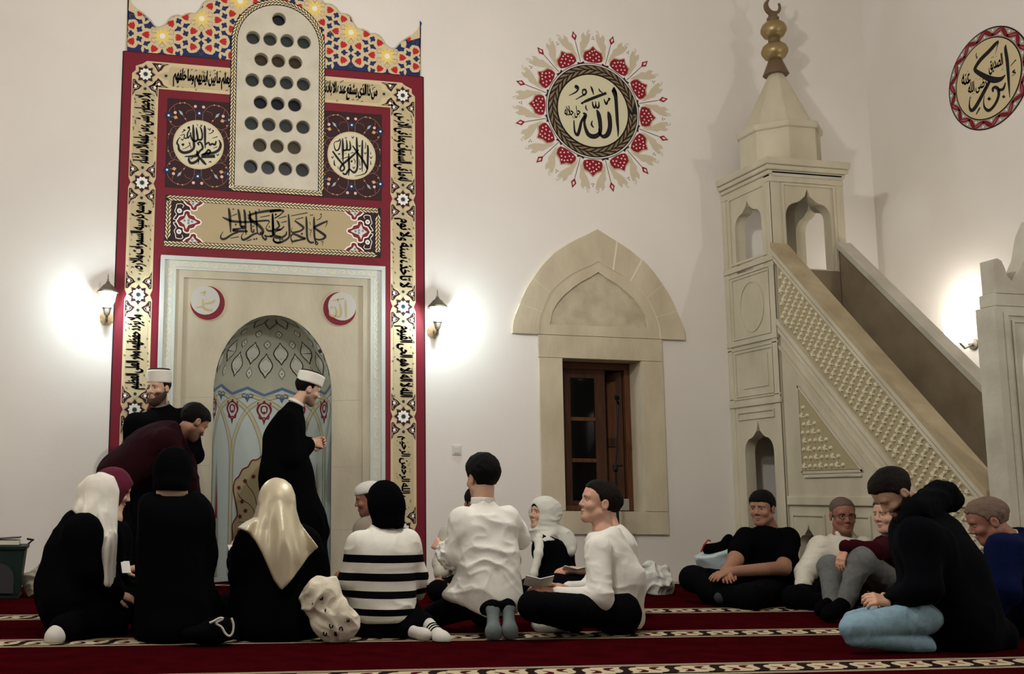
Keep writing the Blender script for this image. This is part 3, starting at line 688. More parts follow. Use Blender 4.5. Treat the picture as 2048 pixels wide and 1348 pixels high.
# niche shell and its painting
NA, NB, NZS, NR = .512, .46, 1.60, .675
NCX = MC+.002
def nich(th, z, ins=0.):                          # th in degrees (0 right edge .. 180 left edge)
    t = radians(th); a, c = NA-ins, NB-ins
    if z <= NZS: s = 1.
    else: s = sqrt(max(0., 1-((z-NZS)/(NR-ins))**2))
    return (NCX+a*s*cos(t), c*s*sin(t), z)
def ndome(th, el, ins=0.):                        # th degrees, elevation degrees on the half dome
    t, e = radians(th), radians(el)
    return (NCX+(NA-ins)*cos(e)*cos(t), (NB-ins)*cos(e)*sin(t), NZS+(NR-ins)*sin(e))
def shell(name, rows, m):
    vs = [p for r in rows for p in r]; n = len(rows[0]); fs = []
    for i in range(len(rows)-1):
        for k in range(n-1): fs.append((i*n+k, i*n+k+1, (i+1)*n+k+1, (i+1)*n+k))
    return MB().add(vs, fs).build(name, m, mih, smooth=True, fix=False)
TH = [180*k/60 for k in range(61)]
def zig(th, base=1.69, amp=.062):                 # zigzag: peaks at 0,36,72...
    f = (th/36.) % 1.; return base-amp*(1-abs(2*f-1))
zz = [zig(t) for t in TH]
shell('niche_wall', [[nich(t, min(z, zig(t))) for t in TH] for z in (0, .3, .6, .9, 1.2, 1.4, 1.6)]+[[nich(t, zig(t)) for t in TH]], mat('pale_teal_paint', (188, 200, 196), .75, var=.03, scale=3))
rows = [[nich(t, zig(t)) for t in TH]]
for k in range(1, 15):
    el0 = 12+(90-12)*k/14; rows.append([ndome(t, el0) for t in TH])
shell('niche_dome', rows, mat('sage_beige_paint', (178, 180, 162), .75, var=.04, scale=3))
def NM(ins): return lambda u, v, d=0.: nich(u, v, ins)
def DM(ins): return lambda u, v, d=0.: ndome(u, v, ins)
# ribbons in (degrees, metres) with width handled in metres
def nrib(b, pts, ins, k=4, closed=False):
    P = smooth_pts([(p[0]*.0085, p[1], p[2]) for p in pts], k, closed)
    b.ribbon(P, lambda u, v, d=0.: nich(u/.0085, v, ins), closed)
def npoly(b, pts, c, ins):
    b.poly([[(c[0]*.0085+p[0], c[1]+p[1]) for p in pts]], lambda u, v, d=0.: nich(u/.0085, v, ins))
zl = MB(); P = []
for k in range(0, 11):
    t = 18*k; P.append((t*.0085, zig(t)-.004, .024))
zl.ribbon([q for i in range(10) for q in [tuple(np.array(P[i])*(1-f)+np.array(P[i+1])*f) for f in (0, .25, .5, .75)]]+[P[-1]], lambda u, v, d=0.: nich(u/.0085, v, .004))
zl.build('blue_zigzag', mat('zigzag_blue', (92, 116, 146), .7), mih)
ar = MB(); al = MB(); rm = MB(); bm_ = MB()
for c in (0, 36, 72, 108, 144, 180):              # interlacing pointed arches
    for s in (-1, 1):
        pts = [(c+s*s_*1., z) for s_, z in ((-36, 1.625), (-24, 1.60), (-10, 1.55), (0, 1.485), (8, 1.38), (14, 1.25), (17, 1.12), (17.6, .9), (17.6, .05))]
        pts = [(t, z) for t, z in pts if -1 <= t <= 181]
        if len(pts) > 2:
            nrib(ar, [(t, z, .030) for t, z in pts], .003)
            for e in (-.018, .018): nrib(al, [(t+e/.0085*(1 if z < 1.45 else .6), z+(0 if z < 1.4 else abs(e)*(1 if e*s > 0 else -1)*.8), .0035) for t, z in pts], .0045)
for c in (18, 54, 90, 126, 162):                  # crimson palmettes
    rm.mark()
    for s in (-1, 1):
        T = lambda l: [(c+s*p[0]*1.2/.0085, 1.475+p[1]*1.1, p[2]*1.1) for p in l]
        nrib(rm, T([(0, .075, .010), (.025, .062, .010), (.045, .035, .018), (.048, .005, .014), (.030, -.03, .012), (.010, -.06, .010), (0, -.085, .006)]), .005)
        nrib(rm, T([(.002, .05, .010), (.02, .035, .012), (.018, .0, .010), (.004, -.01, .008)]), .005)
        nrib(rm, T([(.0, -.045, .008), (.03, -.055, .010), (.036, -.03, .008)]), .005)
        nrib(rm, T([(.04, .055, .006), (.05, .07, .008), (.036, .075, .006)]), .005)
    npoly(rm, [(0, .108), (-.014, .085), (0, .07), (.014, .085)], (c, 1.475), .0055); npoly(rm, [(0, .01), (-.014, -.014), (0, -.022), (.014, -.014)], (c, 1.475), .0055)
    npoly(rm, [(0, -.06), (-.010, -.085), (0, -.12), (.010, -.085)], (c, 1.475), .0055)
for c in (36, 72, 108, 144):                      # small blue palmettes
    bm_.mark()
    for s in (-1, 1):
        T = lambda l: [(c+s*p[0]/.0085, 1.60+p[1], p[2]) for p in l]
        nrib(bm_, T([(0, -.03, .010), (.02, .0, .010), (.045, .005, .012), (.05, .022, .008), (.03, .03, .007), (.015, .02, .006)]), .005)
        nrib(bm_, T([(0, .03, .008), (.012, .01, .008), (0, -.01, .008)]), .005)
    npoly(bm_, [(0, -.045), (-.01, -.025), (0, -.01), (.01, -.025)], (c, 1.60), .0055)
ar.build('interlaced_arches', mat('arch_beige', (190, 184, 154), .75), mih); tag(al.build('arch_outline', mat('arch_line', (140, 136, 112), .75), mih), kind='stuff')
rm.each('crimson_palmette', mat('palmette_crimson', (118, 16, 34), .7), mih); bm_.each('blue_palmette', mat('palmette_blue', (70, 98, 128), .7), mih)
# cypresses and a flowering tree panel low in the niche
cy = MB(); cr_ = MB(); tp = MB(); to = MB(); tv = MB(); tf = MB()
for c in (150, 30):
    cy.mark(); cr_.mark()
    npoly(cy, [(-.045, .05), (-.055, .35), (-.035, .65), (0, 1.04), (.035, .65), (.055, .35), (.045, .05)], (c, 0), .004)
    npoly(cr_, [(-.012, .40), (-.022, .55), (0, .86), (.022, .55), (.012, .40)], (c, 0), .0055)
sh = [(34, .05), (32, .34), (33, .48), (27, .56), (29, .66), (32.5, .78), (31, .86), (26, .90), (22, .96), (16, .985), (12, 1.04), (6, 1.05), (0, 1.09)]
shp = [(90+t, z) for t, z in sh]+[(90-t, z) for t, z in reversed(sh[:-1])]
_zs = [.05+k*(1.088-.05)/40 for k in range(41)]; _hw = np.interp(_zs, [z for t, z in sh], [t for t, z in sh])
tp.add([nich(90+w*(2*k/14-1), z, .004) for z, w in zip(_zs, _hw) for k in range(15)], [(r*15+k, r*15+k+1, r*15+k+16, r*15+k+15) for r in range(40) for k in range(14)])
nrib(to, [(t, z, .012) for t, z in shp], .0055, k=3)
for s in (-1, 1):
    nrib(tv, [(90, .1, .008), (90+s*3, .4, .007), (90+s*10, .62, .006), (90+s*22, .70, .006), (90+s*28, .76, .004)], .006)
    nrib(tv, [(90+s*2, .45, .006), (90+s*8, .72, .006), (90+s*16, .82, .006), (90+s*20, .88, .004)], .006)
    nrib(tv, [(90+s*1, .3, .006), (90+s*14, .48, .006), (90+s*26, .5, .004)], .006)
    for t, z in ((26, .80), (19, .86), (22, .68), (10, .9), (24, .55), (18, .60), (14, .50), (25, .42)): npoly(tf, star(0, 0, .024, .014, 5), (90+s*t, z), .007)
cy.each('cypress', mat('cypress_grey', (158, 160, 142), .75), mih); cr_.each('cypress_core', mat('cypress_red', (130, 24, 24), .7), mih)
tp.build('tree_panel', mat('tree_ground', (170, 156, 120), .75), mih); to.build('tree_outline', mat('tree_crimson', (104, 18, 28), .7), mih)
tag(tv.build('tree_branch', mat('branch_brown', (70, 62, 48), .75), mih), kind='stuff'); tag(tf.build('tree_flower', MATS['tree_crimson'], mih), kind='stuff')
# drop medallions on the dome
dl = MB(); dk = MB(); dc = MB(); dv = MB()
def drop(th, el, w, h, dark=True):
    kx = degrees_per = 1/(.0085*max(.2, cos(radians(el)))); kz = 1/.0112
    def T(l, sc=1.): return [(th+p[0]*w*sc*kx, el+p[1]*h*sc*kz) for p in l]
    base = [(0, 1), (-.22, .72), (-.62, .45), (-.9, .1), (-.92, -.1), (-.65, -.45), (-.25, -.72), (0, -1)]
    base = base+[(-x, z) for x, z in reversed(base[1:-1])]
    dk.mark().poly([T(base, 1.10)], DM(.004)); dl.mark().poly([T(base, .93)], DM(.0055)); dc.poly([T(circ(0, 0, .16, 8))], DM(.0075))
    if h > .06:
        for s in (-1, 1):
            q = T(smooth_pts([(0, -.55), (s*.45, -.25), (s*.2, .05), (s*.5, .3), (0, .6)], 4))
            dv.ribbon([(a*.0085, e*.0112, .005) for a, e in q], lambda u, v, d=0.: ndome(u/.0085, v/.0112, .007))
for c in (0, 36, 72, 108, 144, 180):
    drop(c, 36, .066, .108); drop(c, 19, .028, .050); drop(c, 55, .030, .046)
for c in (18, 54, 90, 126, 162):
    drop(c, 25.5, .064, .110); drop(c, 44, .030, .046)
for c in range(-18, 200, 36):
    pt = [(c-18, 80), (c-17, 70), (c-8, 66), (c, 61), (c+8, 66), (c+17, 70), (c+18, 80)]
    pt = [(min(180, max(0, t)), e) for t, e in pt]
    if pt[0][0] != pt[-1][0]:
        dk.mark().ribbon([(t*.004, e*.0112, .010) for t, e in pt], lambda u, v, d=0.: ndome(u/.004, v/.0112, .005))
dk.each('medallion_outline', mat('medallion_dark', (58, 50, 50), .75), mih); dl.each('medallion_ground', mat('medallion_pale', (206, 207, 194), .75), mih)
tag(dc.build('medallion_eye', mat('medallion_eye', (70, 26, 30), .7), mih), kind='stuff'); tag(dv.build('medallion_tendril', mat('medallion_grey', (132, 140, 128), .75), mih), kind='stuff')

# ================================================================ ROUND PAINTED MEDALLION ON THE WALL
med = tag(empty('round_calligraphy_medallion', (4.513, 0, 4.366)), 'round black calligraphy medallion ringed by red pomegranates above the window', 'wall painting')
QX, QZ = 4.513, 4.366
MB().poly([circ(QX, QZ, .455, 64)], flat(.003)).build('braid_ground', M_BLACK, med)
bz = MB(); braid(bz, circ(QX, QZ, .408, 72), .083, .075, flat(.0045), closed=True); tag(bz.build('brown_braid', mat('brown_braid_paint', (132, 112, 82), .7, var=.1, scale=20), med), kind='stuff')
MB().poly([circ(QX, QZ, .362, 64)], flat(.0052)).build('ink_ring', M_BLACK, med)
MB().poly([circ(QX, QZ, .354, 64)], flat(.006)).build('ivory_disc', mat('medallion_ivory', (208, 202, 170), .75), med)
MB().ribbon(circ(QX, QZ, .470, 64), flat(.003), closed=True, w=.006).build('outer_line', M_MAROON, med)
rg = MB(); rp = MB(); rt = MB(); rl = MB(); rd = MB(); rs = MB()
for k in range(12):
    a = pi/2+2*pi*k/12-.03
    T = lambda l: [(QX+(p[0])*cos(a)-p[1]*sin(a), QZ+p[0]*sin(a)+p[1]*cos(a))+tuple(p[2:]) for p in l]
    fan = [(.640, 0), (.600, .035), (.578, .085), (.535, .098), (.495, .092), (.482, .05), (.478, 0)]
    fan = fan+[(x, -y) for x, y in reversed(fan[1:-1])]
    rt.mark().poly([T([(p[0]*1.0+.012, p[1]*1.12) for p in fan])], flat(.003)); rg.mark().poly([T(fan)], flat(.004))
    for u, v in ((.50, 0), (.525, .03), (.525, -.03), (.545, .06), (.545, -.06), (.555, 0), (.57, .035), (.57, -.035), (.59, .01), (.51, .06), (.51, -.06), (.60, -.015)):
        rp.poly([circ(*T([(u, v)])[0], .009, 6)], flat(.005))
    for s in (-1, 1):                             # taupe acanthus leaves
        lf = [(.50, s*.118), (.56, s*.112), (.60, s*.088), (.655, s*.055), (.70, s*.035), (.76, s*.028), (.775, s*.045), (.735, s*.060), (.745, s*.085), (.775, s*.10), (.735, s*.122), (.69, s*.115), (.66, s*.135), (.60, s*.128), (.55, s*.128)]
        rl.mark().poly([T(lf)], flat(.0022))
        rl.ribbon(smooth_pts(T([(.70, s*.07, .006), (.77, s*.06, .008), (.80, s*.045, .006), (.785, s*.03, .004)]), 4), flat(.0026))
    for u, v in ((.735, 0), (.715, .009), (.715, -.009)): rd.poly([circ(*T([(u, v)])[0], .006, 6)], flat(.003))
    a += pi/12
    T2 = lambda l: [(QX+(p[0])*cos(a)-p[1]*sin(a), QZ+p[0]*sin(a)+p[1]*cos(a))+tuple(p[2:]) for p in l]
    rs.ribbon(T2([(.49, 0, .005), (.70, 0, .005)]), flat(.003))
    rs.ribbon(T2([(.482, -.035, .018), (.476, 0, .008), (.482, .035, .018)]), flat(.004))
    fl_ = [(.70, 0), (.725, .014), (.745, .028), (.765, .016), (.80, 0)]
    fl_ = fl_+[(x, -y) for x, y in reversed(fl_[1:-1])]
    rg.mark().poly([T2(fl_)], flat(.004)); rp.poly([T2([(.73, 0), (.748, .013), (.775, 0), (.748, -.013)])], flat(.005))
rg.each('pomegranate', mat('pomegranate_crimson', (132, 12, 36), .7), med); tag(rp.build('white_seed', mat('seed_pink', (226, 196, 188), .7), med), kind='stuff')
rt.each('pomegranate_edge', M_TAUPE, med); rl.each('acanthus_leaf', mat('acanthus_taupe', (196, 184, 160), .8), med); tag(rd.build('dot_trio', mat('dot_brown', (120, 100, 84), .7), med), kind='stuff'); tag(rs.build('stem', M_MAROON, med), kind='stuff')
g = MB()
AL = (1020, 50, 1350, 400)
strokes(g, """797 480 10,803 520 30,812 560 24,818 640 22,824 740 20,830 810 14,830 862 5; 782 520 6,800 500 20,822 548 6; 752 668 8,762 700 26,768 780 28,752 840 30,718 862 24,690 838 16,684 800 10;
665 655 8,680 690 26,692 760 26,690 830 24,650 860 30,605 848 28,580 800 20,570 745 16,580 695 20,560 680 10; 575 700 16,548 745 16,535 800 20,518 848 20,498 828 14,492 780 10,490 735 7;
632 590 6,638 625 12,650 640 12,658 615 8,655 588 4; 658 612 6,668 640 12,682 630 12,682 592 5; 550 605 8,600 580 18,740 526 16; 545 600 14,560 612 6; 720 572 5,738 610 15,750 590 10,765 570 12,750 568 5; 618 472 4,630 498 14,642 540 4; 682 490 4,690 510 10,712 525 5;
505 470 16,522 482 14,518 505 10,495 525 9,452 545 4; 508 465 12,500 480 10,515 492 12; 552 505 8,575 500 14,585 520 12,570 540 12,555 525 8,560 508 8; 570 540 10,540 555 8,503 577 4; 583 620 5,582 640 10,594 662 6; 632 738 5,625 768 12,642 792 8""", AL, 1271, wz, flat(.007), gain=1.18)
q = wz(1020+478/3.852, 50+672/3.852)
write(g, 'جل جلاله', flat(.007), (q[0], q[1], .16, .115), .12, nib=.03, seed=5)
g.build('calligraphy', M_BLACK, med)

# ================================================================ ROUND MEDALLION ON THE RIGHT WALL
rmd = tag(empty('side_wall_medallion', (XW1, -1.487, 4.366)), 'round medallion with crimson scroll rim and black calligraphy on the right wall', 'wall painting')
RY, RZ = -1.475, 4.367
def rside(off): return lambda u, v, d=0.: (XW1-off-d, u, v)
def rp_(x, y):
    p = at_x(x, y, XW1); return (p[1], p[2])
MB().poly([circ(RY, RZ, .442, 64)], rside(.003)).build('ink_rim', M_BLACK, rmd)
MB().poly([circ(RY, RZ, .430, 64)], rside(.0045)).build('scroll_ground', mat('scroll_grey', (168, 158, 146), .7), rmd)
ww = MB(); wi = MB(); wd = MB()
for k in range(14):
    a = 2*pi*k/14
    pts = [(RY+r*cos(a+d), RZ+r*sin(a+d), w) for d, r, w in ((-.02, .372, .020), (.06, .378, .034), (.14, .40, .040), (.224, .418, .034), (.31, .40, .040), (.39, .378, .034), (.469, .372, .020))]
    ww.ribbon(smooth_pts(pts, 4), rside(.0055))
    wi.ribbon(smooth_pts([(p[0], p[1], w) for p, w in zip(pts[1:4], (.006, .016, .006))], 4), rside(.0065))
    for d, r in ((0., .412), (.224, .375)): wd.poly([circ(RY+r*cos(a+d), RZ+r*sin(a+d), .010, 6)], rside(.0065))
ww.build('crimson_scroll', mat('scroll_crimson', (116, 18, 34), .7), rmd); tag(wi.build('scroll_highlight', mat('scroll_rose', (160, 86, 84), .7), rmd), kind='stuff'); tag(wd.build('white_bead', M_WHITE, rmd), kind='stuff')
MB().poly([circ(RY, RZ, .355, 64)], rside(.0072)).build('ink_ring', M_BLACK, rmd)
MB().poly([circ(RY, RZ, .344, 64)], rside(.0085)).build('khaki_disc', mat('medallion_khaki', (206, 190, 152), .75), rmd)
g = MB(); RG = (1880, 30, 2048, 280)
strokes(g, """642 278 8,610 312 30,540 390 34,450 480 34,395 560 30,392 598 30,450 640 36,530 682 44,600 702 48,670 690 34,716 645 8; 545 715 30,500 800 34,430 930 34,380 1010 34,345 1028 26,326 980 14,335 880 6;
640 290 12,625 350 6,608 425 3; 720 322 8,716 370 26,735 500 30,750 700 24,762 892 5; 585 830 16,580 795 24,610 780 24,640 810 28,640 880 26,600 970 26,540 1030 26,492 1000 18,480 930 9,490 868 5; 716 730 10,690 800 26,640 805 14;
540 905 46; 697 882 40; 440 1000 16,400 1072 10; 830 482 10,770 552 6; 820 590 8,797 615 16,826 625 8,788 658 5; 405 410 6,398 440 8,412 462 8,396 470 6""", RG, 906, rp_, rside(.0095), gain=1.1)
for t, px, ln_, h_, sd in (('الصديق', (610, 530), .15, .14, 1), ('رضى الله', (410, 770), .20, .12, 2), ('عنه', (290, 690), .10, .10, 3)):
    c = rp_(1880+px[0]/5.393, 30+px[1]/5.393)
    write(g, t, lambda u, v, d=0.: (XW1-.0095, 2*c[0]-u, v), (c[0], c[1], ln_, h_), 0., nib=.03, seed=sd)
g.build('calligraphy', M_BLACK, rmd)

# ================================================================ WINDOW IN ITS STONE FRAME
win = tag(empty('window_1', (4.52, 0, .424)), 'arched stone window frame with a dark wooden casement', kind='structure')
WX = 4.510
def hood(t, r_in):                                # pointed arch outline: t 0 left foot .. 1 apex (half)
    pass
OUTR = [(-.8505, 2.206), (-.838, 2.32), (-.775, 2.475), (-.713, 2.61), (-.642, 2.719), (-.552, 2.84), (-.446, 2.946), (-.336, 3.026), (-.215, 3.10), (-.102, 3.155), (0, 3.212)]
INNR = [(-.600, 2.206), (-.592, 2.313), (-.564, 2.41), (-.52, 2.51), (-.477, 2.59), (-.40, 2.67), (-.318, 2.734), (-.25, 2.78), (-.171, 2.822), (-.08, 2.862), (0, 2.907)]
OUTR = smooth_pts(OUTR, 3); INNR = smooth_pts(INNR, 3)
def mir(l): return [(-x, z) for x, z in reversed(l[:-1])]
def stone(name, poly, d0, d1, m=M_SANDST, bw=.004):
    return bevel(MB().prism([[(WX+x, z) for x, z in poly]], flat(0.), d0, d1).build(name, m, win), bw, 1)
def vous(a, c, sg=1):
    l = OUTR[a:c+1]+INNR[a:c+1][::-1]; cx = sum(p[0] for p in l)/len(l); cz = sum(p[1] for p in l)/len(l)
    return [(sg*(cx+(x-cx)*.982), cz+(z-cz)*.982) for x, z in l]
MB().prism([[(WX+x*.997, z) for x, z in OUTR+mir(OUTR)+[(-x, z) for x, z in INNR]+[(x, z) for x, z in reversed(INNR[:-1])]]], flat(0.), 0., .0308).build('mortar', mat('pale_mortar', (222, 214, 196), .9), win)
for a, c in ((0, 6), (6, 12), (12, 18)): stone('hood_stone', vous(a, c), 0., .032)
stone('hood_stone', [(x, z) for x, z in OUTR[18:]+[(.10, 3.155), (.186, 3.109), (.137, 2.834), (.08, 2.862)]+INNR[18:][::-1]], 0., .032)
stone('hood_stone', [(.200, 3.100), (.33, 3.025), (.428, 2.946), (.312, 2.744), (.25, 2.78), (.152, 2.828)], 0., .032)
for a, c in ((12, 18), (6, 12), (0, 6)): stone('hood_stone', vous(a, c, -1), 0., .032)
TYM = [(-.487, 2.300), (-.46, 2.42), (-.41, 2.50), (-.346, 2.573), (-.26, 2.645), (-.174, 2.707), (-.08, 2.757), (0, 2.808)]
ty = TYM+mir(TYM)
inn = INNR+mir(INNR)
b = MB().prism([[(WX+x, z) for x, z in inn], [(WX+x, z) for x, z in ty]], flat(0.), 0., .026); bevel(b.build('tympanum_frame', M_SANDST, win), .008, 2)
MB().poly([[(WX+x*1.02, z) for x, z in ty]], flat(.004)).build('tympanum_panel', mat('tympanum_stone', (200, 191, 168), .9, rgb2=(172, 161, 136), scale=6, bump=.3, bscale=30), win)
stone('lintel', [(-.600, 1.998), (.615, 1.998), (.615, 2.202), (-.600, 2.202)], 0., .024)
stone('jamb', [(-.595, .630), (-.375, .630), (-.375, 1.994), (-.595, 1.994)], 0., .024)
stone('jamb', [(.400, .630), (.616, .630), (.616, 1.994), (.400, 1.994)], 0., .024)
stone('sill_stone', [(-.595, .424), (.616, .424), (.616, .626), (-.595, .626)], 0., .024)
rv = MB()
rv.add([(4.135, 0, .625), (4.135, .5, .625), (4.135, .5, 1.996), (4.135, 0, 1.996)], [(0, 1, 2, 3)]); rv.add([(4.91, 0, .625), (4.91, .5, .625), (4.91, .5, 1.996), (4.91, 0, 1.996)], [(0, 1, 2, 3)])
rv.add([(4.135, 0, 1.996), (4.91, 0, 1.996), (4.91, .5, 1.996), (4.135, .5, 1.996)], [(0, 1, 2, 3)]); rv.add([(4.135, 0, .625), (4.91, 0, .625), (4.91, .5, .625), (4.135, .5, .625)], [(0, 1, 2, 3)])
rv.build('reveal', M_SANDST, win)
M_WOOD = mat('brown_wood', (76, 46, 28), .55, rgb2=(54, 31, 18), scale=5, stretch=(6, 6, .8), bump=.1, bscale=30)
M_WOODL = mat('chestnut_wood', (104, 66, 40), .55, rgb2=(82, 50, 29), scale=5, stretch=(6, 6, .8))
FY = .20
def wbox(name, x0, x1, z0, z1, y0=FY, y1=FY+.06, m=M_WOOD, par=win): return bevel(MB().box((x0, y0, z0), (x1, y1, z1)).build(name, m, par), .004, 1)
for a in ((4.135, 4.215, .63, 1.99), (4.855, 4.908, .63, 1.99), (4.215, 4.855, .63, .675), (4.215, 4.855, 1.93, 1.99)): wbox('wooden_frame', *a, m=M_WOODL)
leafL = empty('casement', (4.42, FY, .675)); leafL.parent = win; leafL.matrix_parent_inverse = win.matrix_basis.inverted()
def cpart(name, mb, m, par):                      # part of a casement that is itself a part of the window
    o = mb.build(name, m); o.parent = par; o.matrix_parent_inverse = (Matrix.Translation((4.42, FY, .675))).inverted(); return bevel(o, .003, 1)
for a in ((4.215, 4.315, .675, 1.93), (4.555, 4.66, .675, 1.93), (4.315, 4.555, 1.845, 1.93), (4.315, 4.555, .675, .72)): cpart('stile', MB().box((a[0], FY+.01, a[2]), (a[1], FY+.05, a[3])), M_WOOD, leafL)
for z in (1.085, 1.465): cpart('glazing_bar', MB().box((4.315, FY+.005, z-.018), (4.555, FY+.045, z+.018)), M_WOODL, leafL)
M_NIGHT = mat('dark_window_glass', (6, 8, 9), .06, spec=.12)
for z0, z1 in ((.72, 1.067), (1.103, 1.447), (1.483, 1.845)): cpart('pane', MB().box((4.315, FY+.025, z0), (4.555, FY+.031, z1)), M_NIGHT, leafL)
# right leaf swung inwards, half seen
rl_ = empty('open_casement', (4.85, FY, .675)); rl_.parent = win; rl_.matrix_parent_inverse = win.matrix_basis.inverted()
def rpart(name, u0, u1, z0, z1, t, m):            # u along the opened leaf
    an = radians(128); c, s = cos(an), sin(an); vs = []
    for z in (z0, z1):
        for u, w in ((u0, -t), (u1, -t), (u1, t), (u0, t)): vs.append((4.85+u*c-w*s, FY+.04+u*s+w*c, z))
    o = MB().add(vs, [(3,2,1,0),(4,5,6,7),(0,1,5,4),(1,2,6,5),(2,3,7,6),(3,0,4,7)]).build(name, m); o.parent = rl_; o.matrix_parent_inverse = Matrix.Translation((4.85, FY, .675)).inverted(); return bevel(o, .003, 1)
for a in ((0, .06, .68, 1.92), (.24, .30, .68, 1.92), (.06, .24, .68, .76), (.06, .24, 1.22, 1.30), (.06, .24, 1.84, 1.92)): rpart('stile', *a, .02, M_WOOD)
for a in ((.06, .24, .76, 1.22), (.06, .24, 1.30, 1.84)): rpart('panel', *a, .008, M_WOODL)
MB().box((4.14, .46, .60), (4.91, .47, 2.0)).build('night_backing', mat('night_black', (6, 6, 8), .9), win)  # black sheet whose colour stands in for the darkness outside
wbox('upright_strip', 4.668, 4.682, .70, 1.92, FY+.06, FY+.075, mat('grey_strip', (120, 120, 112), .8))  # thin grey upright strip beside the closed leaf

# ================================================================ LIGHT SWITCH
swt = tag(empty('light_switch', (3.133, 0, 1.148)), 'small square white light switch on the plaster wall', 'light switch')
bevel(MB().box((3.092, -.010, 1.105), (3.174, 0, 1.191)).build('cover_plate', mat('switch_plastic', (206, 202, 194), .4), swt), .004)
bevel(MB().box((3.108, -.016, 1.120), (3.158, -.009, 1.176)).build('rocker', mat('switch_plastic', (206, 202, 194), .4), swt), .003)

# ================================================================ WALL LANTERNS
M_BRONZE = mat('antique_bronze', (104, 96, 84), .45, metal=.5, spec=.5)
M_LANT = mat('lantern_glass', (255, 248, 236), .3, emit=10.)
def sconce(p, n, label, power=26, name='wall_lantern', col=(.80, .95, 1.)):
    n = Vector(n); P = Vector(p)
    root = tag(empty(name, p), label, 'wall lamp', 'wall lanterns')
    side = Vector((0, 0, 1)).cross(n)
    # octagonal back plate, arm, lantern body, cap and spike
    MB().lathe([(.055, 0), (.060, .006), (.045, .016), (.02, .022)], P-Vector((0, 0, .155)), 8, ax=n, a0=pi/8).build('back_plate', mat('ivory_plate', (214, 190, 150), .5), root)
    arm = [P-Vector((0, 0, .155))+n*.015, P-Vector((0, 0, .19))+n*.06, P-Vector((0, 0, .185))+n*.11, P-Vector((0, 0, .14))+n*.13]
    MB().tube([Vector(q) for q in smooth_pts([tuple(a) for a in arm], 5)], .011, 8).build('arm', M_BRONZE, root)
    c = P+n*.13
    MB().lathe([(.018, -.15), (.026, -.13), (.034, -.095), (.040, -.09), (.040, -.082)], c, 12).build('cup', M_BRONZE, root)
    gs = MB().lathe([(.036, -.085), (.058, -.03), (.072, .04), (.066, .052)], c, 6, cap=True).build('glass_shade', M_LANT, root)
    for k in range(6):
        a = 2*pi*k/6
        MB().tube([c+Vector((r*cos(a), r*sin(a), h)) for r, h in ((.040, -.085), (.061, -.03), (.075, .042))], .0035, 5).build('cage_rib', M_BRONZE, gs)
    cp_ = MB().lathe([(.092, .040), (.084, .056), (.06, .080), (.040, .105), (.022, .118), (.016, .128), (.012, .14)], c, 12).build('cap', M_BRONZE, root)
    MB().lathe([(.004, .14), (.010, .150), (.004, .162), (.006, .175), (.002, .205)], c, 8).build('spike', M_BRONZE, cp_)
    for dz in (.0,):
        l = lamp('lantern_light', c+n*.10+Vector((0, 0, -.01)), power, col, .05); l.parent = root; l.matrix_parent_inverse = Matrix.Translation(-P)
    return root
sconce((.067, 0, 2.345), (0, -1, 0), 'lit bronze wall lantern at the left edge of the crimson frame')
sconce((2.925, 0, 2.345), (0, -1, 0), 'lit bronze wall lantern at the right edge of the crimson frame')
# bell shaped lamp on the right wall, half hidden by the minbar portal
ws = tag(empty('wall_lamp', (XW1, -1.08, 2.25)), 'glowing white shaded wall lamp behind the minbar portal', 'wall lamp')
MB().lathe([(.10, -.13), (.105, -.10), (.125, .10), (.128, .13)], (XW1-.15, -1.10, 2.235), 20).build('glass_shade', mat('white_glowing_shade', (255, 250, 240), .3, emit=6.), ws)
MB().lathe([(.05, 0), (.05, .02)], (XW1, -1.10, 2.10), 12, ax=(-1, 0, 0)).build('back_plate', M_BRONZE, ws)
MB().tube([(XW1-.01, -1.10, 2.10), (XW1-.10, -1.10, 2.06), (XW1-.15, -1.10, 2.11)], .01, 8).build('arm', M_BRONZE, ws)
l = lamp('shade_light', (XW1-.15, -1.10, 2.43), 8, (1, .95, .85), .06); l.parent = ws; l.matrix_parent_inverse = Matrix.Translation((-XW1, 1.08, -2.25))
l = lamp('shade_light', (XW1-.33, -1.10, 2.2), 4, (1, .95, .85), .06); l.parent = ws; l.matrix_parent_inverse = Matrix.Translation((-XW1, 1.08, -2.25))
# ================================================================ MINBAR
mb_ = tag(empty('minbar', (6.18, -1.5, 0)), 'carved limestone minbar with a canopied tower and sloping star panelled stair', 'pulpit')
XM, XF = 5.814, 6.55                              # near and far side of the minbar
def side(off): return lambda u, v, d=0.: (XM-off-d, -u, v)      # art on the near side: u = distance from the wall
def mpart(name, b, m=M_STONE, bw=.006, seg=1): return bevel(b.build(name, m, mb_), bw, seg)
def ogee_arch(c, hw, z0, zs, tip, r=.10, n=8):    # pointed lobed arch opening
    l = [(c-hw, z0), (c+hw, z0), (c+hw, zs)]
    l += [(c+hw-r+r*cos(a), zs+r*sin(a)*1.2) for a in [pi/2*k/n for k in range(1, n+1)]]
    l += [(c+hw*.35, zs+r*1.35), (c+hw*.12, zs+r*1.75), (c, tip)]
    right = l[2:-1]
    return l+[(2*c-x, z) for x, z in reversed(right)]
TD = .75                                          # tower depth and (nearly) width
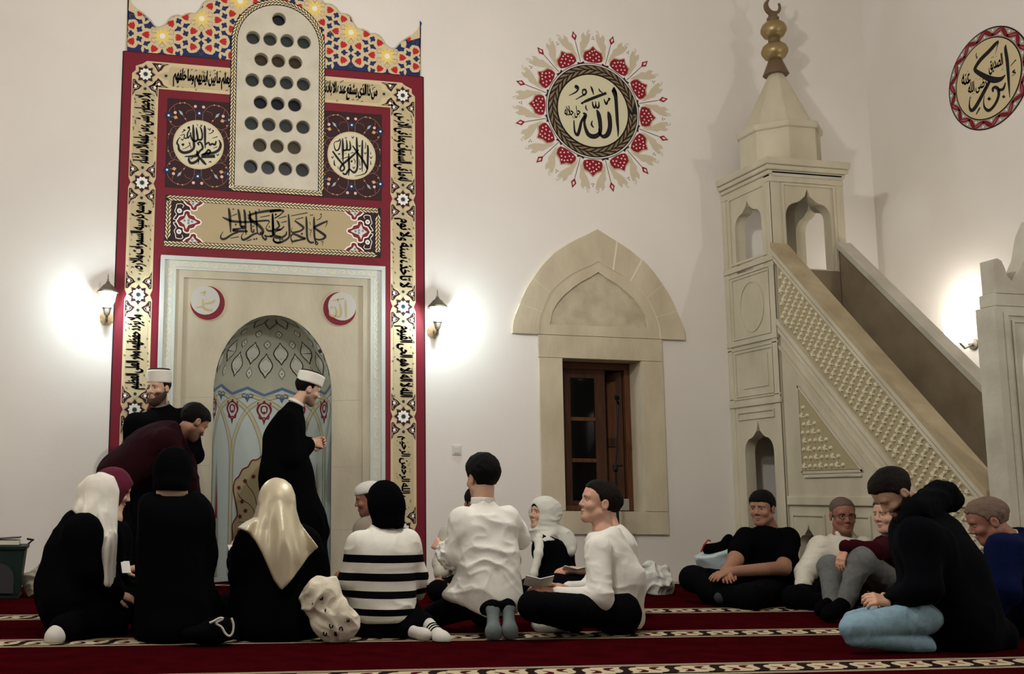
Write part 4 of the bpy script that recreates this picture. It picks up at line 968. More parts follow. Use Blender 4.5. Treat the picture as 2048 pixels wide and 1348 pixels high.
# corner-to-corner tower walls with openings
def prism_side(loops, x0, x1): return MB().prism(loops, lambda u, v, d: (d, -u, v), x0, x1)
def prism_front(loops, y0, y1): return MB().prism(loops, lambda u, v, d: (u, -d, v), y0, y1)
near = [(0, 0), (TD, 0), (TD, 3.62), (0, 3.62)]
a_top = ogee_arch(.40, .205, 2.80, 3.24, 3.47, .10); a_low = ogee_arch(.405, .215, .02, 1.16, 1.44, .11)
o = prism_side([near, a_top, a_low], XM, XM+.10).build('tower_side', M_STONE, mb_)
prism_side([near, a_top], XF-.10, XF).build('tower_far_side', M_STONE, mb_)
a_fr = ogee_arch(6.185, .225, 2.30, 3.24, 3.50, .11)
prism_front([[(XM+.099, 2.2), (XF-.099, 2.2), (XF-.099, 3.62), (XM+.099, 3.62)], a_fr], TD-.10, TD).build('tower_front', M_STONE, mb_)
a_bk = ogee_arch(6.185, .215, 2.80, 3.20, 3.42, .11)
# low passage: ceiling of the passage and inner wall
MB().box((XM+.10, -TD, 1.55), (XF-.10, 0, 1.65)).build('passage_ceiling', M_STONE2, mb_)
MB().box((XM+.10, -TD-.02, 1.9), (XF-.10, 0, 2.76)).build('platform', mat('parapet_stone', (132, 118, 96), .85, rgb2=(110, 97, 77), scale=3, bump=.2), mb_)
MB().box((XM+.02, -TD-.02, 3.60), (XF-.02, -.0, 3.64)).build('canopy_ceiling', M_STONE2, mb_)
# raised mouldings on the tower side: rails between the panels
for z, h, t in ((2.86, .05, .020), (2.80, .025, .012), (2.165, .045, .018), (2.11, .02, .010), (1.60, .045, .018), (1.655, .018, .010), (3.575, .05, .012)):
    mpart('moulding', MB().box((XM-t, -TD-t*.5, z-h/2), (XM+.01, 0, z+h/2)), M_STONE, .006, 2)
for u0, u1 in ((0., .07), (TD-.075, TD)):
    for z0, z1 in ((0, 1.575), (1.62, 2.145), (2.185, 2.835), (2.885, 3.55)):
        mpart('pilaster_strip', MB().box((XM-.010, -u1, z0), (XM+.01, -u0, z1)), M_STONE, .004)
# frames around openings and the oval, rectangular panels
def frame2(u0, u1, z0, z1, w, t, M, name='panel_frame', m=M_STONE):
    b = MB().prism([[(u0, z0), (u1, z0), (u1, z1), (u0, z1)], [(u0+w, z0+w), (u1-w, z0+w), (u1-w, z1-w), (u0+w, z1-w)]], M, 0., t); return bevel(b.build(name, m, mb_), .004, 1)
frame2(.115, .685, 2.90, 3.555, .022, .012, side(0.)); frame2(.10, .685, 2.20, 2.78, .018, .010, side(0.)); frame2(.10, .685, 1.67, 2.09, .018, .010, side(0.)); frame2(.115, .66, 1.46, 1.535, .014, .012, side(0.))
ov = [circ(.40, 2.48, .185, 36, ry=.235), circ(.40, 2.48, .172, 36, ry=.222)]
bevel(MB().prism(ov, side(0.), 0., .008).build('oval_ring', M_STONE, mb_), .003)
MB().prism([[(.22, 1.74), (.60, 1.74), (.60, 2.03), (.55, 2.03), (.48, 2.055), (.41, 2.03), (.34, 2.055), (.27, 2.03), (.22, 2.03)]], side(0.), 0., .008).build('carved_tablet', M_STONE, mb_)
for ap, M in ((a_low, side(0.)), (a_top, side(0.))):
    bp = MB(); L = ap[1:]+ap[:1]; L = L[0:]; bp.ribbon([(x, z, .016) for x, z in ap[1:]]+[(ap[0][0], ap[0][1], .016)], side(.004)); 
# front (facing the stairs) mouldings
frame2(XM+.11, XF-.09, 2.75, 3.545, .022, .012, lambda u, v, d=0.: (u, -TD-d, v))
mpart('moulding', MB().box((XM+.0, -TD-.012, 3.55), (XF, -TD+.09, 3.622)), M_STONE, .006, 2)
# cornice in three steps
for z0, z1, t in ((3.615, 3.655, .02), (3.655, 3.70, .04), (3.70, 3.765, .055)):
    mpart('cornice', MB().box((XM-t, -TD-t, z0), (XF+t, 0, z1)), M_STONE, .012, 2)
# octagonal drum, rim, spire and finial
DC = (6.195, -.385, 0)
mpart('drum', MB().lathe([(.357, 3.765), (.357, 4.10)], DC, 8, a0=pi/8), M_STONE, .004)
mpart('drum_rim', MB().lathe([(.36, 4.09), (.380, 4.10), (.383, 4.145), (.37, 4.16)], DC, 8, a0=pi/8), M_STONE, .006)
mpart('spire', MB().lathe([(.33, 4.155), (.285, 4.25), (.175, 4.49), (.068, 4.72)], DC, 8, a0=pi/8), M_STONE, .01, 2)
M_BRASS = mat('dull_brass', (150, 130, 88), .38, metal=.6, spec=.5, var=.12, scale=8)
M_COPPER = mat('brown_copper', (112, 92, 70), .55, metal=.3)
fx = lambda n, pr, m, k=20: bevel(MB().lathe(pr, DC, k).build(n, m, mb_, smooth=True), .002)
fx('finial_foot', [(.118, 4.715), (.115, 4.725), (.06, 4.865)], M_COPPER, 10)
fx('finial_ball', [(.05, 4.86), (.09, 4.885), (.118, 4.93), (.121, 4.96), (.105, 5.0), (.06, 5.035)], M_BRASS)
fx('finial_neck', [(.052, 5.03), (.052, 5.085)], M_COPPER)
fx('finial_ball', [(.05, 5.08), (.09, 5.10), (.115, 5.145), (.117, 5.175), (.10, 5.215), (.06, 5.25)], M_BRASS)
fx('finial_neck', [(.055, 5.245), (.055, 5.285), (.04, 5.30), (.04, 5.32)], M_COPPER)
cres = [(.078*cos(a), .078*sin(a)) for a in [radians(70+k*(400-70)/20*.905) for k in range(21)]]
c_o = [(.085*cos(radians(a)), .085*sin(radians(a))) for a in range(115, 395, 14)]
c_i = [(.012+.062*cos(radians(a)), .018+.062*sin(radians(a))) for a in range(388, 118, -14)]
b = MB().prism([[(DC[0]+x, 5.395+z) for x, z in c_o+c_i]], lambda u, v, d: (u, DC[1]+d, v), -.014, .014); bevel(b.build('crescent', M_COPPER, mb_), .003)
# stair: near wall with carved stringer, far parapet, steps
S0, S1 = .765, 2.93                               # run of the stair from tower to portal
def rail(u): return 2.99-(u-S0)*1.005             # top line of the near parapet
wallp = [(S0, 0), (S1, 0), (S1, rail(S1)-.06), (S0, rail(S0)-.06)]
DADO = (1.02, 1.55, 2.08, 2.60)
prism_side([wallp]+[ogee_arch(u, .135, .05, .36, .545, .08) for u in DADO], XM+.02, XM+.09).build('stair_wall', M_STONE, mb_)
MB().box((XM+.15, -S1, 0), (XM+.16, -S0, .70)).build('dado_backing', M_STONE2, mb_)
def slope_bar(name, off0, off1, x0, x1, ua=S0, ub=S1, m=M_STONE, bw=.008):
    return mpart(name, prism_side([[(ua, rail(ua)+off0), (ub, rail(ub)+off0), (ub, rail(ub)+off1), (ua, rail(ua)+off1)]], x0, x1), m, bw, 2)
slope_bar('handrail', -.055, 0., XM-.035, XM+.13, m=mat('handrail_stone', (168, 155, 126), .8, rgb2=(148, 133, 104), scale=5, bump=.2))
slope_bar('rail_moulding', -.115, -.050, XM-.022, XM+.05)
slope_bar('rail_bead', -.165, -.130, XM-.016, XM+.05)
slope_bar('lower_moulding', -.735, -.680, XM-.016, XM+.05, ub=2.30)
slope_bar('lower_fillet', -.80, -.752, XM-.008, XM+.05, ub=2.235)
slope_bar('lower_fillet', -.94, -.915, XM-.006, XM+.05, ub=2.10)
# the carved strip: raised stars and bosses
prism_side([[(S0+.02, rail(S0)-.68), (2.33, rail(2.33)-.68), (2.93, .35), (2.93, rail(2.93)-.165), (S0+.02, rail(S0)-.19)]], XM+.012, XM+.05).build('star_ground', mat('star_ground_stone', (158, 146, 114), .9, bump=.3, bscale=50), mb_)
M_STAR = mat('star_stone', (204, 196, 170), .85, bump=.2, bscale=60)
def star_mesh(k):
    b = MB()
    if k == 0:
        o = star(0, 0, .040, .021, 6, pi/2); i = star(0, 0, .030, .015, 6, pi/2); n = 12
    else:
        o = circ(0, 0, .022, 8); i = circ(0, 0, .014, 8); n = 8
    vs = [(0, p[0], p[1]) for p in o]+[(-.014, p[0], p[1]) for p in i]+[(-.016, 0, 0)]
    fs = [(j, (j+1) % n, n+(j+1) % n, n+j) for j in range(n)]+[(n+j, n+(j+1) % n, 2*n) for j in range(n)]
    me = bpy.data.meshes.new('carved_star' if k == 0 else 'carved_boss'); me.from_pydata(b.v or vs, [], fs); me.materials.append(M_STAR)
    import bmesh
    bm = bmesh.new(); bm.from_mesh(me); bmesh.ops.recalc_face_normals(bm, faces=bm.faces); bm.to_mesh(me); bm.free(); return me
SM = [star_mesh(0), star_mesh(1)]
cnt = 0; rest = MB(); DIRU, DIRV = (cos(radians(-45.2)), sin(radians(-45.2))), (sin(radians(45.2)), cos(radians(45.2)))
cand = []
for i in range(0, 44):
    for j in range(0, 9):
        s = .045+i*.076+(j % 2)*.038; t = -.21-j*.058
        u = S0+.0+s*DIRU[0]; z = rail(S0)+s*DIRU[1]; u += 0; z += t
        big = (i*2+j) % 3 == 0
        if u < S0+.05 or u > 2.90 or z > rail(u)-.20 or z < rail(u)-.655 or z < .40: continue
        cand.append((u, z, big))
cand.sort(key=lambda c: -c[0])
for u, z, big in cand:
    if cnt < 296:
        q = link('carved_star' if big else 'carved_boss', SM[0 if big else 1], mb_, loc=(XM+.012-6.18, -u+1.5, z)); cnt += 1
        r_ = random.uniform(.74, .92); q.scale = (1, r_, r_)
    else:
        for k, f in enumerate(SM[0 if big else 1].polygons): rest.add([Vector(SM[0 if big else 1].vertices[v].co)+Vector((XM+.012, -u, z)) for v in f.vertices], [tuple(range(len(f.vertices)))])
if rest.v: tag(rest.build('carved_bosses', M_STAR, mb_), kind='stuff')
# triangular star panel under the stringer
tri_o = [(.985, .985), (1.66, .985), (.985, 1.66)]
prism_side([tri_o], XM+.010, XM+.03).build('triangle_ground', MATS['star_ground_stone'], mb_)
small = []
for i in range(9):
    for j in range(9):
        u = 1.015+i*.068+(j % 2)*.02; z = 1.02+j*.070
        if (u-.985)+(z-.985) < .60: small.append((u, z, (i+j) % 3 == 0))
for u, z, big in small:
    q = link('carved_star' if big else 'carved_boss', SM[0 if big else 1], mb_, loc=(XM+.010-6.18, -u+1.5, z)); q.scale = (1, .85, .85)
tb = MB()
for p, q in (((.96, .97), (1.70, .97)), ((.965, .97), (.965, 1.70)), ((.965, 1.70), (1.70, .965))): tb.ribbon([(p[0], p[1], .022), (q[0], q[1], .022)], side(-.012))
tb.build('triangle_fillet', M_STONE, mb_)
mpart('panel_ledge', MB().box((XM+.004, -1.69, .925), (XM+.03, -1.0, .945)), M_STONE2, .003)
# dado: low panels with small arches
for k, u in enumerate((1.02, 1.55, 2.08, 2.60)):
    ap = ogee_arch(u, .135, .05, .36, .545, .08)
    frame2(u-.21, u+.21, .03, .63, .018, .014, side(-.02))
    MB().prism([[(u-.19, .04), (u+.19, .04), (u+.19, .60), (u-.19, .60)], ap], side(-.02), 0., .012).build('dado_arch', M_STONE, mb_)
mpart('dado_rail', MB().box((XM-.004, -S1, .70), (XM+.03, -S0, .775)), M_STONE, .008, 2)
# far parapet with sloping coping
def railf(u): return 3.00-(u-S0)*.965
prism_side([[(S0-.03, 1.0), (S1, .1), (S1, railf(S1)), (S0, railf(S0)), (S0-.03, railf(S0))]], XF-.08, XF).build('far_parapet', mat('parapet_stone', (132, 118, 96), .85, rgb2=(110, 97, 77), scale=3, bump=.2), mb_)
mpart('far_coping', prism_side([[(S0, railf(S0)-.03), (S1, railf(S1)-.03), (S1, railf(S1)+.03), (S0, railf(S0)+.03)]], XF-.11, XF+.03), M_STONE2, .008, 2)
nst = 9
for i in range(nst):
    u0 = S0+(S1-S0)*i/nst; z = 2.26-(2.26-.16)*i/nst-.14
    MB().box((XM+.09, -(u0+(S1-S0)/nst+.02), z-.26), (XF-.08, -u0, z)).build('step', M_STONE2, mb_)
# portal at the foot of the stairs
PY0, PY1 = 2.93, 3.09
pa = ogee_arch(6.185, .20, 0., 1.62, 1.95, .17)
pf = [(XM-.01, 0), (XF+.01, 0), (XF+.01, 2.02), (XM-.01, 2.02)]
bevel(prism_front([pf, pa], PY0, PY1).build('portal_wall', M_STONE2, mb_), .006)
mpart('portal_step', MB().box((XM-.0, -PY1+.0, 2.02), (XF, -PY0-.02, 2.11)), M_STONE2, .008)
for u0, u1, z0, z1, w, t in ((XM+.055, XF-.055, .05, 1.985, .026, .012), (XM+.11, XF-.11, .05, 1.93, .014, .010)):
    frame2(u0, u1, z0, z1, w, t, lambda u, v, d=0.: (u, -PY1-d, v), 'portal_frame', M_STONE2)
hr = [(XM+.012, 2.11), (XM+.012, 2.335), (XM+.04, 2.345), (XM+.072, 2.33), (XM+.095, 2.28), (XM+.108, 2.225), (XM+.145, 2.195), (XM+.165, 2.215), (XM+.20, 2.255), (XM+.225, 2.30), (XM+.26, 2.36), (XM+.285, 2.45), (XM+.31, 2.53), (XM+.371, 2.64)]
cr2 = hr+[(2*6.185-x, z) for x, z in reversed(hr[:-1])]
bevel(prism_front([cr2], PY0+.045, PY1).build('portal_crest', M_STONE2, mb_), .006)
# ================================================================ SOFT FORMS: bodies and cloth as blended solids
_rng = np.random.RandomState(3); _TAB = _rng.rand(32, 32, 32).astype(np.float32)
def noise3(p):
    i = np.floor(p).astype(np.int64); f = (p-i).astype(np.float32); f = f*f*(3-2*f); i &= 31; j = (i+1) & 31
    x0, y0, z0 = i.T; x1, y1, z1 = j.T; fx, fy, fz = f.T
    a = _TAB[x0, y0, z0]*(1-fx)+_TAB[x1, y0, z0]*fx; b = _TAB[x0, y1, z0]*(1-fx)+_TAB[x1, y1, z0]*fx
    c = _TAB[x0, y0, z1]*(1-fx)+_TAB[x1, y0, z1]*fx; d = _TAB[x0, y1, z1]*(1-fx)+_TAB[x1, y1, z1]*fx
    return (a*(1-fy)+b*fy)*(1-fz)+(c*(1-fy)+d*fy)*fz
def cap(p, a, b, ra, rb):
    a = np.asarray(a, np.float32); b = np.asarray(b, np.float32); ba = b-a; L = float(ba@ba)+1e-9
    t = np.clip((p-a)@ba/L, 0, 1); return np.sqrt(((p-a-t[:, None]*ba)**2).sum(1))-(ra+(rb-ra)*t)
def ell(p, c, r, R=None):                         # R rows: the ellipsoid's own axes
    q = p-np.asarray(c, np.float32)
    if R is not None: q = q@np.asarray(R, np.float32).T
    r = np.asarray(r, np.float32); k0 = np.sqrt(((q/r)**2).sum(1)); k1 = np.sqrt(((q/(r*r))**2).sum(1))+1e-6
    return k0*(k0-1)/k1
def smin(a, b, k):
    h = np.clip(.5+.5*(b-a)/k, 0, 1); return b+(a-b)*h-k*h*(1-h)
def smax(a, b, k): return -smin(-a, -b, k)
def blend(ds, k):
    r = ds[0]
    for d in ds[1:]: r = smin(r, d, k)
    return r
_E = [((0,0,0),(1,0,0)),((0,1,0),(1,1,0)),((0,0,1),(1,0,1)),((0,1,1),(1,1,1)),((0,0,0),(0,1,0)),((1,0,0),(1,1,0)),((0,0,1),(0,1,1)),((1,0,1),(1,1,1)),((0,0,0),(0,0,1)),((1,0,0),(1,0,1)),((0,1,0),(0,1,1)),((1,1,0),(1,1,1))]
def solid(fn, lo, hi, h):
    """polygonise fn<0 inside the box lo..hi with cells of h (surface nets over a narrow band)"""
    lo = np.asarray(lo, np.float32); hi = np.asarray(hi, np.float32); B = 4
    nb = np.maximum(1, np.ceil((hi-lo)/(h*B)).astype(int)); n = nb*B+1
    cc = np.stack(np.meshgrid(*[np.arange(k) for k in nb], indexing='ij'), -1).reshape(-1, 3)
    dc = fn((lo+(cc+.5)*h*B).astype(np.float32))
    near = np.abs(dc) < h*B*1.15
    D = np.where(dc < 0, -1., 1.).astype(np.float32).reshape(nb)
    D = np.repeat(np.repeat(np.repeat(D, B, 0), B, 1), B, 2); D = np.pad(D, ((0, 1),)*3, mode='edge')
    m = np.zeros(nb, bool); m[tuple(cc[near].T)] = True
    m = np.repeat(np.repeat(np.repeat(m, B, 0), B, 1), B, 2); M2 = np.zeros(n, bool); M2[:-1, :-1, :-1] = m
    for ax in range(3):
        s = [slice(None)]*3; t = [slice(None)]*3; s[ax] = slice(1, None); t[ax] = slice(0, -1)
        c = M2.copy(); c[tuple(s)] |= M2[tuple(t)]; M2 = c
    ii = np.argwhere(M2)
    if not len(ii): return np.zeros((0, 3)), np.zeros((0, 4), int)
    D[M2] = fn((lo+ii*h).astype(np.float32))
    D[0] = np.maximum(D[0], h*.1); D[-1] = np.maximum(D[-1], h*.1); D[:, 0] = np.maximum(D[:, 0], h*.1); D[:, -1] = np.maximum(D[:, -1], h*.1); D[:, :, 0] = np.maximum(D[:, :, 0], h*.1); D[:, :, -1] = np.maximum(D[:, :, -1], h*.1)
    S = D < 0
    cnt = sum(S[a:a+n[0]-1, b:b+n[1]-1, c:c+n[2]-1].astype(np.int8) for a in (0, 1) for b in (0, 1) for c in (0, 1))
    act = (cnt > 0) & (cnt < 8); A = np.argwhere(act); idx = np.full(act.shape, -1, np.int64); idx[act] = np.arange(len(A))
    pos = np.zeros((len(A), 3)); w = np.zeros(len(A))
    for o1, o2 in _E:
        d1 = D[tuple((A+o1).T)]; d2 = D[tuple((A+o2).T)]; x = (d1 < 0) != (d2 < 0); t = np.where(x, d1/np.where(d1 == d2, 1, d1-d2), 0)
        pos += np.where(x[:, None], np.array(o1)+t[:, None]*(np.array(o2)-np.array(o1)), 0); w += x
    V = lo+h*(A+pos/w[:, None]); F = []
    for ax in range(3):
        b_, c_ = (ax+1) % 3, (ax+2) % 3; s = [slice(None)]*3; t = [slice(None)]*3; s[ax] = slice(0, -1); t[ax] = slice(1, None)
        X = S[tuple(s)] != S[tuple(t)]; E = np.argwhere(X)
        E = E[(E[:, b_] > 0) & (E[:, c_] > 0) & (E[:, b_] < n[b_]-1) & (E[:, c_] < n[c_]-1)]
        if not len(E): continue
        e = np.eye(3, dtype=int); fl_ = S[tuple(E.T)]
        q = np.stack([idx[tuple((E-d).T)] for d in (0*e[0], e[b_], e[b_]+e[c_], e[c_])], 1)
        q[~fl_] = q[~fl_][:, ::-1]; F.append(q)
    F = np.concatenate(F) if F else np.zeros((0, 4), int)
    F = F[(F >= 0).all(1)]
    return V, F
def normals(V, F):
    N = np.zeros_like(V); a = V[F[:, 2]]-V[F[:, 0]]; b = V[F[:, 3]]-V[F[:, 1]]; c = np.cross(a, b)
    for k in range(4): np.add.at(N, F[:, k], c)
    return N/(np.linalg.norm(N, axis=1)[:, None]+1e-9)
def folds(V, F, amp, fr, warp=.6, sharp=2.):      # creases: ridged stretched noise pushed along the normals
    if not amp or not len(V): return V
    N = normals(V, F); q = V*np.asarray(fr); q = q+warp*np.stack([noise3(q*.7+5), noise3(q*.7+11), noise3(q*.7+17)], 1)
    n = noise3(q); r = np.clip(1-np.abs(2*n-1)*1.5, 0, 1); r2 = np.clip(1-np.abs(2*noise3(q*1.9+3.3)-1)*1.7, 0, 1)
    gate = np.clip(noise3(V*5.+9.)*2.2-.5, 0, 1)
    return V+N*(amp*(r**sharp+.5*r2**sharp-.35)*(.3+.7*gate))[:, None]
def relax(V, F, it=1):
    for _ in range(it):
        S = np.zeros_like(V); c = np.zeros(len(V))
        for k in range(4):
            for o in (1, 3): np.add.at(S, F[:, k], V[F[:, (k+o) % 4]]); np.add.at(c, F[:, k], 1)
        V = .5*V+.5*S/np.maximum(c, 1)[:, None]
    return V
def mesh_obj(name, V, F, m, parent, col=None):
    me = bpy.data.meshes.new(name); me.vertices.add(len(V)); me.vertices.foreach_set('co', np.asarray(V, np.float32).ravel())
    me.loops.add(F.size); me.loops.foreach_set('vertex_index', F.astype(np.int32).ravel()); me.polygons.add(len(F))
    me.polygons.foreach_set('loop_start', np.arange(0, F.size, 4, dtype=np.int32)); me.polygons.foreach_set('loop_total', np.full(len(F), 4, np.int32))
    me.polygons.foreach_set('use_smooth', np.ones(len(F), bool)); me.materials.append(m); me.update(calc_edges=True); me.validate()
    if col is not None:
        at = me.color_attributes.new('Col', 'FLOAT_COLOR', 'POINT'); at.data.foreach_set('color', np.concatenate([col, np.ones((len(V), 1))], 1).astype(np.float32).ravel())
    return link(name, me, parent)
def skin_mat(name):
    if name in MATS: return MATS[name]
    m = bpy.data.materials.new(name); m.use_nodes = True; MATS[name] = m; N = m.node_tree.nodes; b = N['Principled BSDF']
    v = N.new('ShaderNodeVertexColor'); v.layer_name = 'Col'; m.node_tree.links.new(v.outputs[0], b.inputs['Base Color'])
    b.inputs['Roughness'].default_value = .55; b.inputs['Specular IOR Level'].default_value = .3; return m
def frame_of(yaw, pitch=0., roll=0.):
    """rows: right, forward, up of a head; yaw 0 looks away from the camera (+Y), 90 to the left, -90 to the right"""
    y, p, r = radians(yaw), radians(pitch), radians(roll)
    f = np.array([-sin(y)*cos(p), cos(y)*cos(p), sin(p)]); ri = np.array([cos(y), sin(y), 0.]); u = np.cross(ri, f)
    return np.array([ri*cos(r)+u*sin(r), f, -ri*sin(r)+u*cos(r)])
SKIN = {'fair': (196, 158, 134), 'pink': (192, 150, 128), 'tan': (148, 108, 87), 'ruddy': (142, 96, 80), 'child': (190, 150, 126)}
class Head:
    def __init__(s, c, yaw, pitch=0., roll=0., sc=1., skin='fair', female=False, beard=0., brow=(30, 22, 18), long_nose=1.):
        s.c = np.asarray(c, float); s.R = frame_of(yaw, pitch, roll); s.s = sc; s.skin = skin; s.fem = female; s.beard = beard; s.brow = brow; s.nose = long_nose; s.yaw = yaw
    def loc(s, p): return ((p-s.c.astype(np.float32))@s.R.T.astype(np.float32))/s.s
    def wor(s, q): return s.c+(np.asarray(q)*s.s)@s.R
    def sdf(s, p):
        q = s.loc(p); d = ell(q, (0, -.018, .043), (.075, .097, .083)); f = s.fem
        d = smin(d, ell(q, (0, .030, -.015), (.060 if not f else .057, .062, .088)), .03); d = smin(d, ell(q, (0, .024, .052), (.062, .064, .062)), .03)
        d = smin(d, cap(q, (0, .058, -.098), (0, .045, -.085), .022 if not f else .019, .03), .03)
        for x in (-1, 1): d = smin(d, cap(q, (x*.052, -.002, -.055), (x*.016, .055, -.094), .022, .020), .03)
        d = smin(d, cap(q, (-.036, .076, .026), (.036, .076, .026), .014, .014), .015)
        for x in (-1, 1):
            d = smin(d, ell(q, (x*.040, .062, -.028), (.022, .020, .020)), .02)
            d = smax(d, -ell(q, (x*.031, .096, .006), (.020, .019, .0135)), .010)
            d = smin(d, ell(q, (x*.031, .0735, .006), (.0135, .0135, .0125)), .003)
        n = s.nose
        d = smin(d, cap(q, (0, .086, .014), (0, .094+.009*n, -.027), .0080, .0110), .011)
        for x in (-1, 1): d = smin(d, ell(q, (x*.012, .090, -.032), (.008, .011, .0075)), .008)
        d = smin(d, ell(q, (0, .083, -.060), (.019, .013, .0070)), .006); d = smin(d, ell(q, (0, .081, -.073), (.016, .013, .0075)), .006)
        d = smax(d, -cap(q, (-.018, .096, -.0675), (.018, .096, -.0675), .0032, .0032), .004)
        for x in (-1, 1):
            e = ell(q, (x*.079, -.012, -.004), (.009, .022, .033)); e = smax(e, -ell(q, (x*.090, -.008, -.002), (.008, .012, .020)), .006); d = smin(d, e, .008)
        return d*s.s
    def colour(s, V):
        q = s.loc(V.astype(np.float32)); base = np.array(lin(SKIN[s.skin])[:3]); C = np.tile(base, (len(V), 1))
        C *= (.94+.12*noise3(q*45))[:, None]
        def mixin(mask, rgb, a=1.): 
            k = (np.clip(mask, 0, 1)*a)[:, None]; C[:] = C*(1-k)+np.array(lin(rgb)[:3])*k
        mixin(-ell(q, (0, .088, -.067), (.019, .022, .012))/.004, (140, 76, 70), .5)
        for x in (-1, 1):
            mixin(-(ell(q, (x*.043, .068, -.028), (.022, .03, .022)))/.01, (186, 116, 98), .18)
            mixin(-(cap(q, (x*.014, .092, .024), (x*.050, .074, .026), .0062, .0045))/.002, s.brow, .95)
            e = ell(q, (x*.031, .0735, .006), (.0145, .0145, .0062)); mixin(-e/.0012, (190, 178, 168)); mixin(-(np.sqrt((q[:, 0]-x*.031)**2+(q[:, 2]-.006)**2)-.0062)/.001*(q[:, 1] > .07), (34, 24, 20))
            mixin(-(cap(q, (x*.018, .088, .010), (x*.046, .078, .010), .0034, .0034))/.001, (34, 24, 20), .9)
        if s.beard:
            low = np.clip((-.022-q[:, 2]+.25*np.clip(-q[:, 1]+.03, 0, .1))/.014, 0, 1)*np.clip((q[:, 1]+.035)/.015, 0, 1)
            lip = np.clip(ell(q, (0, .088, -.066), (.024, .03, .012))/.006, 0, 1)
            chk = np.clip(1-ell(q, (0, .10, -.02), (.040, .05, .03))/-.006, 0, 1)
            mixin(low*lip*np.clip((ell(q, (0, .09, -.012), (.046, .07, .036)))/.006, 0, 1)*(.75+.5*noise3(q*160)), s.brow, s.beard)
        return C
    def hair(s, p, thick=.012, style='short', n=.004):
        q = s.loc(p); t = thick; d = smin(ell(q, (0, -.020, .046), (.076+t, .098+t, .084+t*1.15)), ell(q, (0, .024, .056), (.063+t, .065+t*.9, .064+t*1.3)), .02)
        if n: d = d-n*1.2*(noise3(q*np.array([150, 150, 60], np.float32))-.5)-n*1.6*(noise3(q*40+7)-.5)
        ys = np.array([-.14, -.07, -.03, .004, .018, .030, .060, .078, .11]); 
        zs = {'short': [-.052, -.046, -.03, -.012, .015, .036, .064, .068, .085], 'fringe': [-.055, -.05, -.03, -.01, .015, .034, .050, .052, .055], 'balding': [-.045, -.042, -.03, .0, .03, .06, .15, .2, .2], 'low': [-.07, -.065, -.05, -.02, .015, .040, .068, .075, .09]}[style]
        z0 = np.interp(q[:, 1], ys, zs).astype(np.float32)
        z0 = z0+.012*(noise3(q*110+3)-.5)
        if style == 'balding': z0 = np.maximum(z0, np.where(q[:, 2] > .085, .2, z0))
        ear = ell(q*np.array([1, 1, 1], np.float32), (0, -.012, -.006), (.2, .026, .034))
        d = smax(d, (z0-q[:, 2])*.85, .006); return smax(d, -ear, .006)*s.s
def hand_sdf(p, w, d, nrm, curl=.5, right=True, sc=1., spread=.16):
    """palm, four unequal fingers with two bends, thumb from the side of the palm"""
    d = np.asarray(d, float); d = d/np.linalg.norm(d); nrm = np.asarray(nrm, float); nrm = nrm-d*(nrm@d); nrm /= np.linalg.norm(nrm); t = np.cross(d, nrm)*(1 if right else -1)
    w = np.asarray(w, float); P = lambda a, b, c: w+sc*(d*a+t*b+nrm*c)      # along, towards the thumb, out of the palm's back
    ds = [cap(p, w-d*.03*sc, P(.02, 0, 0), .024*sc, .025*sc)]
    for b in (-.026, -.009, .009, .026): ds.append(cap(p, P(.015, b*.55, 0), P(.085, b, 0), .014*sc, .0115*sc))
    r = blend(ds, .014*sc)
    for b, L in ((.027, .072), (.009, .080), (-.010, .074), (-.028, .058)):
        a0 = np.array([.085, b, 0.]); ang = 0.; pts = [a0]; fr = (.45, .30, .25)
        for k, f in enumerate(fr):
            ang += curl*(.75, 1., .7)[k]; st = np.array([cos(ang)*L*f, b*spread*f, -sin(ang)*L*f]); pts.append(pts[-1]+st)
        f_ = [cap(p, P(*pts[k]), P(*pts[k+1]), (.0098, .0088, .008)[k]*sc, (.0088, .008, .0068)[k]*sc) for k in range(3)]
        r = smin(r, blend(f_, .003*sc), .006*sc)
    th = [cap(p, P(.012, .020, -.006), P(.045, .044, -.018), .0145*sc, .011*sc), cap(p, P(.045, .044, -.018), P(.070, .050, -.026-.012*curl), .0105*sc, .0095*sc), cap(p, P(.070, .050, -.026-.012*curl), P(.092, .046, -.034-.02*curl), .0092*sc, .0072*sc)]
    return smin(r, blend(th, .005*sc), .010*sc)
def bbox(pts, pad):
    a = np.asarray(pts, float); return a.min(0)-pad, a.max(0)+pad
def q3(x, y, Y): return at_y(x, y, Y)
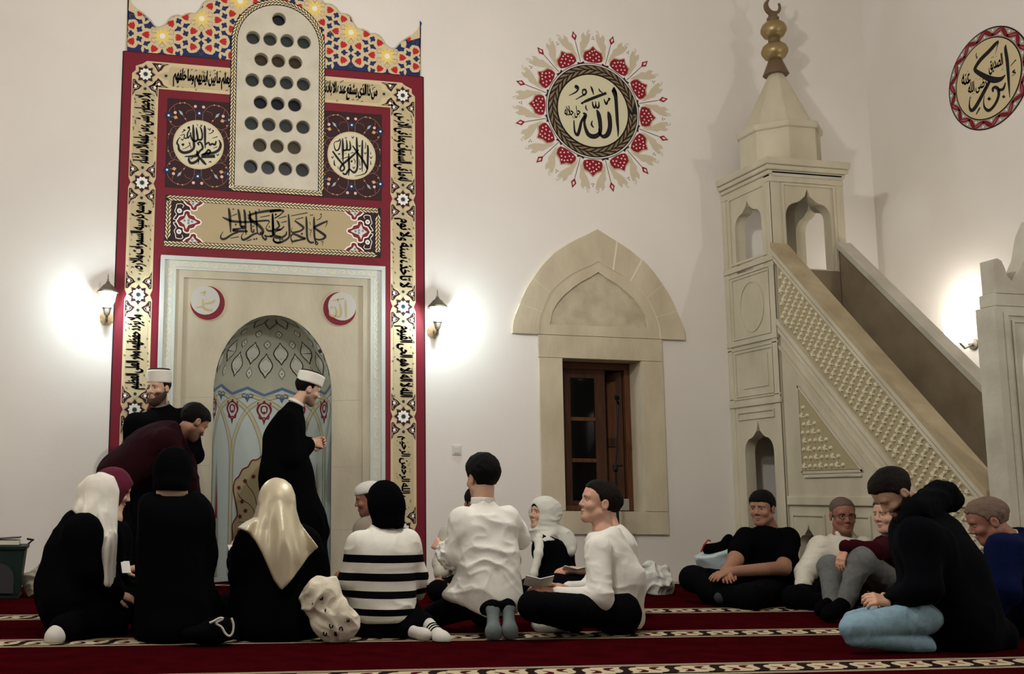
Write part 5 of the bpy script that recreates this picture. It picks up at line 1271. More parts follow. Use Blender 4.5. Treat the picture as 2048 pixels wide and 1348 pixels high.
class Person:
    """J: joints (world). Limbs blend into one body; garments are grown from the same joints."""
    def __init__(s, label, J, head, sc=1., hands=(), skin=None, bare=(), group=None):
        s.J = {k: np.asarray(v, float) for k, v in J.items()}; s.head = head; s.sc = sc; s.hands = hands
        J = s.J
        mid = (J['hipL']+J['hipR'])/2
        s.root = tag(empty('person', (float(mid[0]), float(mid[1]), 0.)), label, 'person', group)
    def torso(s, p, e=0., k=.08, belly=0.):
        J, c = s.J, s.sc; ch = (J['shL']+J['shR'])/2; pv = (J['hipL']+J['hipR'])/2
        up_ = (ch-pv)/np.linalg.norm(ch-pv); cl = J['shL']*.62+ch*.38-up_*.10*c; cr = J['shR']*.62+ch*.38-up_*.10*c
        ds = [cap(p, J['hipL'], cl, (.105+belly*.5)*c+e, .098*c+e), cap(p, J['hipR'], cr, (.105+belly*.5)*c+e, .098*c+e), cap(p, J['shL']-up_*.02*c, J['shR']-up_*.02*c, .060*c+e, .060*c+e), cap(p, pv+up_*.05*c, ch-up_*.10*c, (.115+belly)*c+e, .105*c+e),
              cap(p, ch-up_*.01, ch*.35+J['neck']*.65, .075*c+e, .058*c+e)]
        return blend(ds, k)
    def arm(s, p, q, e=0., t=1., f=1., k=.03):
        J, c = s.J, s.sc; return smin(cap(p, J['sh'+q], J['el'+q], (.054+e)*c*t, (.044+e)*c*t), cap(p, J['el'+q], J['sh'+q]*(1-1)+J['el'+q]*(1-f)+J['wr'+q]*f, (.043+e)*c*t, (.030+e)*c*t), k*c)
    def leg(s, p, q, e=0., k=.04, f=1.):
        J, c = s.J, s.sc; return smin(cap(p, J['hip'+q], J['kn'+q], (.088+e)*c, (.062+e)*c), cap(p, J['kn'+q], J['kn'+q]*(1-f)+J['an'+q]*f, (.060+e)*c, (.040+e)*c), k*c)
    def foot(s, p, q, e=0.):
        J, c = s.J, s.sc; return blend([cap(p, J['an'+q], J['an'+q]*.25+J['toe'+q]*.75, (.036+e)*c, (.034+e)*c), cap(p, J['an'+q]*.3+J['toe'+q]*.7, J['toe'+q], (.036+e)*c, (.024+e)*c)], .02*c)
    def all_pts(s): return [v for v in s.J.values()]
    def body(s, neck_r=.053, arm_e=-.014):
        J, c, H = s.J, s.sc, s.head
        def fn(p):
            d = blend([s.torso(p, -.034)]+[s.leg(p, q, -.024) for q in 'LR' if 'kn'+q in J]+[s.foot(p, q, -.006) for q in 'LR' if 'toe'+q in J]+[s.arm(p, q, arm_e) for q in 'LR' if 'el'+q in J], .02)
            return smin(d, cap(p, J['neck'], H.c, .05*c, .045*c), .03)
        lo, hi = bbox(s.all_pts()+[H.c], .16); V, F = solid(fn, lo, hi, .020 if arm_e < 0 else .009)
        base = np.array(lin(SKIN[H.skin])[:3]); Vs, Fs, Cs = [V], [F], [np.tile(base, (len(V), 1))]; n = len(V)
        def hfn(p):
            return smin(H.sdf(p), cap(p, H.wor((0, -.028, -.055)), J['neck'], neck_r*H.s*.98, neck_r*1.12*H.s), .025)
        lo, hi = bbox([H.wor((x, y, z)) for x in (-.1, .1) for y in (-.14, .14) for z in (-.15, .15)]+[J['neck']], .03); V, F = solid(hfn, lo, hi, .0045)
        Vs.append(V); Fs.append(F+n); Cs.append(H.colour(V)); n += len(V)
        for (w, d, nr, cu, right) in s.hands:
            w = np.asarray(w); V, F = solid(lambda p: hand_sdf(p, w, d, nr, cu, right, c), *bbox([w], .21*c), .0042)
            Vs.append(V); Fs.append(F+n); k = (.92+.16*noise3(V*70))[:, None]; Cs.append(base*np.array([1.04, .95, .92])*k); n += len(V)
        return mesh_obj('body', np.concatenate(Vs), np.concatenate(Fs), skin_mat('skin'), s.root, np.concatenate(Cs))
    def wear(s, name, fn, m, h=.009, amp=0., fr=(9, 9, 6), pad=.2, box=None, sharp=2., rel=1, warp=.6, parent=None, extra=None):
        lo, hi = box if box else bbox(s.all_pts()+[s.head.c]+(extra or []), pad)
        lo = np.array(lo); lo[2] = max(lo[2], -.002) if True else lo[2]
        V, F = solid(fn, lo, hi, h)
        if not len(V): print('EMPTY', name); return None
        if rel: V = relax(V, F, rel)
        V = folds(V, F, amp, fr, warp, sharp)
        V[:, 2] = np.maximum(V[:, 2], .004)
        return mesh_obj(name, V, F, m, parent or s.root)
    def hair(s, m, name='hair', thick=.012, style='short', h=.006, n=.004):
        H = s.head; return s.wear(name, lambda p: H.hair(p, thick, style, n), m, h, box=bbox([H.wor((x, y, z)) for x in (-.1, .1) for y in (-.14, .12) for z in (-.1, .16)], .02), rel=0)
# fabrics
C_BLACK = mat('black_cloth', (7, 7, 9), .97, bump=.2, bscale=120, spec=.02)
C_BLACK2 = mat('black_jersey', (6, 6, 8), .97, bump=.2, bscale=200, spec=.02)
C_WHITE = mat('white_cotton', (220, 218, 210), .9, bump=.12, bscale=160, spec=.1, wr=.35, wscale=6)
C_SWEAT = mat('white_sweatshirt', (218, 216, 208), .95, bump=.25, bscale=240, spec=.05, wr=.25, wscale=6)
C_TROU = mat('black_trousers', (10, 10, 13), .95, bump=.2, bscale=150, spec=.02)
H_BLACK = mat('black_hair', (8, 6, 6), .7, bump=1., bscale=240, spec=.12, stretch=(1, 1, .35))
H_BROWN = mat('dark_brown_hair', (20, 13, 10), .7, bump=1., bscale=240, spec=.12, stretch=(1, 1, .35))

def poly2(P2, loop):                              # signed distance to a 2D outline
    d = np.full(len(P2), 1e9, np.float32); ins = np.zeros(len(P2), bool); n = len(loop)
    for i in range(n):
        a = np.array(loop[i-1], np.float32); b = np.array(loop[i], np.float32); e = b-a; w = P2-a
        t = np.clip(w@e/float(e@e+1e-9), 0, 1); d = np.minimum(d, ((w-t[:, None]*e)**2).sum(1))
        c = (a[1] > P2[:, 1]) != (b[1] > P2[:, 1])
        with np.errstate(divide='ignore', invalid='ignore'): x = (b[0]-a[0])*(P2[:, 1]-a[1])/(b[1]-a[1])+a[0]
        ins ^= c & (P2[:, 0] < x)
    d = np.sqrt(d); return np.where(ins, -d, d)
def outline(px, Y): return [(float(at_y(x, y, Y)[0]), float(at_y(x, y, Y)[2])) for x, y in px]
def chain(p, pts, k=.05):                         # (x,y,z,r) blobs joined into a limb or skirt
    return blend([cap(p, pts[i][:3], pts[i+1][:3], pts[i][3], pts[i+1][3]) for i in range(len(pts)-1)], k)
def c4(x, y, Y, r): return (*at_y(x, y, Y), r)
# ================================================================ PEOPLE
N3 = lambda *a: np.array(a, np.float32)
XA, XB = float(q3(264, 1200, -3.3)[0]), float(q3(449, 1200, -3.45)[0])   # gaps between the kneeling women
def left_of(d, p, x): return smax(d, p[:, 0]-x, .02)
def right_of(d, p, x): return smax(d, x-p[:, 0], .02)
M_SOCKW = mat('white_sock', (206, 204, 196), .95, bump=.4, bscale=300); M_SOCKG = mat('grey_sock', (104, 114, 114), .95, bump=.4, bscale=300)
def hand(w, d, n, curl=.45, right=True): return (w, d, n, curl, right)
def below(p, z, k=.85): return (z-p[:, 2])*k
def neckcut(p, J, n=(0, 0, 1), off=.0, R=.105):   # the neck opening of a garment
    n = np.array(n, float); n /= np.linalg.norm(n); w = p-J['neck'].astype(np.float32); h = w@n.astype(np.float32)
    return np.minimum(h-off, R-np.sqrt(np.maximum((w*w).sum(1)-h*h, 0)))
# ---- boy in a white shirt, kneeling, seen from behind
J = dict(neck=q3(966, 1004, -3.40), shL=q3(924, 1040, -3.42), shR=q3(1014, 1034, -3.42), elL=q3(908, 1112, -3.42), wrL=q3(884, 1096, -3.20), elR=q3(1038, 1076, -3.35), wrR=q3(1030, 1050, -3.12),
         hipL=q3(956, 1190, -3.46), hipR=q3(1000, 1190, -3.46), knL=(1.93, -3.12, .07), knR=(2.22, -3.08, .07), anL=q3(986, 1214, -3.62), toeL=q3(987, 1272, -3.70), anR=q3(1016, 1212, -3.62), toeR=q3(1020, 1270, -3.70))
P = Person('boy in an untucked white shirt kneeling with his back turned and grey soles showing', J, Head(q3(964, 957, -3.36), 12, -4, 0, .97, 'fair'), .93, hands=[hand(J['wrL'], (-.2, 1, .3), (-.9, 0, .5), .6, False)])
P.body(); P.hair(H_BLACK, thick=.017, style='low')
def fn(p):
    d = smin(P.torso(p, .006, .07), cap(p, q3(978, 1120, -3.44), q3(982, 1200, -3.46), .12, .15), .08)
    d = smin(d, smin(cap(p, J['shR'], J['elR'], .066, .060), cap(p, J['elR'], J['wrR'], .060, .05), .02), .025)
    d = smin(d, cap(p, J['shL'], J['elL'], .068, .062), .025)
    d = smin(d, cap(p, q3(960, 1170, -3.45), q3(918, 1196, -3.42), .13, .085), .06)
    a, c = q3(978, 1236, -3.6), q3(896, 1194, -3.45)
    d = smax(d, (a[2]+(p[:, 0]-a[0])*np.where(p[:, 0] < a[0], (c[2]-a[2])/(c[0]-a[0])*.9, .12)-p[:, 2])*.9, .01)
    return smax(d, neckcut(p, J, (0, -.15, 1), .012), .01)
SH = P.wear('shirt', fn, C_WHITE, .0070, amp=.011, fr=(7, 7, 8), sharp=1.8, warp=1.4)
P.wear('sleeve_cuff', lambda p: cap(p, J['elL']+N3(-.01, .01, -.005), J['elL']*.55+J['wrL']*.45, .068, .064), C_WHITE, .006, amp=.012, fr=(18, 18, 26), box=bbox([J['elL'], J['wrL']], .1), parent=SH)
P.wear('collar', lambda p: np.maximum(np.abs(cap(p, J['neck']-N3(0, 0, .02), J['neck']+N3(0, 0, .04), .066, .060))-.004, np.abs(p[:, 2]-J['neck'][2]-.006)-.020), C_WHITE, .005, box=bbox([J['neck']], .10), parent=SH)
P.wear('trousers', lambda p: smax(blend([P.leg(p, 'L', .004), P.leg(p, 'R', .004), cap(p, J['hipL'], J['hipR'], .11, .11)], .04), p[:, 2]-.42, .01), C_TROU, .010)
for q_ in 'LR':
    a, t = J['an'+q_], J['toe'+q_]
    P.wear('sock', lambda p: blend([ell(p, a*.94+t*.06, (.036, .032, .036)), cap(p, a*.9+t*.1, t*.8+a*.2, .030, .034), ell(p, t*.88+a*.12, (.044, .028, .044))], .025), M_SOCKG, .006, box=bbox([a, t], .08))
# ---- young man in a white sweatshirt sitting cross-legged, facing left
J = dict(neck=q3(1206, 1060, -3.36), shL=q3(1196, 1098, -3.52), shR=q3(1226, 1092, -3.20), elL=q3(1200, 1196, -3.62), wrL=q3(1112, 1188, -3.50), elR=q3(1180, 1180, -3.1), wrR=q3(1122, 1176, -3.20),
         hipL=q3(1234, 1226, -3.50), hipR=q3(1238, 1222, -3.26), knL=q3(1066, 1212, -3.74), knR=q3(1072, 1200, -3.0), anL=q3(1150, 1248, -3.44), anR=q3(1120, 1248, -3.32), toeL=q3(1080, 1252, -3.38), toeR=q3(1072, 1250, -3.30))
P = Person('young man in a white sweatshirt sitting cross legged in profile with an open booklet', J, Head(q3(1197, 1007, -3.34), 84, 12, 0, .98, 'pink', brow=(44, 32, 26)), .98, hands=[hand(J['wrL'], (-1, .15, .35), (-.2, -.3, .9), .45, True), hand(J['wrR'], (-1, -.1, .2), (-.1, .3, .9), .35, False)])
P.body(); P.hair(H_BROWN, thick=.009, style='low', n=.003)
def fn(p):
    ch = (J['shL']+J['shR'])/2
    d = blend([cap(p, q3(1212, 1085, -3.36), q3(1240, 1160, -3.38), .105, .125), cap(p, q3(1240, 1160, -3.38), q3(1238, 1225, -3.38), .125, .135), cap(p, J['shL'], J['shR'], .058, .058), P.torso(p, -.024, .08)], .07)
    d = smin(d, smin(cap(p, J['shL'], J['elL'], .072, .062), cap(p, J['elL'], J['elL']*.06+J['wrL']*.94, .058, .040), .03), .018)
    d = smin(d, smin(cap(p, J['shR'], J['elR'], .070, .060), cap(p, J['elR'], J['elR']*.3+J['wrR']*.7, .056, .042), .03), .02)
    h = q3(1268, 1254, -3.4); d = smax(d, (h[2]+(h[0]-p[:, 0])*.32-p[:, 2])*.9, .01)
    return smax(d, neckcut(p, J, (-.3, 0, 1), .004), .012)
P.wear('sweatshirt', fn, C_SWEAT, .0070, amp=.010, fr=(6, 7, 9), sharp=1.8, warp=1.2)
P.wear('trousers', lambda p: smax(blend([P.leg(p, 'L', .010), P.leg(p, 'R', .008), cap(p, J['hipL'], J['hipR'], .125, .125)], .05), p[:, 2]-.36, .01), C_TROU, .010, amp=.006)
P.wear('sock', lambda p: blend([P.foot(p, 'L', .004), P.foot(p, 'R', .004), cap(p, J['toeL'], J['anR'], .035, .05)], .03), M_SOCKW, .008, box=bbox([J['anL'], J['anR'], J['toeL'], J['toeR']], .09))
YM = J
# ---- woman in a long white headscarf kneeling at the far left
J = dict(neck=q3(186, 1036, -3.12), shL=q3(192, 1058, -2.95), shR=q3(168, 1062, -3.28), elL=q3(205, 1130, -2.9), wrL=q3(232, 1180, -2.95), elR=q3(176, 1140, -3.32), wrR=q3(228, 1186, -3.26),
         hipL=q3(140, 1200, -3.0), hipR=q3(136, 1202, -3.24), knL=(.15, -2.95, .07), knR=(.13, -3.22, .07), anL=q3(120, 1262, -3.2), anR=q3(128, 1262, -3.46), toeL=q3(112, 1264, -3.42), toeR=q3(104, 1276, -3.53))
P = Person('woman in a long white headscarf and black dress kneeling at the far left', J, Head(q3(200, 1002, -3.06), -66, -14, 0, .95, 'fair', True), .92, hands=[hand(J['wrR'], (1, .2, -.3), (0, -.4, 1), .3, True)])
P.body()
P.wear('dress', lambda p: smax(left_of(blend([P.torso(p, .022, .1), P.arm(p, 'R', .03), P.arm(p, 'L', .02), P.leg(p, 'L', .04), P.leg(p, 'R', .04), cap(p, J['hipL'], J['hipR'], .13, .13), chain(p, [c4(160, 1056, -3.10, .10), c4(142, 1110, -3.12, .13), c4(126, 1170, -3.12, .135), c4(122, 1214, -3.12, .105)], .06)], .06), p, XA-.012), np.maximum(neckcut(p, J, (.4, 0, 1), -.01), p[:, 1]+2.80), .02), C_BLACK, .011, amp=.010, fr=(6, 6, 3))
so = outline([(154, 975), (176, 953), (202, 944), (228, 953), (238, 982), (235, 1040), (232, 1090), (228, 1174), (212, 1168), (199, 1160), (199, 1112), (196, 1086), (180, 1060), (160, 1036), (144, 1020), (151, 1000)], -3.2)
def fn(p):
    d = blend([ell(p, P.head.wor((0, -.012, .03)), (.128, .128, .128)), cap(p, q3(196, 1030, -3.12), q3(210, 1100, -3.26), .105, .075), cap(p, q3(210, 1100, -3.26), q3(214, 1175, -3.30), .075, .050), cap(p, q3(200, 1010, -3.05), q3(178, 1040, -3.14), .10, .11)], .05)
    zz_ = float(q3(200, 990, -3.2)[2]); dn = np.clip((zz_-p[:, 2])/.18, 0, 1); d = d-.011*dn*np.sin((p[:, 0]*.8-p[:, 1]*.6)*85+2*noise3(p*5))-.006*dn*np.sin((p[:, 0]*.9+p[:, 1]*.4)*160+3*noise3(p*6))
    return smax(d, poly2(p[:, [0, 2]], so), .012)
P.wear('headscarf', fn, mat('white_viscose', (214, 210, 198), .85, bump=.15, bscale=120, sheen=.2), .0065, amp=.007, fr=(13, 13, .8), sharp=1.4, warp=.2, box=bbox([q3(140, 945, -3.2), q3(240, 1180, -3.2)], .16))
P.wear('sock', lambda p: blend([P.foot(p, 'R', .016), cap(p, J['anR'], J['anR']+N3(.015, .0, .005), .052, .050)], .02), M_SOCKW, .006, box=bbox([J['anR'], J['toeR']], .09))
P.wear('sock', lambda p: P.foot(p, 'L', .006), M_SOCKW, .006, box=bbox([J['anL'], J['toeL']], .08))
# ---- woman in a maroon headscarf behind her
J = dict(neck=q3(226, 1036, -2.58), shL=q3(232, 1064, -2.41), shR=q3(212, 1066, -2.74), elL=q3(240, 1120, -2.46), wrL=q3(246, 1140, -2.61), elR=q3(225, 1125, -2.76), wrR=q3(246, 1142, -2.72), hipL=q3(190, 1190, -2.44), hipR=q3(184, 1192, -2.68), knL=(.45, -2.41, .07), knR=(.44, -2.68, .07), anL=(.05, -2.46, .05), anR=(.05, -2.66, .05))
P = Person('woman in a maroon headscarf leaning forward behind the white headscarf', J, Head(q3(228, 982, -2.56), -82, -16, 0, .96, 'fair', True), .92, hands=[hand(J['wrR'], (.8, -.1, .2), (.2, -.3, .9), .5, True)])
P.body()
P.wear('dress', lambda p: smax(blend([P.torso(p, .02, .1), P.arm(p, 'R', .02), P.arm(p, 'L', .02), P.leg(p, 'L', .05), P.leg(p, 'R', .05), cap(p, J['hipL'], J['hipR'], .15, .15)], .06), np.maximum(neckcut(p, J, (.4, 0, 1), .0), -2.78-p[:, 1]), .02), C_BLACK2, .013)
def fn(p):
    H = P.head; q = H.loc(p); d = smin(ell(q, (0, -.018, .03), (.098, .122, .116)), cap(q, (0, -.02, -.06), (0, -.05, -.15), .085, .10), .05)
    return smax(d, -smin(ell(q, (0, .115, -.028), (.068, .09, .092)), ell(q, (0, .11, -.10), (.05, .08, .04)), .03), .012)*H.s
P.wear('headscarf', fn, mat('maroon_jersey', (84, 16, 40), .9, bump=.15, bscale=150), .0065, amp=.006, fr=(9, 9, 9), box=bbox([P.head.c], .24))
# ---- woman in black with her back turned, between
J = dict(neck=q3(344, 990, -3.42), shL=q3(302, 1024, -3.45), shR=q3(388, 1024, -3.45), elL=q3(290, 1110, -3.4), wrL=q3(308, 1150, -3.2), elR=q3(404, 1110, -3.4), wrR=q3(390, 1150, -3.2), hipL=q3(318, 1200, -3.45), hipR=q3(368, 1200, -3.45), knL=(.32, -3.05, .07), knR=(.58, -3.05, .07), anL=q3(318, 1262, -3.56), anR=q3(362, 1262, -3.56))
P = Person('woman all in black kneeling with her back turned, beside the white headscarf', J, Head(q3(348, 946, -3.38), -14, -10, 0, .97, 'fair', True), .97)
P.body()
P.wear('dress', lambda p: smax(left_of(right_of(blend([P.torso(p, .026, .1), P.arm(p, 'R', .024), P.arm(p, 'L', .024), P.leg(p, 'L', .05), P.leg(p, 'R', .05), chain(p, [c4(346, 1150, -3.42, .17), c4(344, 1235, -3.45, .19)]), chain(p, [c4(305, 1232, -3.42, .14), c4(395, 1236, -3.42, .15)])], .07), p, XA+.012), p, XB-.012), neckcut(p, J, (0, -.2, 1), .004), .012), C_BLACK, .012, amp=.012, fr=(6, 6, 2.5))
P.wear('headscarf', lambda p: smax(P.head.s*smin(ell(P.head.loc(p), (0, -.018, .022), (.106, .126, .118)), cap(P.head.loc(p), (0, -.045, -.03), (0, -.06, -.085), .098, .10), .04), below(p, q3(344, 981, -3.5)[2]), .01), C_BLACK2, .008, amp=.006, box=bbox([P.head.c], .22))
P.wear('undershirt', lambda p: np.maximum(cap(p, J['neck']+N3(0, .01, -.03), J['neck']+N3(0, .0, .04), .086, .080), (p[:, 1]-J['neck'][1]-.02)), mat('cream_collar', (216, 188, 160), .8), .006, box=bbox([J['neck']], .09))
# ---- woman in a satin headscarf, back turned
J = dict(neck=q3(556, 1046, -3.46), shL=q3(508, 1082, -3.48), shR=q3(606, 1086, -3.48), elL=q3(484, 1150, -3.42), wrL=q3(476, 1112, -3.20), elR=q3(626, 1150, -3.42), wrR=q3(600, 1180, -3.2), hipL=q3(524, 1216, -3.46), hipR=q3(572, 1216, -3.46), knL=(.72, -3.05, .07), knR=(1.05, -3.05, .07), anL=q3(520, 1262, -3.56), anR=q3(570, 1262, -3.56))
P = Person('woman in a shiny beige satin headscarf and black dress kneeling with her back turned', J, Head(q3(558, 1006, -3.42), 6, -8, 0, .96, 'fair', True), .93, hands=[hand(J['wrL'], (-.2, .6, .6), (-.8, -.3, .3), .5, False)])
P.body()
P.wear('dress', lambda p: smax(right_of(blend([P.torso(p, .018, .1), P.arm(p, 'R', .032), P.arm(p, 'L', .032), P.leg(p, 'L', .05), P.leg(p, 'R', .05), chain(p, [c4(550, 1170, -3.42, .18), c4(546, 1236, -3.45, .20)]), chain(p, [c4(505, 1236, -3.42, .15), c4(590, 1236, -3.42, .15)])], .07), p, XB+.012), neckcut(p, J, (0, -.2, 1), -.01), .012), C_BLACK, .011, amp=.012, fr=(6, 6, 2.5))
SO = outline([(524, 1010), (522, 985), (530, 968), (545, 957), (560, 953), (576, 958), (588, 970), (594, 990), (596, 1020), (603, 1045), (618, 1070), (634, 1094), (618, 1112), (600, 1130), (582, 1152), (557, 1177), (545, 1160), (533, 1130), (522, 1105), (510, 1082), (498, 1067), (482, 1058), (500, 1045), (517, 1036)], -3.58)
_t = np.array(outline([(480, 1000)], -3.58)[0])
def fn(p):
    d = blend([ell(p, P.head.wor((0, -.014, .02)), (.112, .125, .118)), P.torso(p, .060, .1), cap(p, P.head.wor((0, -.05, -.03)), q3(556, 1070, -3.50), .095, .105), cap(p, J['shL'], J['elL'], .115, .10), cap(p, J['shR'], J['elR'], .115, .10), ell(p, q3(556, 1110, -3.43), (.23, .20, .28)), cap(p, q3(540, 1045, -3.46), q3(490, 1060, -3.46), .10, .07), cap(p, q3(575, 1050, -3.46), q3(622, 1090, -3.46), .10, .075)], .06)
    u, z = p[:, 0]-float(q3(558, 1000, -3.58)[0]), p[:, 2]-float(q3(558, 1000, -3.58)[2])
    # soft folds fanning down from the crown
    dn = np.clip(-z/.15, 0, 1); a = u/(np.clip(.10-z*.35, .08, 1))
    d = d-.030*dn*np.sin(a*5.2+.6+1.0*noise3(p*4))-.010*dn*np.sin(a*11+3*noise3(p*4+3))
    return smax(d, poly2(p[:, [0, 2]], SO), .008)
P.wear('satin_headscarf', fn, mat('beige_satin', (190, 180, 153), .42, var=.04, scale=3, spec=.6, metal=.22), .0062, box=bbox([q3(475, 945, -3.55), q3(640, 1185, -3.55)], .14), rel=2)
# ---- woman in a striped sweater and black headscarf
J = dict(neck=q3(768, 1052, -3.46), shL=q3(722, 1088, -3.48), shR=q3(814, 1084, -3.48), elL=q3(702, 1160, -3.46), wrL=q3(700, 1190, -3.22), elR=q3(830, 1150, -3.44), wrR=q3(834, 1182, -3.22), hipL=q3(740, 1222, -3.44), hipR=q3(788, 1222, -3.44), knL=(1.28, -3.05, .07), knR=(1.62, -3.0, .07), anL=q3(810, 1258, -3.56), toeL=q3(848, 1270, -3.64), anR=q3(852, 1246, -3.50), toeR=q3(884, 1278, -3.70))
P = Person('woman in a white sweater with black stripes and a black headscarf, back turned', J, Head(q3(769, 1010, -3.42), 4, -6, 0, .95, 'fair', True), .92)
P.body()
M_STRIPE = bpy.data.materials.new('striped_knit'); M_STRIPE.use_nodes = True; MATS['striped_knit'] = M_STRIPE
_n = M_STRIPE.node_tree; _b = _n.nodes['Principled BSDF']; _b.inputs['Roughness'].default_value = .95; _b.inputs['Specular IOR Level'].default_value = .05
_tc = _n.nodes.new('ShaderNodeTexCoord'); _sx = _n.nodes.new('ShaderNodeSeparateXYZ'); _mr = _n.nodes.new('ShaderNodeMapRange'); _cr = _n.nodes.new('ShaderNodeValToRGB')
_mr.inputs[1].default_value = 0.; _mr.inputs[2].default_value = .8; _n.links.new(_tc.outputs['Object'], _sx.inputs[0]); _n.links.new(_sx.outputs[2], _mr.inputs[0]); _n.links.new(_mr.outputs[0], _cr.inputs[0]); _n.links.new(_cr.outputs[0], _b.inputs['Base Color'])
_cr.color_ramp.interpolation = 'CONSTANT'; _w, _k = lin((222, 220, 210)), lin((12, 12, 14)); _zs = []
for a, c in ((1112, 1128), (1149, 1165), (1184, 1199), (1221, 1234)): _zs.append((float(q3(760, c, -3.62)[2])/.8, float(q3(760, a, -3.62)[2])/.8))
_cr.color_ramp.elements[0].position = 0.; _cr.color_ramp.elements[0].color = _w; _cr.color_ramp.elements.remove(_cr.color_ramp.elements[1])
for lo_, hi_ in sorted(_zs):
    e = _cr.color_ramp.elements.new(lo_); e.color = _k; e = _cr.color_ramp.elements.new(hi_); e.color = _w
_nz = _n.nodes.new('ShaderNodeTexNoise'); _nz.inputs['Scale'].default_value = 260; _bp = _n.nodes.new('ShaderNodeBump'); _bp.inputs['Strength'].default_value = .35; _bp.inputs['Distance'].default_value = .006
_n.links.new(_tc.outputs['Object'], _nz.inputs['Vector']); _n.links.new(_nz.outputs['Fac'], _bp.inputs['Height']); _n.links.new(_bp.outputs[0], _b.inputs['Normal'])
def fn(p):
    d = blend([P.torso(p, .012, .08), chain(p, [c4(764, 1120, -3.45, .14), c4(762, 1215, -3.45, .165)])], .06)
    for s_ in 'LR': d = smin(d, smin(cap(p, J['sh'+s_], J['el'+s_], .072, .066), cap(p, J['el'+s_], J['wr'+s_], .064, .048), .03), .02)
    d = smax(d, below(p, q3(764, 1250, -3.62)[2]), .012); return smax(d, neckcut(p, J, (0, -.2, 1), .004), .012)
P.wear('striped_sweater', fn, M_STRIPE, .0075, amp=.010, fr=(5, 5, 8))
P.wear('trousers', lambda p: smax(blend([P.leg(p, 'L', .012), P.leg(p, 'R', .012), chain(p, [c4(745, 1240, -3.45, .12), c4(800, 1240, -3.45, .13)])], .05), p[:, 2]-.30, .01), C_TROU, .010)
P.wear('headscarf', lambda p: smax(P.head.s*smin(ell(P.head.loc(p), (0, -.018, .022), (.100, .120, .118)), cap(P.head.loc(p), (0, -.045, -.03), (0, -.05, -.14), .094, .088), .04), below(p, q3(768, 1056, -3.52)[2]+.03*0), .01), C_BLACK2, .007, amp=.006, fr=(14, 14, 3), box=bbox([P.head.c], .24))
for s_, r in (('R', .044), ('L', .036)):
    a, t = J['an'+s_], J['toe'+s_]; sk = P.wear('sock', lambda p: blend([cap(p, a, t, r*.92, r*.80), ell(p, t, (r, r, r*.85))], .03), M_SOCKW, .006, box=bbox([a, t], .09))
    if s_ == 'R':
        for f in (.45, .56, .67):
            c = a*(1-f)+t*f; n_ = (t-a)/np.linalg.norm(t-a)
            P.wear('sock_stripe', lambda p: np.maximum(cap(p, a, t, r*.92+.004, r*.80+.004), np.abs((p-c)@n_)-.0045), C_BLACK, .004, box=bbox([c], .06), rel=0, parent=sk)
# ---- hats of the two imams: white wound band, dark top
def imam_hat(P, tilt_c=(0, -.006, .098), r=.104, hh=.052, flat_=.0):
    H = P.head
    band = lambda p: H.s*smax(np.sqrt((H.loc(p)[:, 0]/.93)**2+(H.loc(p)[:, 1]+.006)**2)-r-.10*(H.loc(p)[:, 2]-.085)*.6, np.abs(H.loc(p)[:, 2]-tilt_c[2])-hh, .012)
    b = P.wear('turban_band', band, mat('turban_white', (220, 216, 204), .9, bump=.15, bscale=120), .0055, box=bbox([H.wor((x, y, z)) for x in (-.12, .12) for y in (-.13, .13) for z in (.03, .19)], .01), rel=1)
    P.wear('fez_top', lambda p: H.s*smax(np.sqrt((H.loc(p)[:, 0]/.93)**2+(H.loc(p)[:, 1]+.006)**2)-(r-.010), np.abs(H.loc(p)[:, 2]-tilt_c[2]-.010)-hh-.004, .01), mat('fez_dark', (38, 14, 18), .9), .0055, box=bbox([H.wor((x, y, z)) for x in (-.12, .12) for y in (-.13, .13) for z in (.03, .20)], .01), rel=1, parent=b)
# ---- imam standing before the niche, in profile to the right
J = dict(neck=q3(592, 808, -.28), shL=q3(588, 838, -.10), shR=q3(572, 836, -.44), elL=q3(590, 915, -.02), wrL=q3(622, 884, -.24), elR=q3(580, 918, -.50), wrR=q3(620, 886, -.36), hipL=q3(566, 962, -.18), hipR=q3(560, 962, -.40), knL=(1.62, -.18, .50), knR=(1.58, -.38, .50), anL=(1.60, -.18, .07), anR=(1.56, -.38, .07), toeL=(1.78, -.20, .035), toeR=(1.75, -.40, .035))
P = Person('imam in a black robe and white banded hat standing in profile before the niche', J, Head(q3(616, 781, -.27), -84, -16, 0, 1.0, 'fair', beard=.55, brow=(36, 27, 22), long_nose=1.5), 1.02, hands=[hand(J['wrL'], (1, -.1, .15), (.1, .8, .3), .9, False), hand(J['wrR'], (1, .25, .0), (.1, -.9, .2), .8, True)])
P.body(); P.hair(H_BLACK, thick=.006, style='low', n=.002); imam_hat(P, r=.114, hh=.047)
def fn(p):
    d = blend([P.torso(p, .018, .09), chain(p, [c4(566, 880, -.30, .17), c4(573, 950, -.32, .205), c4(582, 1045, -.36, .27), (*q3(586, 1045, -.36)[:2], .05, .31)], .08), chain(p, [c4(625, 1030, -.40, .06), c4(640, 1062, -.42, .075)])], .06)
    for s_ in 'LR': d = smin(d, smin(cap(p, J['sh'+s_], J['el'+s_], .082, .085), cap(p, J['el'+s_], J['el'+s_]*.15+J['wr'+s_]*.85, .085, .068), .03), .03)
    return smax(d, neckcut(p, J, (.5, 0, 1), .012), .012)
RB = P.wear('robe', fn, C_BLACK, .013, amp=.012, fr=(5, 5, 1.5))
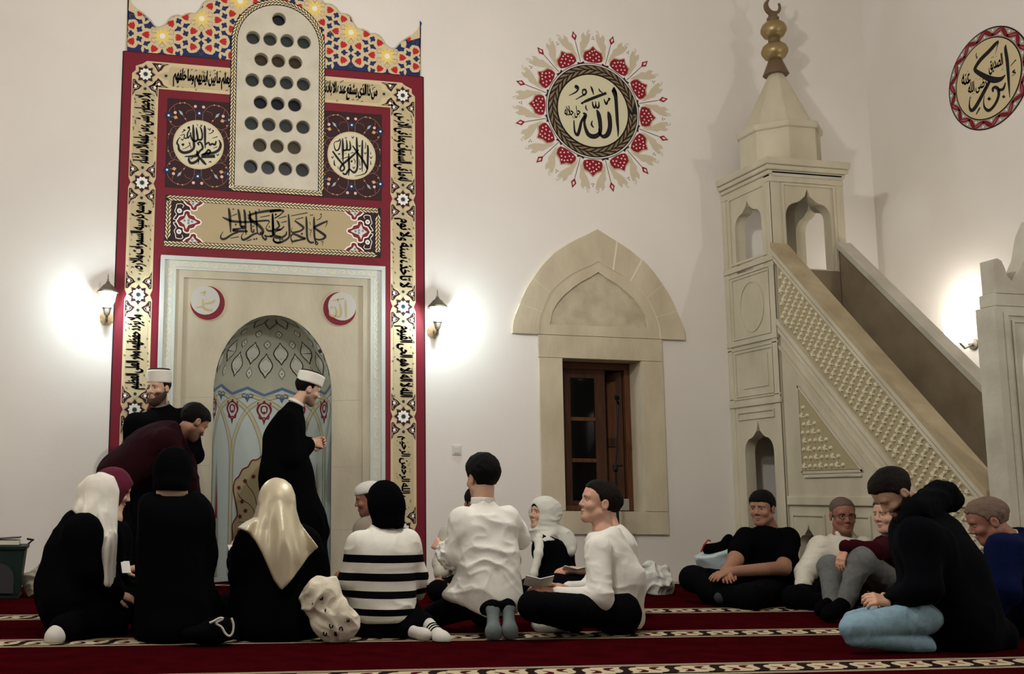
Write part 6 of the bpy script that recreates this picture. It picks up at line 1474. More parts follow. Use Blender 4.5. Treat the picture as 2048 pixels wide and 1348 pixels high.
P.wear('collar', lambda p: np.maximum(np.abs(cap(p, J['neck']-N3(.02, 0, .03), J['neck']+N3(.012, 0, .028), .072, .064))-.004, np.abs((p-J['neck'])@N3(.45, 0, .9)-.012)-.014), C_WHITE, .005, box=bbox([J['neck']], .11), parent=RB)
# ---- bearded imam behind, facing half left
J = dict(neck=q3(322, 812, -.38), shL=q3(376, 836, -.42), shR=q3(272, 848, -.40), elL=q3(388, 910, -.46), wrL=q3(360, 930, -.6), elR=q3(262, 915, -.44), wrR=q3(280, 950, -.6), hipL=q3(345, 968, -.38), hipR=q3(298, 968, -.38), knL=(.68, -.42, .5), knR=(.45, -.42, .5), anL=(.68, -.38, .07), anR=(.45, -.38, .07), toeL=(.66, -.58, .035), toeR=(.42, -.58, .035))
P = Person('bearded imam in a black robe and white banded hat standing beside the inscription band', J, Head(q3(317, 778, -.40), 138, -2, 0, 1.0, 'fair', beard=.9, brow=(52, 34, 24)), 1.03)
P.body(); P.hair(H_BROWN, thick=.007, style='low', n=.002); imam_hat(P)
P.wear('beard', lambda p: (lambda q: P.head.s*smax(smax(blend([cap(q, (0, .062, -.108), (0, .05, -.095), .034, .036), cap(q, (-.058, .0, -.045), (-.03, .05, -.095), .022, .028), cap(q, (.058, .0, -.045), (.03, .05, -.095), .022, .028)], .03)-.003*noise3(q*120), -ell(q, (0, .095, -.045), (.040, .05, .036)), .01), q[:, 2]+.03, .01))(P.head.loc(p)), mat('brown_beard', (60, 40, 28), .85, bump=.8, bscale=180), .005, box=bbox([P.head.wor((0, .04, -.09))], .11), rel=0)
RB = P.wear('robe', lambda p: smax(blend([P.torso(p, .022, .09), P.arm(p, 'L', .028), P.arm(p, 'R', .028), chain(p, [c4(325, 870, -.40, .19), c4(322, 950, -.40, .20), (.56, -.40, .55, .23), (.56, -.40, .05, .28)], .08)], .06), neckcut(p, J, (-.25, -.35, 1), .012), .012), C_BLACK, .013, amp=.01, fr=(5, 5, 1.5))
P.wear('collar', lambda p: np.maximum(np.abs(cap(p, J['neck']-N3(0, 0, .03), J['neck']+N3(-.005, -.005, .03), .072, .066))-.005, np.abs((p-J['neck'])@N3(-.2, -.35, .9)-.008)-.018), mat('grey_collar', (110, 108, 102), .9), .005, box=bbox([J['neck']], .11), parent=RB)
# ---- man in a dark maroon sweater bending forward
J = dict(neck=q3(362, 868, -1.30), shL=q3(342, 872, -1.10), shR=q3(336, 880, -1.48), elL=q3(376, 930, -1.1), wrL=q3(388, 985, -1.2), elR=q3(372, 945, -1.52), wrR=q3(388, 1000, -1.45), hipL=q3(236, 955, -1.16), hipR=q3(232, 958, -1.40), knL=(.22, -1.15, .50), knR=(.20, -1.40, .50), anL=(.06, -1.16, .08), anR=(.04, -1.40, .08), toeL=(.24, -1.16, .035), toeR=(.22, -1.40, .035))
P = Person('dark haired man in a maroon sweater bending down in front of the bearded imam', J, Head(q3(388, 846, -1.32), -66, -34, 0, 1.0, 'tan', beard=.45, brow=(26, 20, 18)), 1.0, hands=[hand(J['wrR'], (.1, -.1, -1), (.9, 0, .1), .4, True)])
P.body(); P.hair(H_BLACK, thick=.014, style='short')
def fn(p):
    d = blend([P.torso(p, .024, .08, .02), chain(p, [c4(250, 945, -1.28, .16), c4(300, 905, -1.29, .165), c4(338, 885, -1.29, .14)], .06)], .06)
    for s_ in 'LR': d = smin(d, P.arm(p, s_, .018), .03)
    return smax(d, neckcut(p, J, (1, 0, .35), .0), .012)
P.wear('sweater', fn, mat('maroon_wool', (32, 10, 15), .95, bump=.3, bscale=200, spec=.05), .010, amp=.010, fr=(6, 6, 6))
P.wear('trousers', lambda p: smax(blend([P.leg(p, 'L', .014), P.leg(p, 'R', .014), cap(p, J['hipL'], J['hipR'], .13, .13)], .05), p[:, 2]-1.0, .01), C_TROU, .013)
P.wear('shoe', lambda p: blend([P.foot(p, 'L', .008), P.foot(p, 'R', .008)], .01), C_BLACK, .010, box=bbox([J['anL'], J['anR'], J['toeL'], J['toeR']], .09))
# ---- man with a white cap seated by the mihrab pier, facing left
J = dict(neck=q3(742, 1030, -.92), shL=q3(730, 1056, -1.08), shR=q3(752, 1052, -.76), elL=q3(728, 1110, -1.12), wrL=q3(705, 1140, -1.05), elR=q3(750, 1110, -.7), wrR=q3(712, 1138, -.85), hipL=q3(752, 1155, -1.04), hipR=q3(756, 1153, -.80), knL=(2.05, -1.10, .12), knR=(2.05, -.72, .12), anL=(2.30, -1.0, .06), anR=(2.30, -.8, .06))
P = Person('man in a white cap and grey tunic seated against the stone behind the striped sweater', J, Head(q3(738, 1000, -.94), 76, -8, 0, 1.02, 'ruddy', beard=.3), .98, hands=[hand(J['wrL'], (-1, 0, -.2), (0, -.3, 1), .4, True)])
P.body(); P.hair(H_BROWN, thick=.006, style='low')
P.wear('cap', lambda p: (lambda q: P.head.s*smax(ell(q, (0, -.014, .065), (.096, .118, .078)), -(q[:, 2]-.050+.12*q[:, 1]), .012))(P.head.loc(p)), mat('white_cap', (200, 198, 190), .9, bump=.3, bscale=160), .006, box=bbox([P.head.wor((0, 0, .08))], .15))
P.wear('tunic', lambda p: smax(blend([P.torso(p, .02, .08, .02), P.arm(p, 'L', .02), P.arm(p, 'R', .02), chain(p, [c4(750, 1130, -.92, .16), c4(748, 1160, -.92, .17)])], .05), neckcut(p, J, (-.3, 0, 1), .004), .012), mat('grey_beige_tunic', (136, 126, 112), .95, bump=.2, bscale=150), .010, amp=.010, fr=(5, 5, 7))
P.wear('trousers', lambda p: smax(blend([P.leg(p, 'L', .014), P.leg(p, 'R', .014), cap(p, J['hipL'], J['hipR'], .13, .13)], .05), p[:, 2]-.3, .01), C_TROU, .012)
# ---- girl in a white headscarf looking up
J = dict(neck=q3(1096, 1066, -1.88), shL=q3(1088, 1090, -2.02), shR=q3(1116, 1086, -1.74), elL=q3(1104, 1140, -2.06), wrL=q3(1085, 1168, -2.13), elR=q3(1130, 1140, -1.68), wrR=q3(1100, 1165, -1.83), hipL=q3(1118, 1180, -2.00), hipR=q3(1124, 1178, -1.76), knL=q3(1056, 1184, -2.12), knR=q3(1062, 1180, -1.66), anL=q3(1110, 1204, -1.93), anR=q3(1100, 1202, -1.83))
P = Person('girl in a white headscarf and black dress looking up to the left', J, Head(q3(1086, 1030, -1.90), 104, 12, 0, .92, 'child', True, brow=(40, 28, 22)), .86)
P.body()
P.wear('dress', lambda p: smax(blend([P.torso(p, .02, .08), P.arm(p, 'L', .022), P.arm(p, 'R', .022), P.leg(p, 'L', .035), P.leg(p, 'R', .035), cap(p, J['hipL'], J['hipR'], .14, .14)], .05), neckcut(p, J, (-.2, 0, 1), .0), .012), C_BLACK, .010, amp=.008)
def fn(p):
    H = P.head; q = H.loc(p); face = smin(ell(q, (0, .115, -.020), (.060, .09, .086)), ell(q, (0, .12, -.07), (.045, .09, .035)), .03)
    d = smin(ell(q, (0, -.022, .028), (.102, .128, .120)), cap(q, (0, -.01, -.075), (0, -.03, -.13), .088, .105), .05)*H.s
    d = blend([d, cap(p, q3(1098, 1072, -1.90), q3(1126, 1092, -1.90), .095, .085), cap(p, q3(1126, 1080, -1.92), q3(1140, 1100, -1.98), .08, .03), cap(p, J['shL'], J['shL']*.6+J['elL']*.4, .07, .05)], .05)
    return smax(d, -face*H.s, .012)
P.wear('headscarf', fn, mat('grey_white_scarf', (196, 196, 186), .85, bump=.15, bscale=120, sheen=.2), .0062, amp=.013, fr=(7, 7, 14), sharp=1.4, box=bbox([q3(1060, 985, -1.98), q3(1155, 1130, -1.98)], .13))
P.wear('scarf_end', lambda p: chain(p, [c4(1080, 1074, -2.04, .026), c4(1077, 1108, -2.15, .028), c4(1068, 1148, -2.20, .024), c4(1064, 1168, -2.22, .018)], .02), MATS['grey_white_scarf'], .006, amp=.008, fr=(20, 20, 3))
P.wear('inner_cap', lambda p: (lambda q: P.head.s*smax(ell(q, (0, -.008, .034), (.084, .112, .100)), -smin(ell(q, (0, .115, -.030), (.058, .09, .083)), ell(q, (0, .12, -.09), (.05, .09, .03)), .03), .008))(P.head.loc(p)), C_BLACK2, .006, box=bbox([P.head.c], .15))
# ---- youth in a white shirt mostly hidden behind the sweatshirt
J = dict(neck=q3(1222, 1056, -2.62), shL=q3(1212, 1082, -2.78), shR=q3(1236, 1078, -2.48), elL=q3(1208, 1150, -2.84), wrL=q3(1160, 1142, -2.82), elR=q3(1220, 1145, -2.42), wrR=q3(1150, 1140, -2.57), hipL=q3(1240, 1182, -2.74), hipR=q3(1246, 1180, -2.52), knL=q3(1112, 1172, -2.86), knR=q3(1126, 1168, -2.56), anL=q3(1170, 1206, -2.67), anR=q3(1160, 1204, -2.57))
P = Person('youth in a white shirt half hidden behind the sweatshirt, reading a booklet', J, Head(q3(1208, 1014, -2.60), 84, 4, 0, .95, 'pink'), .94, hands=[hand(J['wrL'], (-1, 0, .1), (0, -.2, 1), .5, True), hand(J['wrR'], (-1, 0, .1), (0, .2, 1), .4, False)])
P.body(); P.hair(H_BLACK, thick=.010, style='low')
P.wear('shirt', lambda p: smax(blend([P.torso(p, .018, .08), chain(p, [c4(1232, 1100, -2.62, .12), c4(1244, 1170, -2.62, .14)]), P.arm(p, 'L', .02, f=.45), P.arm(p, 'R', .02, f=.45)], .04), neckcut(p, J, (-.3, 0, 1), .004), .012), C_WHITE, .010, amp=.012, fr=(5, 5, 8))
P.wear('trousers', lambda p: smax(blend([P.leg(p, 'L', .012), P.leg(p, 'R', .012), cap(p, J['hipL'], J['hipR'], .13, .13)], .05), p[:, 2]-.33, .01), C_TROU, .012)
# ---- person in a white shirt mostly hidden behind the kneeling boy
J = dict(neck=q3(948, 1042, -1.40), shL=q3(1004, 1068, -1.41), shR=q3(900, 1070, -1.43), elL=q3(1024, 1120, -1.45), wrL=q3(1006, 1165, -1.63), elR=q3(884, 1125, -1.47), wrR=q3(880, 1164, -1.67), hipL=q3(970, 1170, -1.39), hipR=q3(930, 1170, -1.39), knL=q3(1006, 1184, -1.70), knR=q3(876, 1182, -1.70), anL=q3(940, 1206, -1.70), anR=q3(980, 1206, -1.75))
P = Person('seated person in a pale shirt almost hidden behind the kneeling boy', J, Head(q3(952, 1010, -1.42), 176, -18, 0, .95, 'tan'), .94, hands=[hand(J['wrR'], (.2, -.6, -.2), (-.2, -.2, 1), .4, True)])
P.body(); P.hair(H_BLACK, thick=.010, style='fringe')
P.wear('shirt', lambda p: smax(blend([P.torso(p, .018, .08), chain(p, [c4(950, 1100, -1.41, .15), c4(950, 1160, -1.41, .16)]), P.arm(p, 'L', .026, f=.55), P.arm(p, 'R', .026, f=.55)], .04), neckcut(p, J, (0, -.2, 1), .004), .012), mat('pale_grey_shirt', (176, 172, 158), .9, bump=.15, bscale=150), .011, amp=.012, fr=(5, 5, 8))
P.wear('trousers', lambda p: smax(blend([P.leg(p, 'L', .012), P.leg(p, 'R', .012), cap(p, J['hipL'], J['hipR'], .13, .13)], .05), p[:, 2]-.3, .01), C_TROU, .012)
# ---- young man in a black T-shirt, cross-legged by the minbar
J = dict(neck=q3(1536, 1056, -1.72), shR=q3(1492, 1074, -1.80), shL=q3(1576, 1076, -1.78), elR=q3(1470, 1120, -1.92), wrR=q3(1450, 1146, -2.08), elL=q3(1566, 1136, -1.98), wrL=q3(1462, 1144, -2.14), hipR=q3(1512, 1178, -1.74), hipL=q3(1560, 1180, -1.76), knR=q3(1386, 1158, -1.86), knL=q3(1500, 1194, -2.34), anR=q3(1446, 1194, -2.12), anL=q3(1420, 1190, -1.98), toeL=q3(1418, 1194, -2.02), toeR=q3(1440, 1196, -2.16))
P = Person('young man in a black T-shirt sitting cross legged against the minbar', J, Head(q3(1524, 1018, -1.76), 124, -2, 0, 1.02, 'tan', brow=(26, 20, 18)), 1.05, hands=[hand(J['wrL'], (-1, -.1, -.15), (-.1, -.3, 1), .35, True), hand(J['wrR'], (-.4, -.8, -.1), (-.3, .1, 1), .4, False)])
P.body(.060, .006); P.hair(H_BLACK, thick=.010, style='fringe', n=.003)
def fn(p):
    d = smin(P.torso(p, .014, .08, .02), chain(p, [c4(1536, 1110, -1.78, .15), c4(1538, 1165, -1.78, .165)]), .06)
    for s_ in 'LR': d = smin(d, cap(p, J['sh'+s_], J['sh'+s_]*.32+J['el'+s_]*.68, .075, .076), .025)
    return smax(d, neckcut(p, J, (-.15, -.25, 1), .004), .01)
P.wear('t_shirt', fn, C_BLACK2, .009, amp=.010, fr=(5, 5, 7))
P.wear('trousers', lambda p: smax(blend([P.leg(p, 'L', .022), P.leg(p, 'R', .022), cap(p, J['hipL'], J['hipR'], .13, .13)], .05), p[:, 2]-.42, .01), C_TROU, .011, amp=.006)
P.wear('sock', lambda p: blend([P.foot(p, 'L', .006), P.foot(p, 'R', .006)], .02), mat('dark_grey_sock', (50, 50, 54), .95, bump=.4, bscale=300), .008, box=bbox([J[k] for k in ('anL', 'anR', 'toeL', 'toeR')], .08))
# ---- older man in a white shirt and glasses
J = dict(neck=q3(1682, 1072, -1.96), shR=q3(1640, 1092, -2.0), shL=q3(1722, 1092, -2.0), elR=q3(1612, 1146, -2.05), wrR=q3(1606, 1174, -2.25), elL=q3(1728, 1145, -2.1), wrL=q3(1690, 1172, -2.25), hipR=q3(1660, 1178, -1.98), hipL=q3(1706, 1178, -1.98), knR=q3(1590, 1196, -2.34), knL=q3(1690, 1200, -2.55), anR=q3(1650, 1208, -2.45), anL=q3(1630, 1208, -2.35))
P = Person('older man in a white shirt and glasses leaning on the minbar', J, Head(q3(1686, 1032, -1.99), 160, -4, 0, 1.03, 'ruddy', brow=(90, 80, 70)), 1.02, hands=[hand(J['wrR'], (-.9, -.3, -.1), (-.1, -.2, 1), .45, False)])
P.body(); P.hair(mat('cropped_grey_hair', (92, 76, 66), .8, bump=.6, bscale=200), thick=.004, style='low', n=.002)
def fn(p):
    d = smin(P.torso(p, .014, .08, .02), chain(p, [c4(1682, 1120, -1.98, .14), c4(1682, 1172, -1.98, .15)]), .06)
    for s_ in 'LR': d = smin(d, P.arm(p, s_, .022, f=.9), .022)
    return smax(d, neckcut(p, J, (0, -.3, 1), .002), .01)
SH = P.wear('shirt', fn, mat('cream_white_shirt', (200, 196, 182), .9, bump=.12, bscale=150, wr=.5, wscale=8), .0085, amp=.010, fr=(6, 6, 8), sharp=1.6, warp=1.2)
for s_ in (-1, 1):
    a = P.J['neck']+N3(s_*.012, -.075, -.005); P.wear('collar_wing', lambda p: smax(cap(p, a+N3(s_*.05, .035, .025), a+N3(s_*.035, -.012, -.045), .018, .014), np.abs((p-a)@N3(s_*.3, -.9, .25))-.012, .006), MATS['cream_white_shirt'], .006, box=bbox([a], .11), parent=SH)
P.wear('trousers', lambda p: smax(blend([P.leg(p, 'L', .012), P.leg(p, 'R', .016), cap(p, J['hipL'], J['hipR'], .12, .12)], .05), p[:, 2]-.3, .01), C_TROU, .012)
H = P.head; gl = MB()
for x in (-1, 1):
    pts = [H.wor((x*.034+.023*cos(a), .098-.012*abs(cos(a)), .004+.016*sin(a))) for a in [2*pi*k/14 for k in range(15)]]; gl.tube(pts, .0022, 5)
    gl.tube([H.wor((x*.057, .088, .008)), H.wor((x*.075, .05, .008)), H.wor((x*.080, -.01, .006))], .002, 5)
gl.tube([H.wor((-.011, .098, .008)), H.wor((0, .101, .011)), H.wor((.011, .098, .008))], .002, 5)
gl.build('glasses', mat('glasses_frame', (40, 30, 28), .4), P.root)
# ---- man in a maroon sweater and grey jeans, knees drawn up
J = dict(neck=q3(1786, 1068, -2.66), shR=q3(1792, 1092, -2.46), shL=q3(1776, 1098, -2.82), elL=q3(1745, 1104, -3.0), wrL=q3(1692, 1094, -2.98), elR=q3(1790, 1150, -2.4), wrR=q3(1750, 1170, -2.45), hipL=q3(1786, 1172, -2.80), hipR=q3(1790, 1168, -2.58), knL=q3(1722, 1118, -3.02), knR=q3(1662, 1136, -2.74), anL=q3(1690, 1206, -3.06), anR=q3(1664, 1206, -2.90), toeL=q3(1652, 1232, -3.12), toeR=q3(1640, 1222, -2.92))
P = Person('man in a maroon sweater and grey jeans sitting with drawn up knees', J, Head(q3(1777, 1030, -2.68), 98, -2, 0, .98, 'pink', brow=(60, 50, 40)), .98, hands=[hand(J['wrL'], (-.45, .05, -.9), (-.9, -.1, .4), .35, True)])
P.body(); P.hair(mat('greying_hair', (70, 58, 50), .75, bump=.6, bscale=180), thick=.010, style='short')
P.wear('sweater', lambda p: smax(blend([P.torso(p, .018, .08, .02), P.arm(p, 'L', .018, f=.97), P.arm(p, 'R', .018), chain(p, [c4(1790, 1110, -2.66, .14), c4(1794, 1160, -2.68, .15)])], .04), neckcut(p, J, (-.3, 0, 1), .004), .01), mat('maroon_knit', (44, 8, 15), .95, bump=.3, bscale=200, spec=.05), .009, amp=.010, fr=(6, 6, 7))
P.wear('shirt_collar', lambda p: np.maximum(np.abs(cap(p, J['neck']-N3(0, 0, .02), J['neck']+N3(0, 0, .035), .066, .060))-.004, np.abs((p-J['neck'])@N3(-.3, 0, .95)-.012)-.018), mat('grey_collar', (110, 108, 102), .9), .005, box=bbox([J['neck']], .10))
P.wear('jeans', lambda p: blend([P.leg(p, 'L', .012), P.leg(p, 'R', .012), cap(p, J['hipL'], J['hipR'], .12, .12)], .035), mat('grey_denim', (92, 94, 92), .9, var=.12, scale=40, bump=.3, bscale=200), .008, amp=.010, fr=(8, 8, 8))
P.wear('shoe', lambda p: blend([P.foot(p, 'L', .012), P.foot(p, 'R', .012)], .01), C_BLACK, .008, box=bbox([J[k] for k in ('anL', 'anR', 'toeL', 'toeR')], .10))
# ---- bearded man in a dark hooded jacket and light jeans, kneeling in front
J = dict(neck=q3(1826, 1030, -4.18), shL=q3(1838, 1068, -4.36), shR=q3(1852, 1062, -4.00), elL=q3(1850, 1176, -4.42), wrL=q3(1782, 1206, -4.28), elR=q3(1850, 1165, -3.98), wrR=q3(1786, 1202, -4.10), hipL=q3(1896, 1226, -4.30), hipR=q3(1900, 1222, -4.08), knL=q3(1716, 1264, -4.34), knR=q3(1720, 1252, -4.08), anL=q3(1890, 1288, -4.32), anR=q3(1890, 1280, -4.08), toeL=q3(1950, 1294, -4.32), toeR=q3(1950, 1286, -4.1))
P = Person('bearded man in a dark hooded jacket and pale jeans kneeling with bowed head', J, Head(q3(1788, 988, -4.19), 82, -44, 0, .97, 'fair', beard=.95, brow=(30, 22, 18)), 1.0, hands=[hand(J['wrL'], (-1, .1, .25), (-.2, -.6, .6), .8, True), hand(J['wrR'], (-1, -.15, .2), (-.2, .6, .6), .7, False)])
P.body(); P.hair(H_BROWN, thick=.011, style='low')
P.wear('beard', lambda p: (lambda q: P.head.s*smax(smax(blend([cap(q, (0, .060, -.104), (0, .05, -.095), .030, .032), cap(q, (-.060, .0, -.030), (-.03, .05, -.092), .020, .026), cap(q, (.060, .0, -.030), (.03, .05, -.092), .020, .026)], .03)-.003*noise3(q*120), -ell(q, (0, .095, -.040), (.042, .05, .036)), .01), q[:, 2]+.02, .01))(P.head.loc(p)), mat('dark_beard', (34, 24, 20), .85, bump=.8, bscale=180), .005, box=bbox([P.head.wor((0, .03, -.08))], .11), rel=0)
def fn(p):
    d = blend([P.torso(p, .040, .1, .01), chain(p, [c4(1862, 1085, -4.18, .16), c4(1890, 1150, -4.2, .185), c4(1900, 1220, -4.2, .21), c4(1896, 1276, -4.2, .20)], .08), chain(p, [c4(1900, 1240, -4.2, .18), c4(1985, 1272, -4.22, .11)], .05), chain(p, [c4(1830, 1240, -4.2, .15), c4(1890, 1260, -4.2, .2)], .05)], .07)
    for s_ in 'LR': d = smin(d, smin(cap(p, J['sh'+s_], J['el'+s_], .086, .076), cap(p, J['el'+s_], J['wr'+s_]*.92+J['el'+s_]*.08, .074, .052), .03), .03)
    f = q3(1783, 1240, -4.3); d = smax(d, np.where(p[:, 2] < .26, f[0]-p[:, 0], -1.).astype(np.float32), .015)
    return smax(d, neckcut(p, J, (-.8, 0, .7), .03), .02)
P.wear('jacket', fn, mat('navy_black_shell', (6, 7, 11), .95, bump=.15, bscale=90, spec=.04), .0105, amp=.012, fr=(5, 5, 4))
P.wear('hood', lambda p: smax(blend([cap(p, q3(1836, 1018, -4.34), q3(1880, 992, -4.18), .060, .075), cap(p, q3(1880, 992, -4.18), q3(1850, 1012, -4.02), .075, .055), cap(p, q3(1876, 985, -4.2), q3(1908, 1000, -4.2), .055, .050), cap(p, q3(1812, 1040, -4.30), q3(1840, 1020, -4.3), .04, .055)], .03), neckcut(p, J, (-.85, 0, .5), .055), .02), MATS['navy_black_shell'], .008, amp=.012, fr=(9, 9, 9), extra=[q3(1910, 975, -4.2)])
P.wear('jeans', lambda p: smin(blend([chain(p, [c4(1850, 1234, -4.32, .085), c4(1708, 1256, -4.36, .062)]), chain(p, [c4(1850, 1226, -4.10, .085), c4(1712, 1246, -4.10, .062)])], .012), blend([chain(p, [c4(1712, 1272, -4.36, .050), c4(1850, 1290, -4.34, .046)]), chain(p, [c4(1714, 1262, -4.1, .05), c4(1850, 1280, -4.1, .046)])], .01), .008), mat('light_blue_denim', (124, 154, 170), .9, var=.10, scale=30, bump=.3, bscale=220), .0065, amp=.010, fr=(14, 9, 9), sharp=1.4)
# ---- elderly man in a blue sweater at the right edge
J = dict(neck=q3(2012, 1076, -3.68), shL=q3(2010, 1098, -3.88), shR=q3(2050, 1090, -3.52), elL=q3(2012, 1180, -3.96), wrL=q3(1985, 1220, -3.92), elR=q3(2060, 1180, -3.47), wrR=q3(2000, 1220, -3.62), hipL=q3(2060, 1216, -3.84), hipR=q3(2066, 1212, -3.60), knL=q3(1962, 1236, -3.80), knR=q3(1962, 1234, -3.48), anL=q3(2030, 1262, -3.82), anR=q3(2020, 1262, -3.72))
P = Person('elderly man with thinning reddish hair and a blue sweater at the right edge', J, Head(q3(1976, 1044, -3.66), 62, -20, 0, 1.02, 'ruddy', brow=(120, 90, 70)), 1.04)
P.body(.058); P.hair(mat('thin_reddish_hair', (112, 88, 68), .8, rgb2=(96, 84, 76), scale=14, bump=.6, bscale=200), thick=.008, style='low', n=.005)
P.wear('sweater', lambda p: smax(blend([P.torso(p, .03, .09, .04), P.arm(p, 'L', .026), P.arm(p, 'R', .026), chain(p, [c4(2040, 1120, -3.70, .17), c4(2060, 1200, -3.72, .19)])], .05), neckcut(p, J, (-.55, 0, .8), .0), .012), mat('navy_blue_wool', (10, 18, 52), .95, bump=.3, bscale=200, spec=.05), .011, amp=.010, fr=(5, 5, 6))
P.wear('shirt_collar', lambda p: np.maximum(np.abs(cap(p, J['neck']-N3(.02, 0, .02), J['neck']+N3(-.02, 0, .03), .078, .072))-.004, np.abs((p-J['neck'])@N3(-.55, 0, .8)-.004)-.012), C_WHITE, .005, box=bbox([J['neck']], .12))
P.wear('trousers', lambda p: smax(blend([P.leg(p, 'L', .016), P.leg(p, 'R', .016), cap(p, J['hipL'], J['hipR'], .14, .14)], .05), p[:, 2]-.3, .01), C_TROU, .013)

# ================================================================ THINGS ON THE FLOOR
def sheet_bag(name, label, fn, m, box, amp=.012, fr=(14, 14, 14), cat='bag', h=.006, sharp=1.3):
    root = tag(empty(name, tuple((np.array(box[0])+np.array(box[1]))/2*np.array([1, 1, 0]))), label, cat)
    V, F = solid(fn, *box, h); V = folds(relax(V, F, 1), F, amp, fr, .9, sharp); V[:, 2] = np.maximum(V[:, 2], .004); mesh_obj('bag_body', V, F, m, root); return root
M_PLAST = mat('white_plastic_film', (198, 198, 190), .35, bump=.3, bscale=40, spec=.5)
bc = q3(668, 1240, -3.52)
r = sheet_bag('tote_bag', 'cream fabric bag with small black loops beside the satin headscarf', lambda p: blend([ell(p, q3(672, 1246, -3.66), (.115, .075, .105)), ell(p, q3(645, 1198, -3.64), (.085, .06, .09)), cap(p, q3(634, 1190, -3.64), q3(655, 1174, -3.62), .055, .04)], .06), mat('cream_canvas', (214, 206, 186), .9, bump=.2, bscale=120, wr=.5, wscale=9), bbox([q3(600, 1165, -3.64), q3(710, 1285, -3.70)], .10), .026, (9, 9, 9))
def squig(b, V, N, c, s):
    pass
loops_ = MB()
for px, py in ((640, 1196), (664, 1182), (652, 1222), (680, 1226), (690, 1212), (660, 1252), (684, 1258), (698, 1240), (672, 1268), (648, 1268), (628, 1210)):
    a0 = random.random()*6
    pts = [at_y(px+6*cos(a0+t)*(1-.25*t), py+4*sin(a0+1.4*t), -3.78) for t in (0, .8, 1.6, 2.4, 3.2, 4.0)]
    P2 = []
    for q in pts:                                 # drop each stroke onto the cloth surface
        lo_, hi_ = -3.90, -3.56
        for _ in range(14):
            m_ = (lo_+hi_)/2; pt = CAM_P+(q-CAM_P)*((m_-CAM_P[1])/(q[1]-CAM_P[1])); d_ = blend([ell(pt[None].astype(np.float32), q3(672, 1246, -3.66), (.115, .075, .105)), ell(pt[None].astype(np.float32), q3(645, 1198, -3.64), (.085, .06, .09)), cap(pt[None].astype(np.float32), q3(634, 1190, -3.64), q3(655, 1174, -3.62), .055, .04)], .06)[0]-.010
            lo_, hi_ = (m_, hi_) if d_ > 0 else (lo_, m_)
        P2.append(tuple(pt))
    loops_.tube(P2, .0035, 5)
tag(loops_.build('loop_print', C_BLACK, r), kind='stuff')
sheet_bag('plastic_bag', 'crumpled white plastic bag on the carpet below the window', lambda p: blend([ell(p, q3(1312, 1168, -1.2), (.13, .10, .10)), cap(p, q3(1305, 1150, -1.2), q3(1298, 1132, -1.2), .07, .03), cap(p, q3(1322, 1150, -1.2), q3(1330, 1136, -1.2), .06, .02)], .05), M_PLAST, bbox([q3(1275, 1125, -1.2), q3(1350, 1195, -1.2)], .12), .03, (10, 10, 10))
sheet_bag('canvas_bag', 'pale cloth bag leaning on the wall behind the white headscarf', lambda p: blend([ell(p, q3(78, 1168, -1.0), (.11, .09, .10)), cap(p, q3(84, 1150, -1.0), q3(96, 1136, -1.0), .06, .02)], .05), mat('beige_canvas', (172, 164, 146), .9), bbox([q3(52, 1130, -1.0), q3(112, 1195, -1.0)], .10), .025, (9, 9, 9))
r = sheet_bag('shopping_bag', 'pale plastic shopping bag stuffed with dark clothes beside the T-shirt man', lambda p: smax(blend([cap(p, q3(1436, 1112, -1.5), q3(1438, 1150, -1.5), .15, .12), cap(p, q3(1420, 1110, -1.5), q3(1460, 1104, -1.5), .10, .10), ell(p, q3(1438, 1165, -1.5), (.14, .10, .10))], .04), (p[:, 2]-float(q3(1432, 1104, -1.5)[2])-.12*(p[:, 0]-float(q3(1432, 1104, -1.5)[0]))*2.2), .01), mat('blue_white_plastic', (176, 190, 192), .35, spec=.5, bump=.2, bscale=30), bbox([q3(1395, 1070, -1.5), q3(1480, 1190, -1.5)], .12), .022, (6, 8, 9))
V, F = solid(lambda p: blend([cap(p, q3(1420, 1100, -1.5), q3(1462, 1090, -1.5), .045, .04), ell(p, q3(1456, 1084, -1.5), (.045, .05, .05)), ell(p, q3(1438, 1100, -1.5), (.12, .08, .04))], .03), *bbox([q3(1400, 1070, -1.5), q3(1475, 1115, -1.5)], .10), .008)
mesh_obj('folded_garment', folds(V, F, .02, (9, 9, 9)), F, C_BLACK, r)
MB().tube([q3(1402, 1104, -1.52), q3(1408, 1090, -1.54), q3(1416, 1080, -1.54), q3(1421, 1082, -1.54)], .006, 6).build('red_trim', mat('red_trim', (150, 30, 30), .6), r)
# drawstring bag with a white cord between the two women
r = sheet_bag('drawstring_bag', 'black drawstring bag with a looping white cord on the carpet', lambda p: blend([ell(p, q3(440, 1258, -3.70), (.085, .07, .06)), ell(p, q3(405, 1268, -3.72), (.09, .06, .04))], .04), C_BLACK, bbox([q3(380, 1225, -3.68), q3(475, 1285, -3.72)], .10), .012, (8, 8, 8))
MB().tube([tuple(q) for q in smooth_pts([tuple(q3(x, y, -3.79)) for x, y in ((419, 1246), (428, 1242), (440, 1236), (446, 1238), (432, 1246), (443, 1254), (450, 1266), (458, 1272), (465, 1266), (467, 1250), (463, 1236))], 5)], .0055, 6).build('white_cord', M_SOCKW, r)
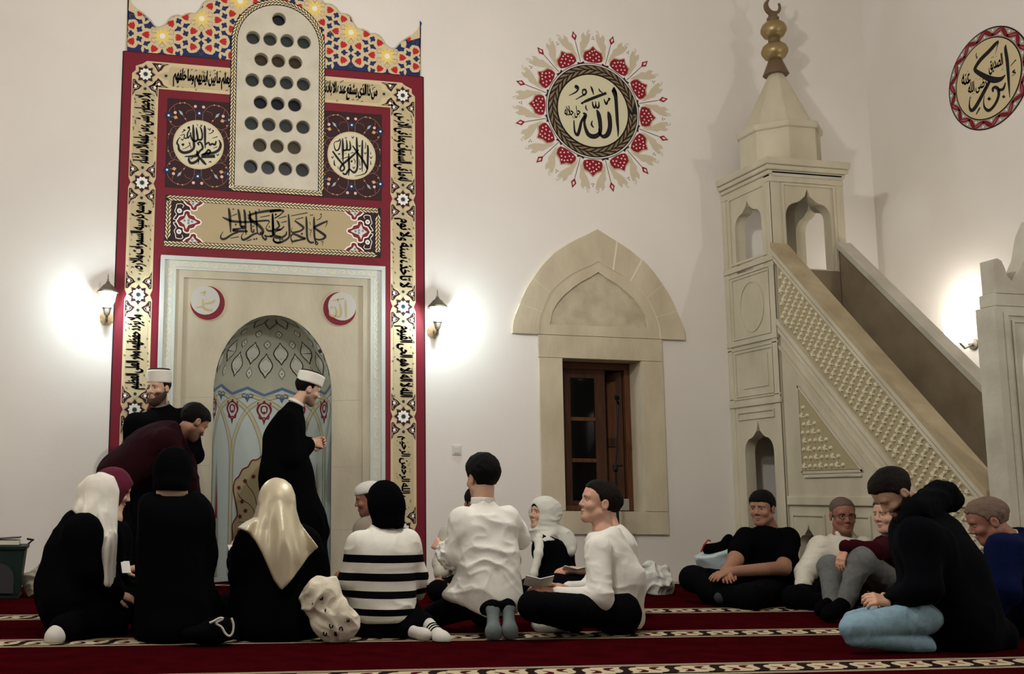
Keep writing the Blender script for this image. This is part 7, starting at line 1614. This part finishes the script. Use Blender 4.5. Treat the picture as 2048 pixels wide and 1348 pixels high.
# green bin with a book on it
bx, by = -.64, -1.02
r = tag(empty('storage_bin', (bx, by, 0)), 'dark green tapered bin standing against the wall at the left edge', 'bin')
def ring_box(w0, w1, z0, z1, d0, d1): return [(bx-w0, by-d0, z0), (bx+w0, by-d0, z0), (bx+w0, by+d0, z0), (bx-w0, by+d0, z0), (bx-w1, by-d1, z1), (bx+w1, by-d1, z1), (bx+w1, by+d1, z1), (bx-w1, by+d1, z1)]
FB = [(3,2,1,0),(4,5,6,7),(0,1,5,4),(1,2,6,5),(2,3,7,6),(3,0,4,7)]
M_BIN = mat('dark_green_plastic', (14, 34, 28), .6)
bevel(MB().add(ring_box(.165, .195, .02, .34, .15, .18), FB).build('bin_body', M_BIN, r), .01, 2); bevel(MB().add(ring_box(.205, .21, .335, .365, .19, .195), FB).build('rim', M_BIN, r), .006, 2)
bevel(MB().add(ring_box(.17, .17, .0, .022, .155, .155), FB).build('foot', M_BLACK, r), .004)
bevel(MB().prism([[(bx-.13, .04), (bx+.13, .04), (bx+.13, .15)]+[(bx+.13*cos(pi*k/10), .15+.10*sin(pi*k/10)) for k in range(1, 10)]+[(bx-.13, .15)]], lambda u, v, d: (u, by-.158-.03*v/.34*1-d, v), 0., .006).build('front_panel', mat('grey_panel', (52, 50, 56), .7), r), .003)
MB().tube([(bx+.195, by+.12, .36), (bx+.235, by+.14, .395), (bx+.19, by+.16, .40)], .008, 6).build('handle', M_BLACK, r)
bk = tag(empty('book', (bx+.02, by-.03, .366)), 'dark covered book lying on the green bin', 'book')
c_, s_ = cos(.08), sin(.08)
def bkbox(x0, x1, y0, y1, z0, z1, tl): return [(bx+.02+x, by-.03+y, .3665+z+(x+.13)*tl) for z in (z0, z1) for x, y in ((x0, y0), (x1, y0), (x1, y1), (x0, y1))]
MB().add(bkbox(-.13, .13, -.10, .10, .004, .034, .0), FB).build('pages', mat('page_paper', (206, 200, 184), .9), bk)
MB().add(bkbox(-.13, .135, -.105, .105, .034, .040, .06), FB).build('cover', mat('book_cover_dark', (34, 34, 38), .6, var=.3, scale=30), bk)
MB().add(bkbox(-.10, .05, -.04, .03, .0405, .0412, .06), FB).build('cover_title', mat('book_title_grey', (104, 102, 98), .6), bk)
MB().add(bkbox(-.13, .135, -.105, .105, .0, .004, .0), FB).build('back_cover', MATS['book_cover_dark'], bk)
# booklets and papers held in hands
def booklet(c, w, h, ang, tilt, label, open_=True):
    c = np.array(c); r = tag(empty('booklet', tuple(c)), label, 'booklet'); u = np.array([cos(ang), sin(ang), 0.]); v = np.array([-sin(ang)*cos(tilt), cos(ang)*cos(tilt), sin(tilt)]); n = np.cross(u, v)
    for s in ((-1, 1) if open_ else (1,)):
        a = c; e = u*s*w+n*w*(.25 if open_ else 0)
        vs = [a-v*h/2, a+e-v*h/2, a+e+v*h/2, a+v*h/2]; vs = vs+[p-n*.004 for p in vs]
        MB().add(vs, FB).build('page_leaf', mat('page_white', (222, 220, 212), .9), r)
    return r
booklet(q3(1078, 1166, -3.52), .075, .12, pi*.92, .5, 'open white booklet in the hands of the sweatshirt youth')
booklet(q3(1150, 1142, -2.84), .075, .11, pi*.95, .35, 'open white booklet held by the half hidden youth')
booklet(q3(460, 1106, -3.22), .06, .10, .4, 1.0, 'white paper held by the woman in the satin headscarf', False)
booklet(q3(243, 1134, -2.80), .05, .08, .2, .9, 'small white booklet held by the woman in the maroon headscarf', False)
# ================================================================ MICROPHONE STAND
mx, my = float(q3(1234, 940, -.35)[0]), -.35
r = tag(empty('microphone_stand', (mx, my, 0)), 'black microphone stand in front of the casement window', 'microphone stand')
zt = float(q3(1232, 795, my)[2]); zj = float(q3(1229, 937, my)[2]); M_MIC = mat('black_metal', (14, 14, 15), .4, metal=.3)
MB().tube([(mx, my, .05), (mx-.012, my, zj)], .013, 8).build('lower_tube', M_MIC, r); MB().tube([(mx-.012, my, zj), (float(q3(1237, 812, my)[0]), my, zt-.06)], .008, 8).build('upper_tube', M_MIC, r)
bevel(MB().lathe([(.018, -.03), (.026, -.01), (.026, .03), (.016, .045)], (mx-.012, my, zj), 12).build('clutch', M_MIC, r), .003); MB().tube([(mx-.012, my, zj+.02), (mx+.05, my-.01, zj+.025)], .008, 6).build('clamp_knob', M_MIC, r)
a = Vector((float(q3(1237, 812, my)[0]), my, zt-.06)); MB().lathe([(.010, 0), (.014, .05), (.024, .07), (.026, .095), (.018, .115)], a, 12, ax=(-.35, -.5, .55)).build('microphone', M_MIC, r)
for k in range(3):
    an = 2*pi*k/3+.5; MB().tube([(mx, my, .28), (mx+.30*cos(an), my+.30*sin(an)*.6, .012)], .009, 6).build('leg', M_MIC, r)
bevel(MB().box((mx+.01, my-.03, zj-.36), (mx+.09, my-.005, zj-.26)).build('junction_box', mat('pale_box', (150, 148, 138), .5), r), .004)
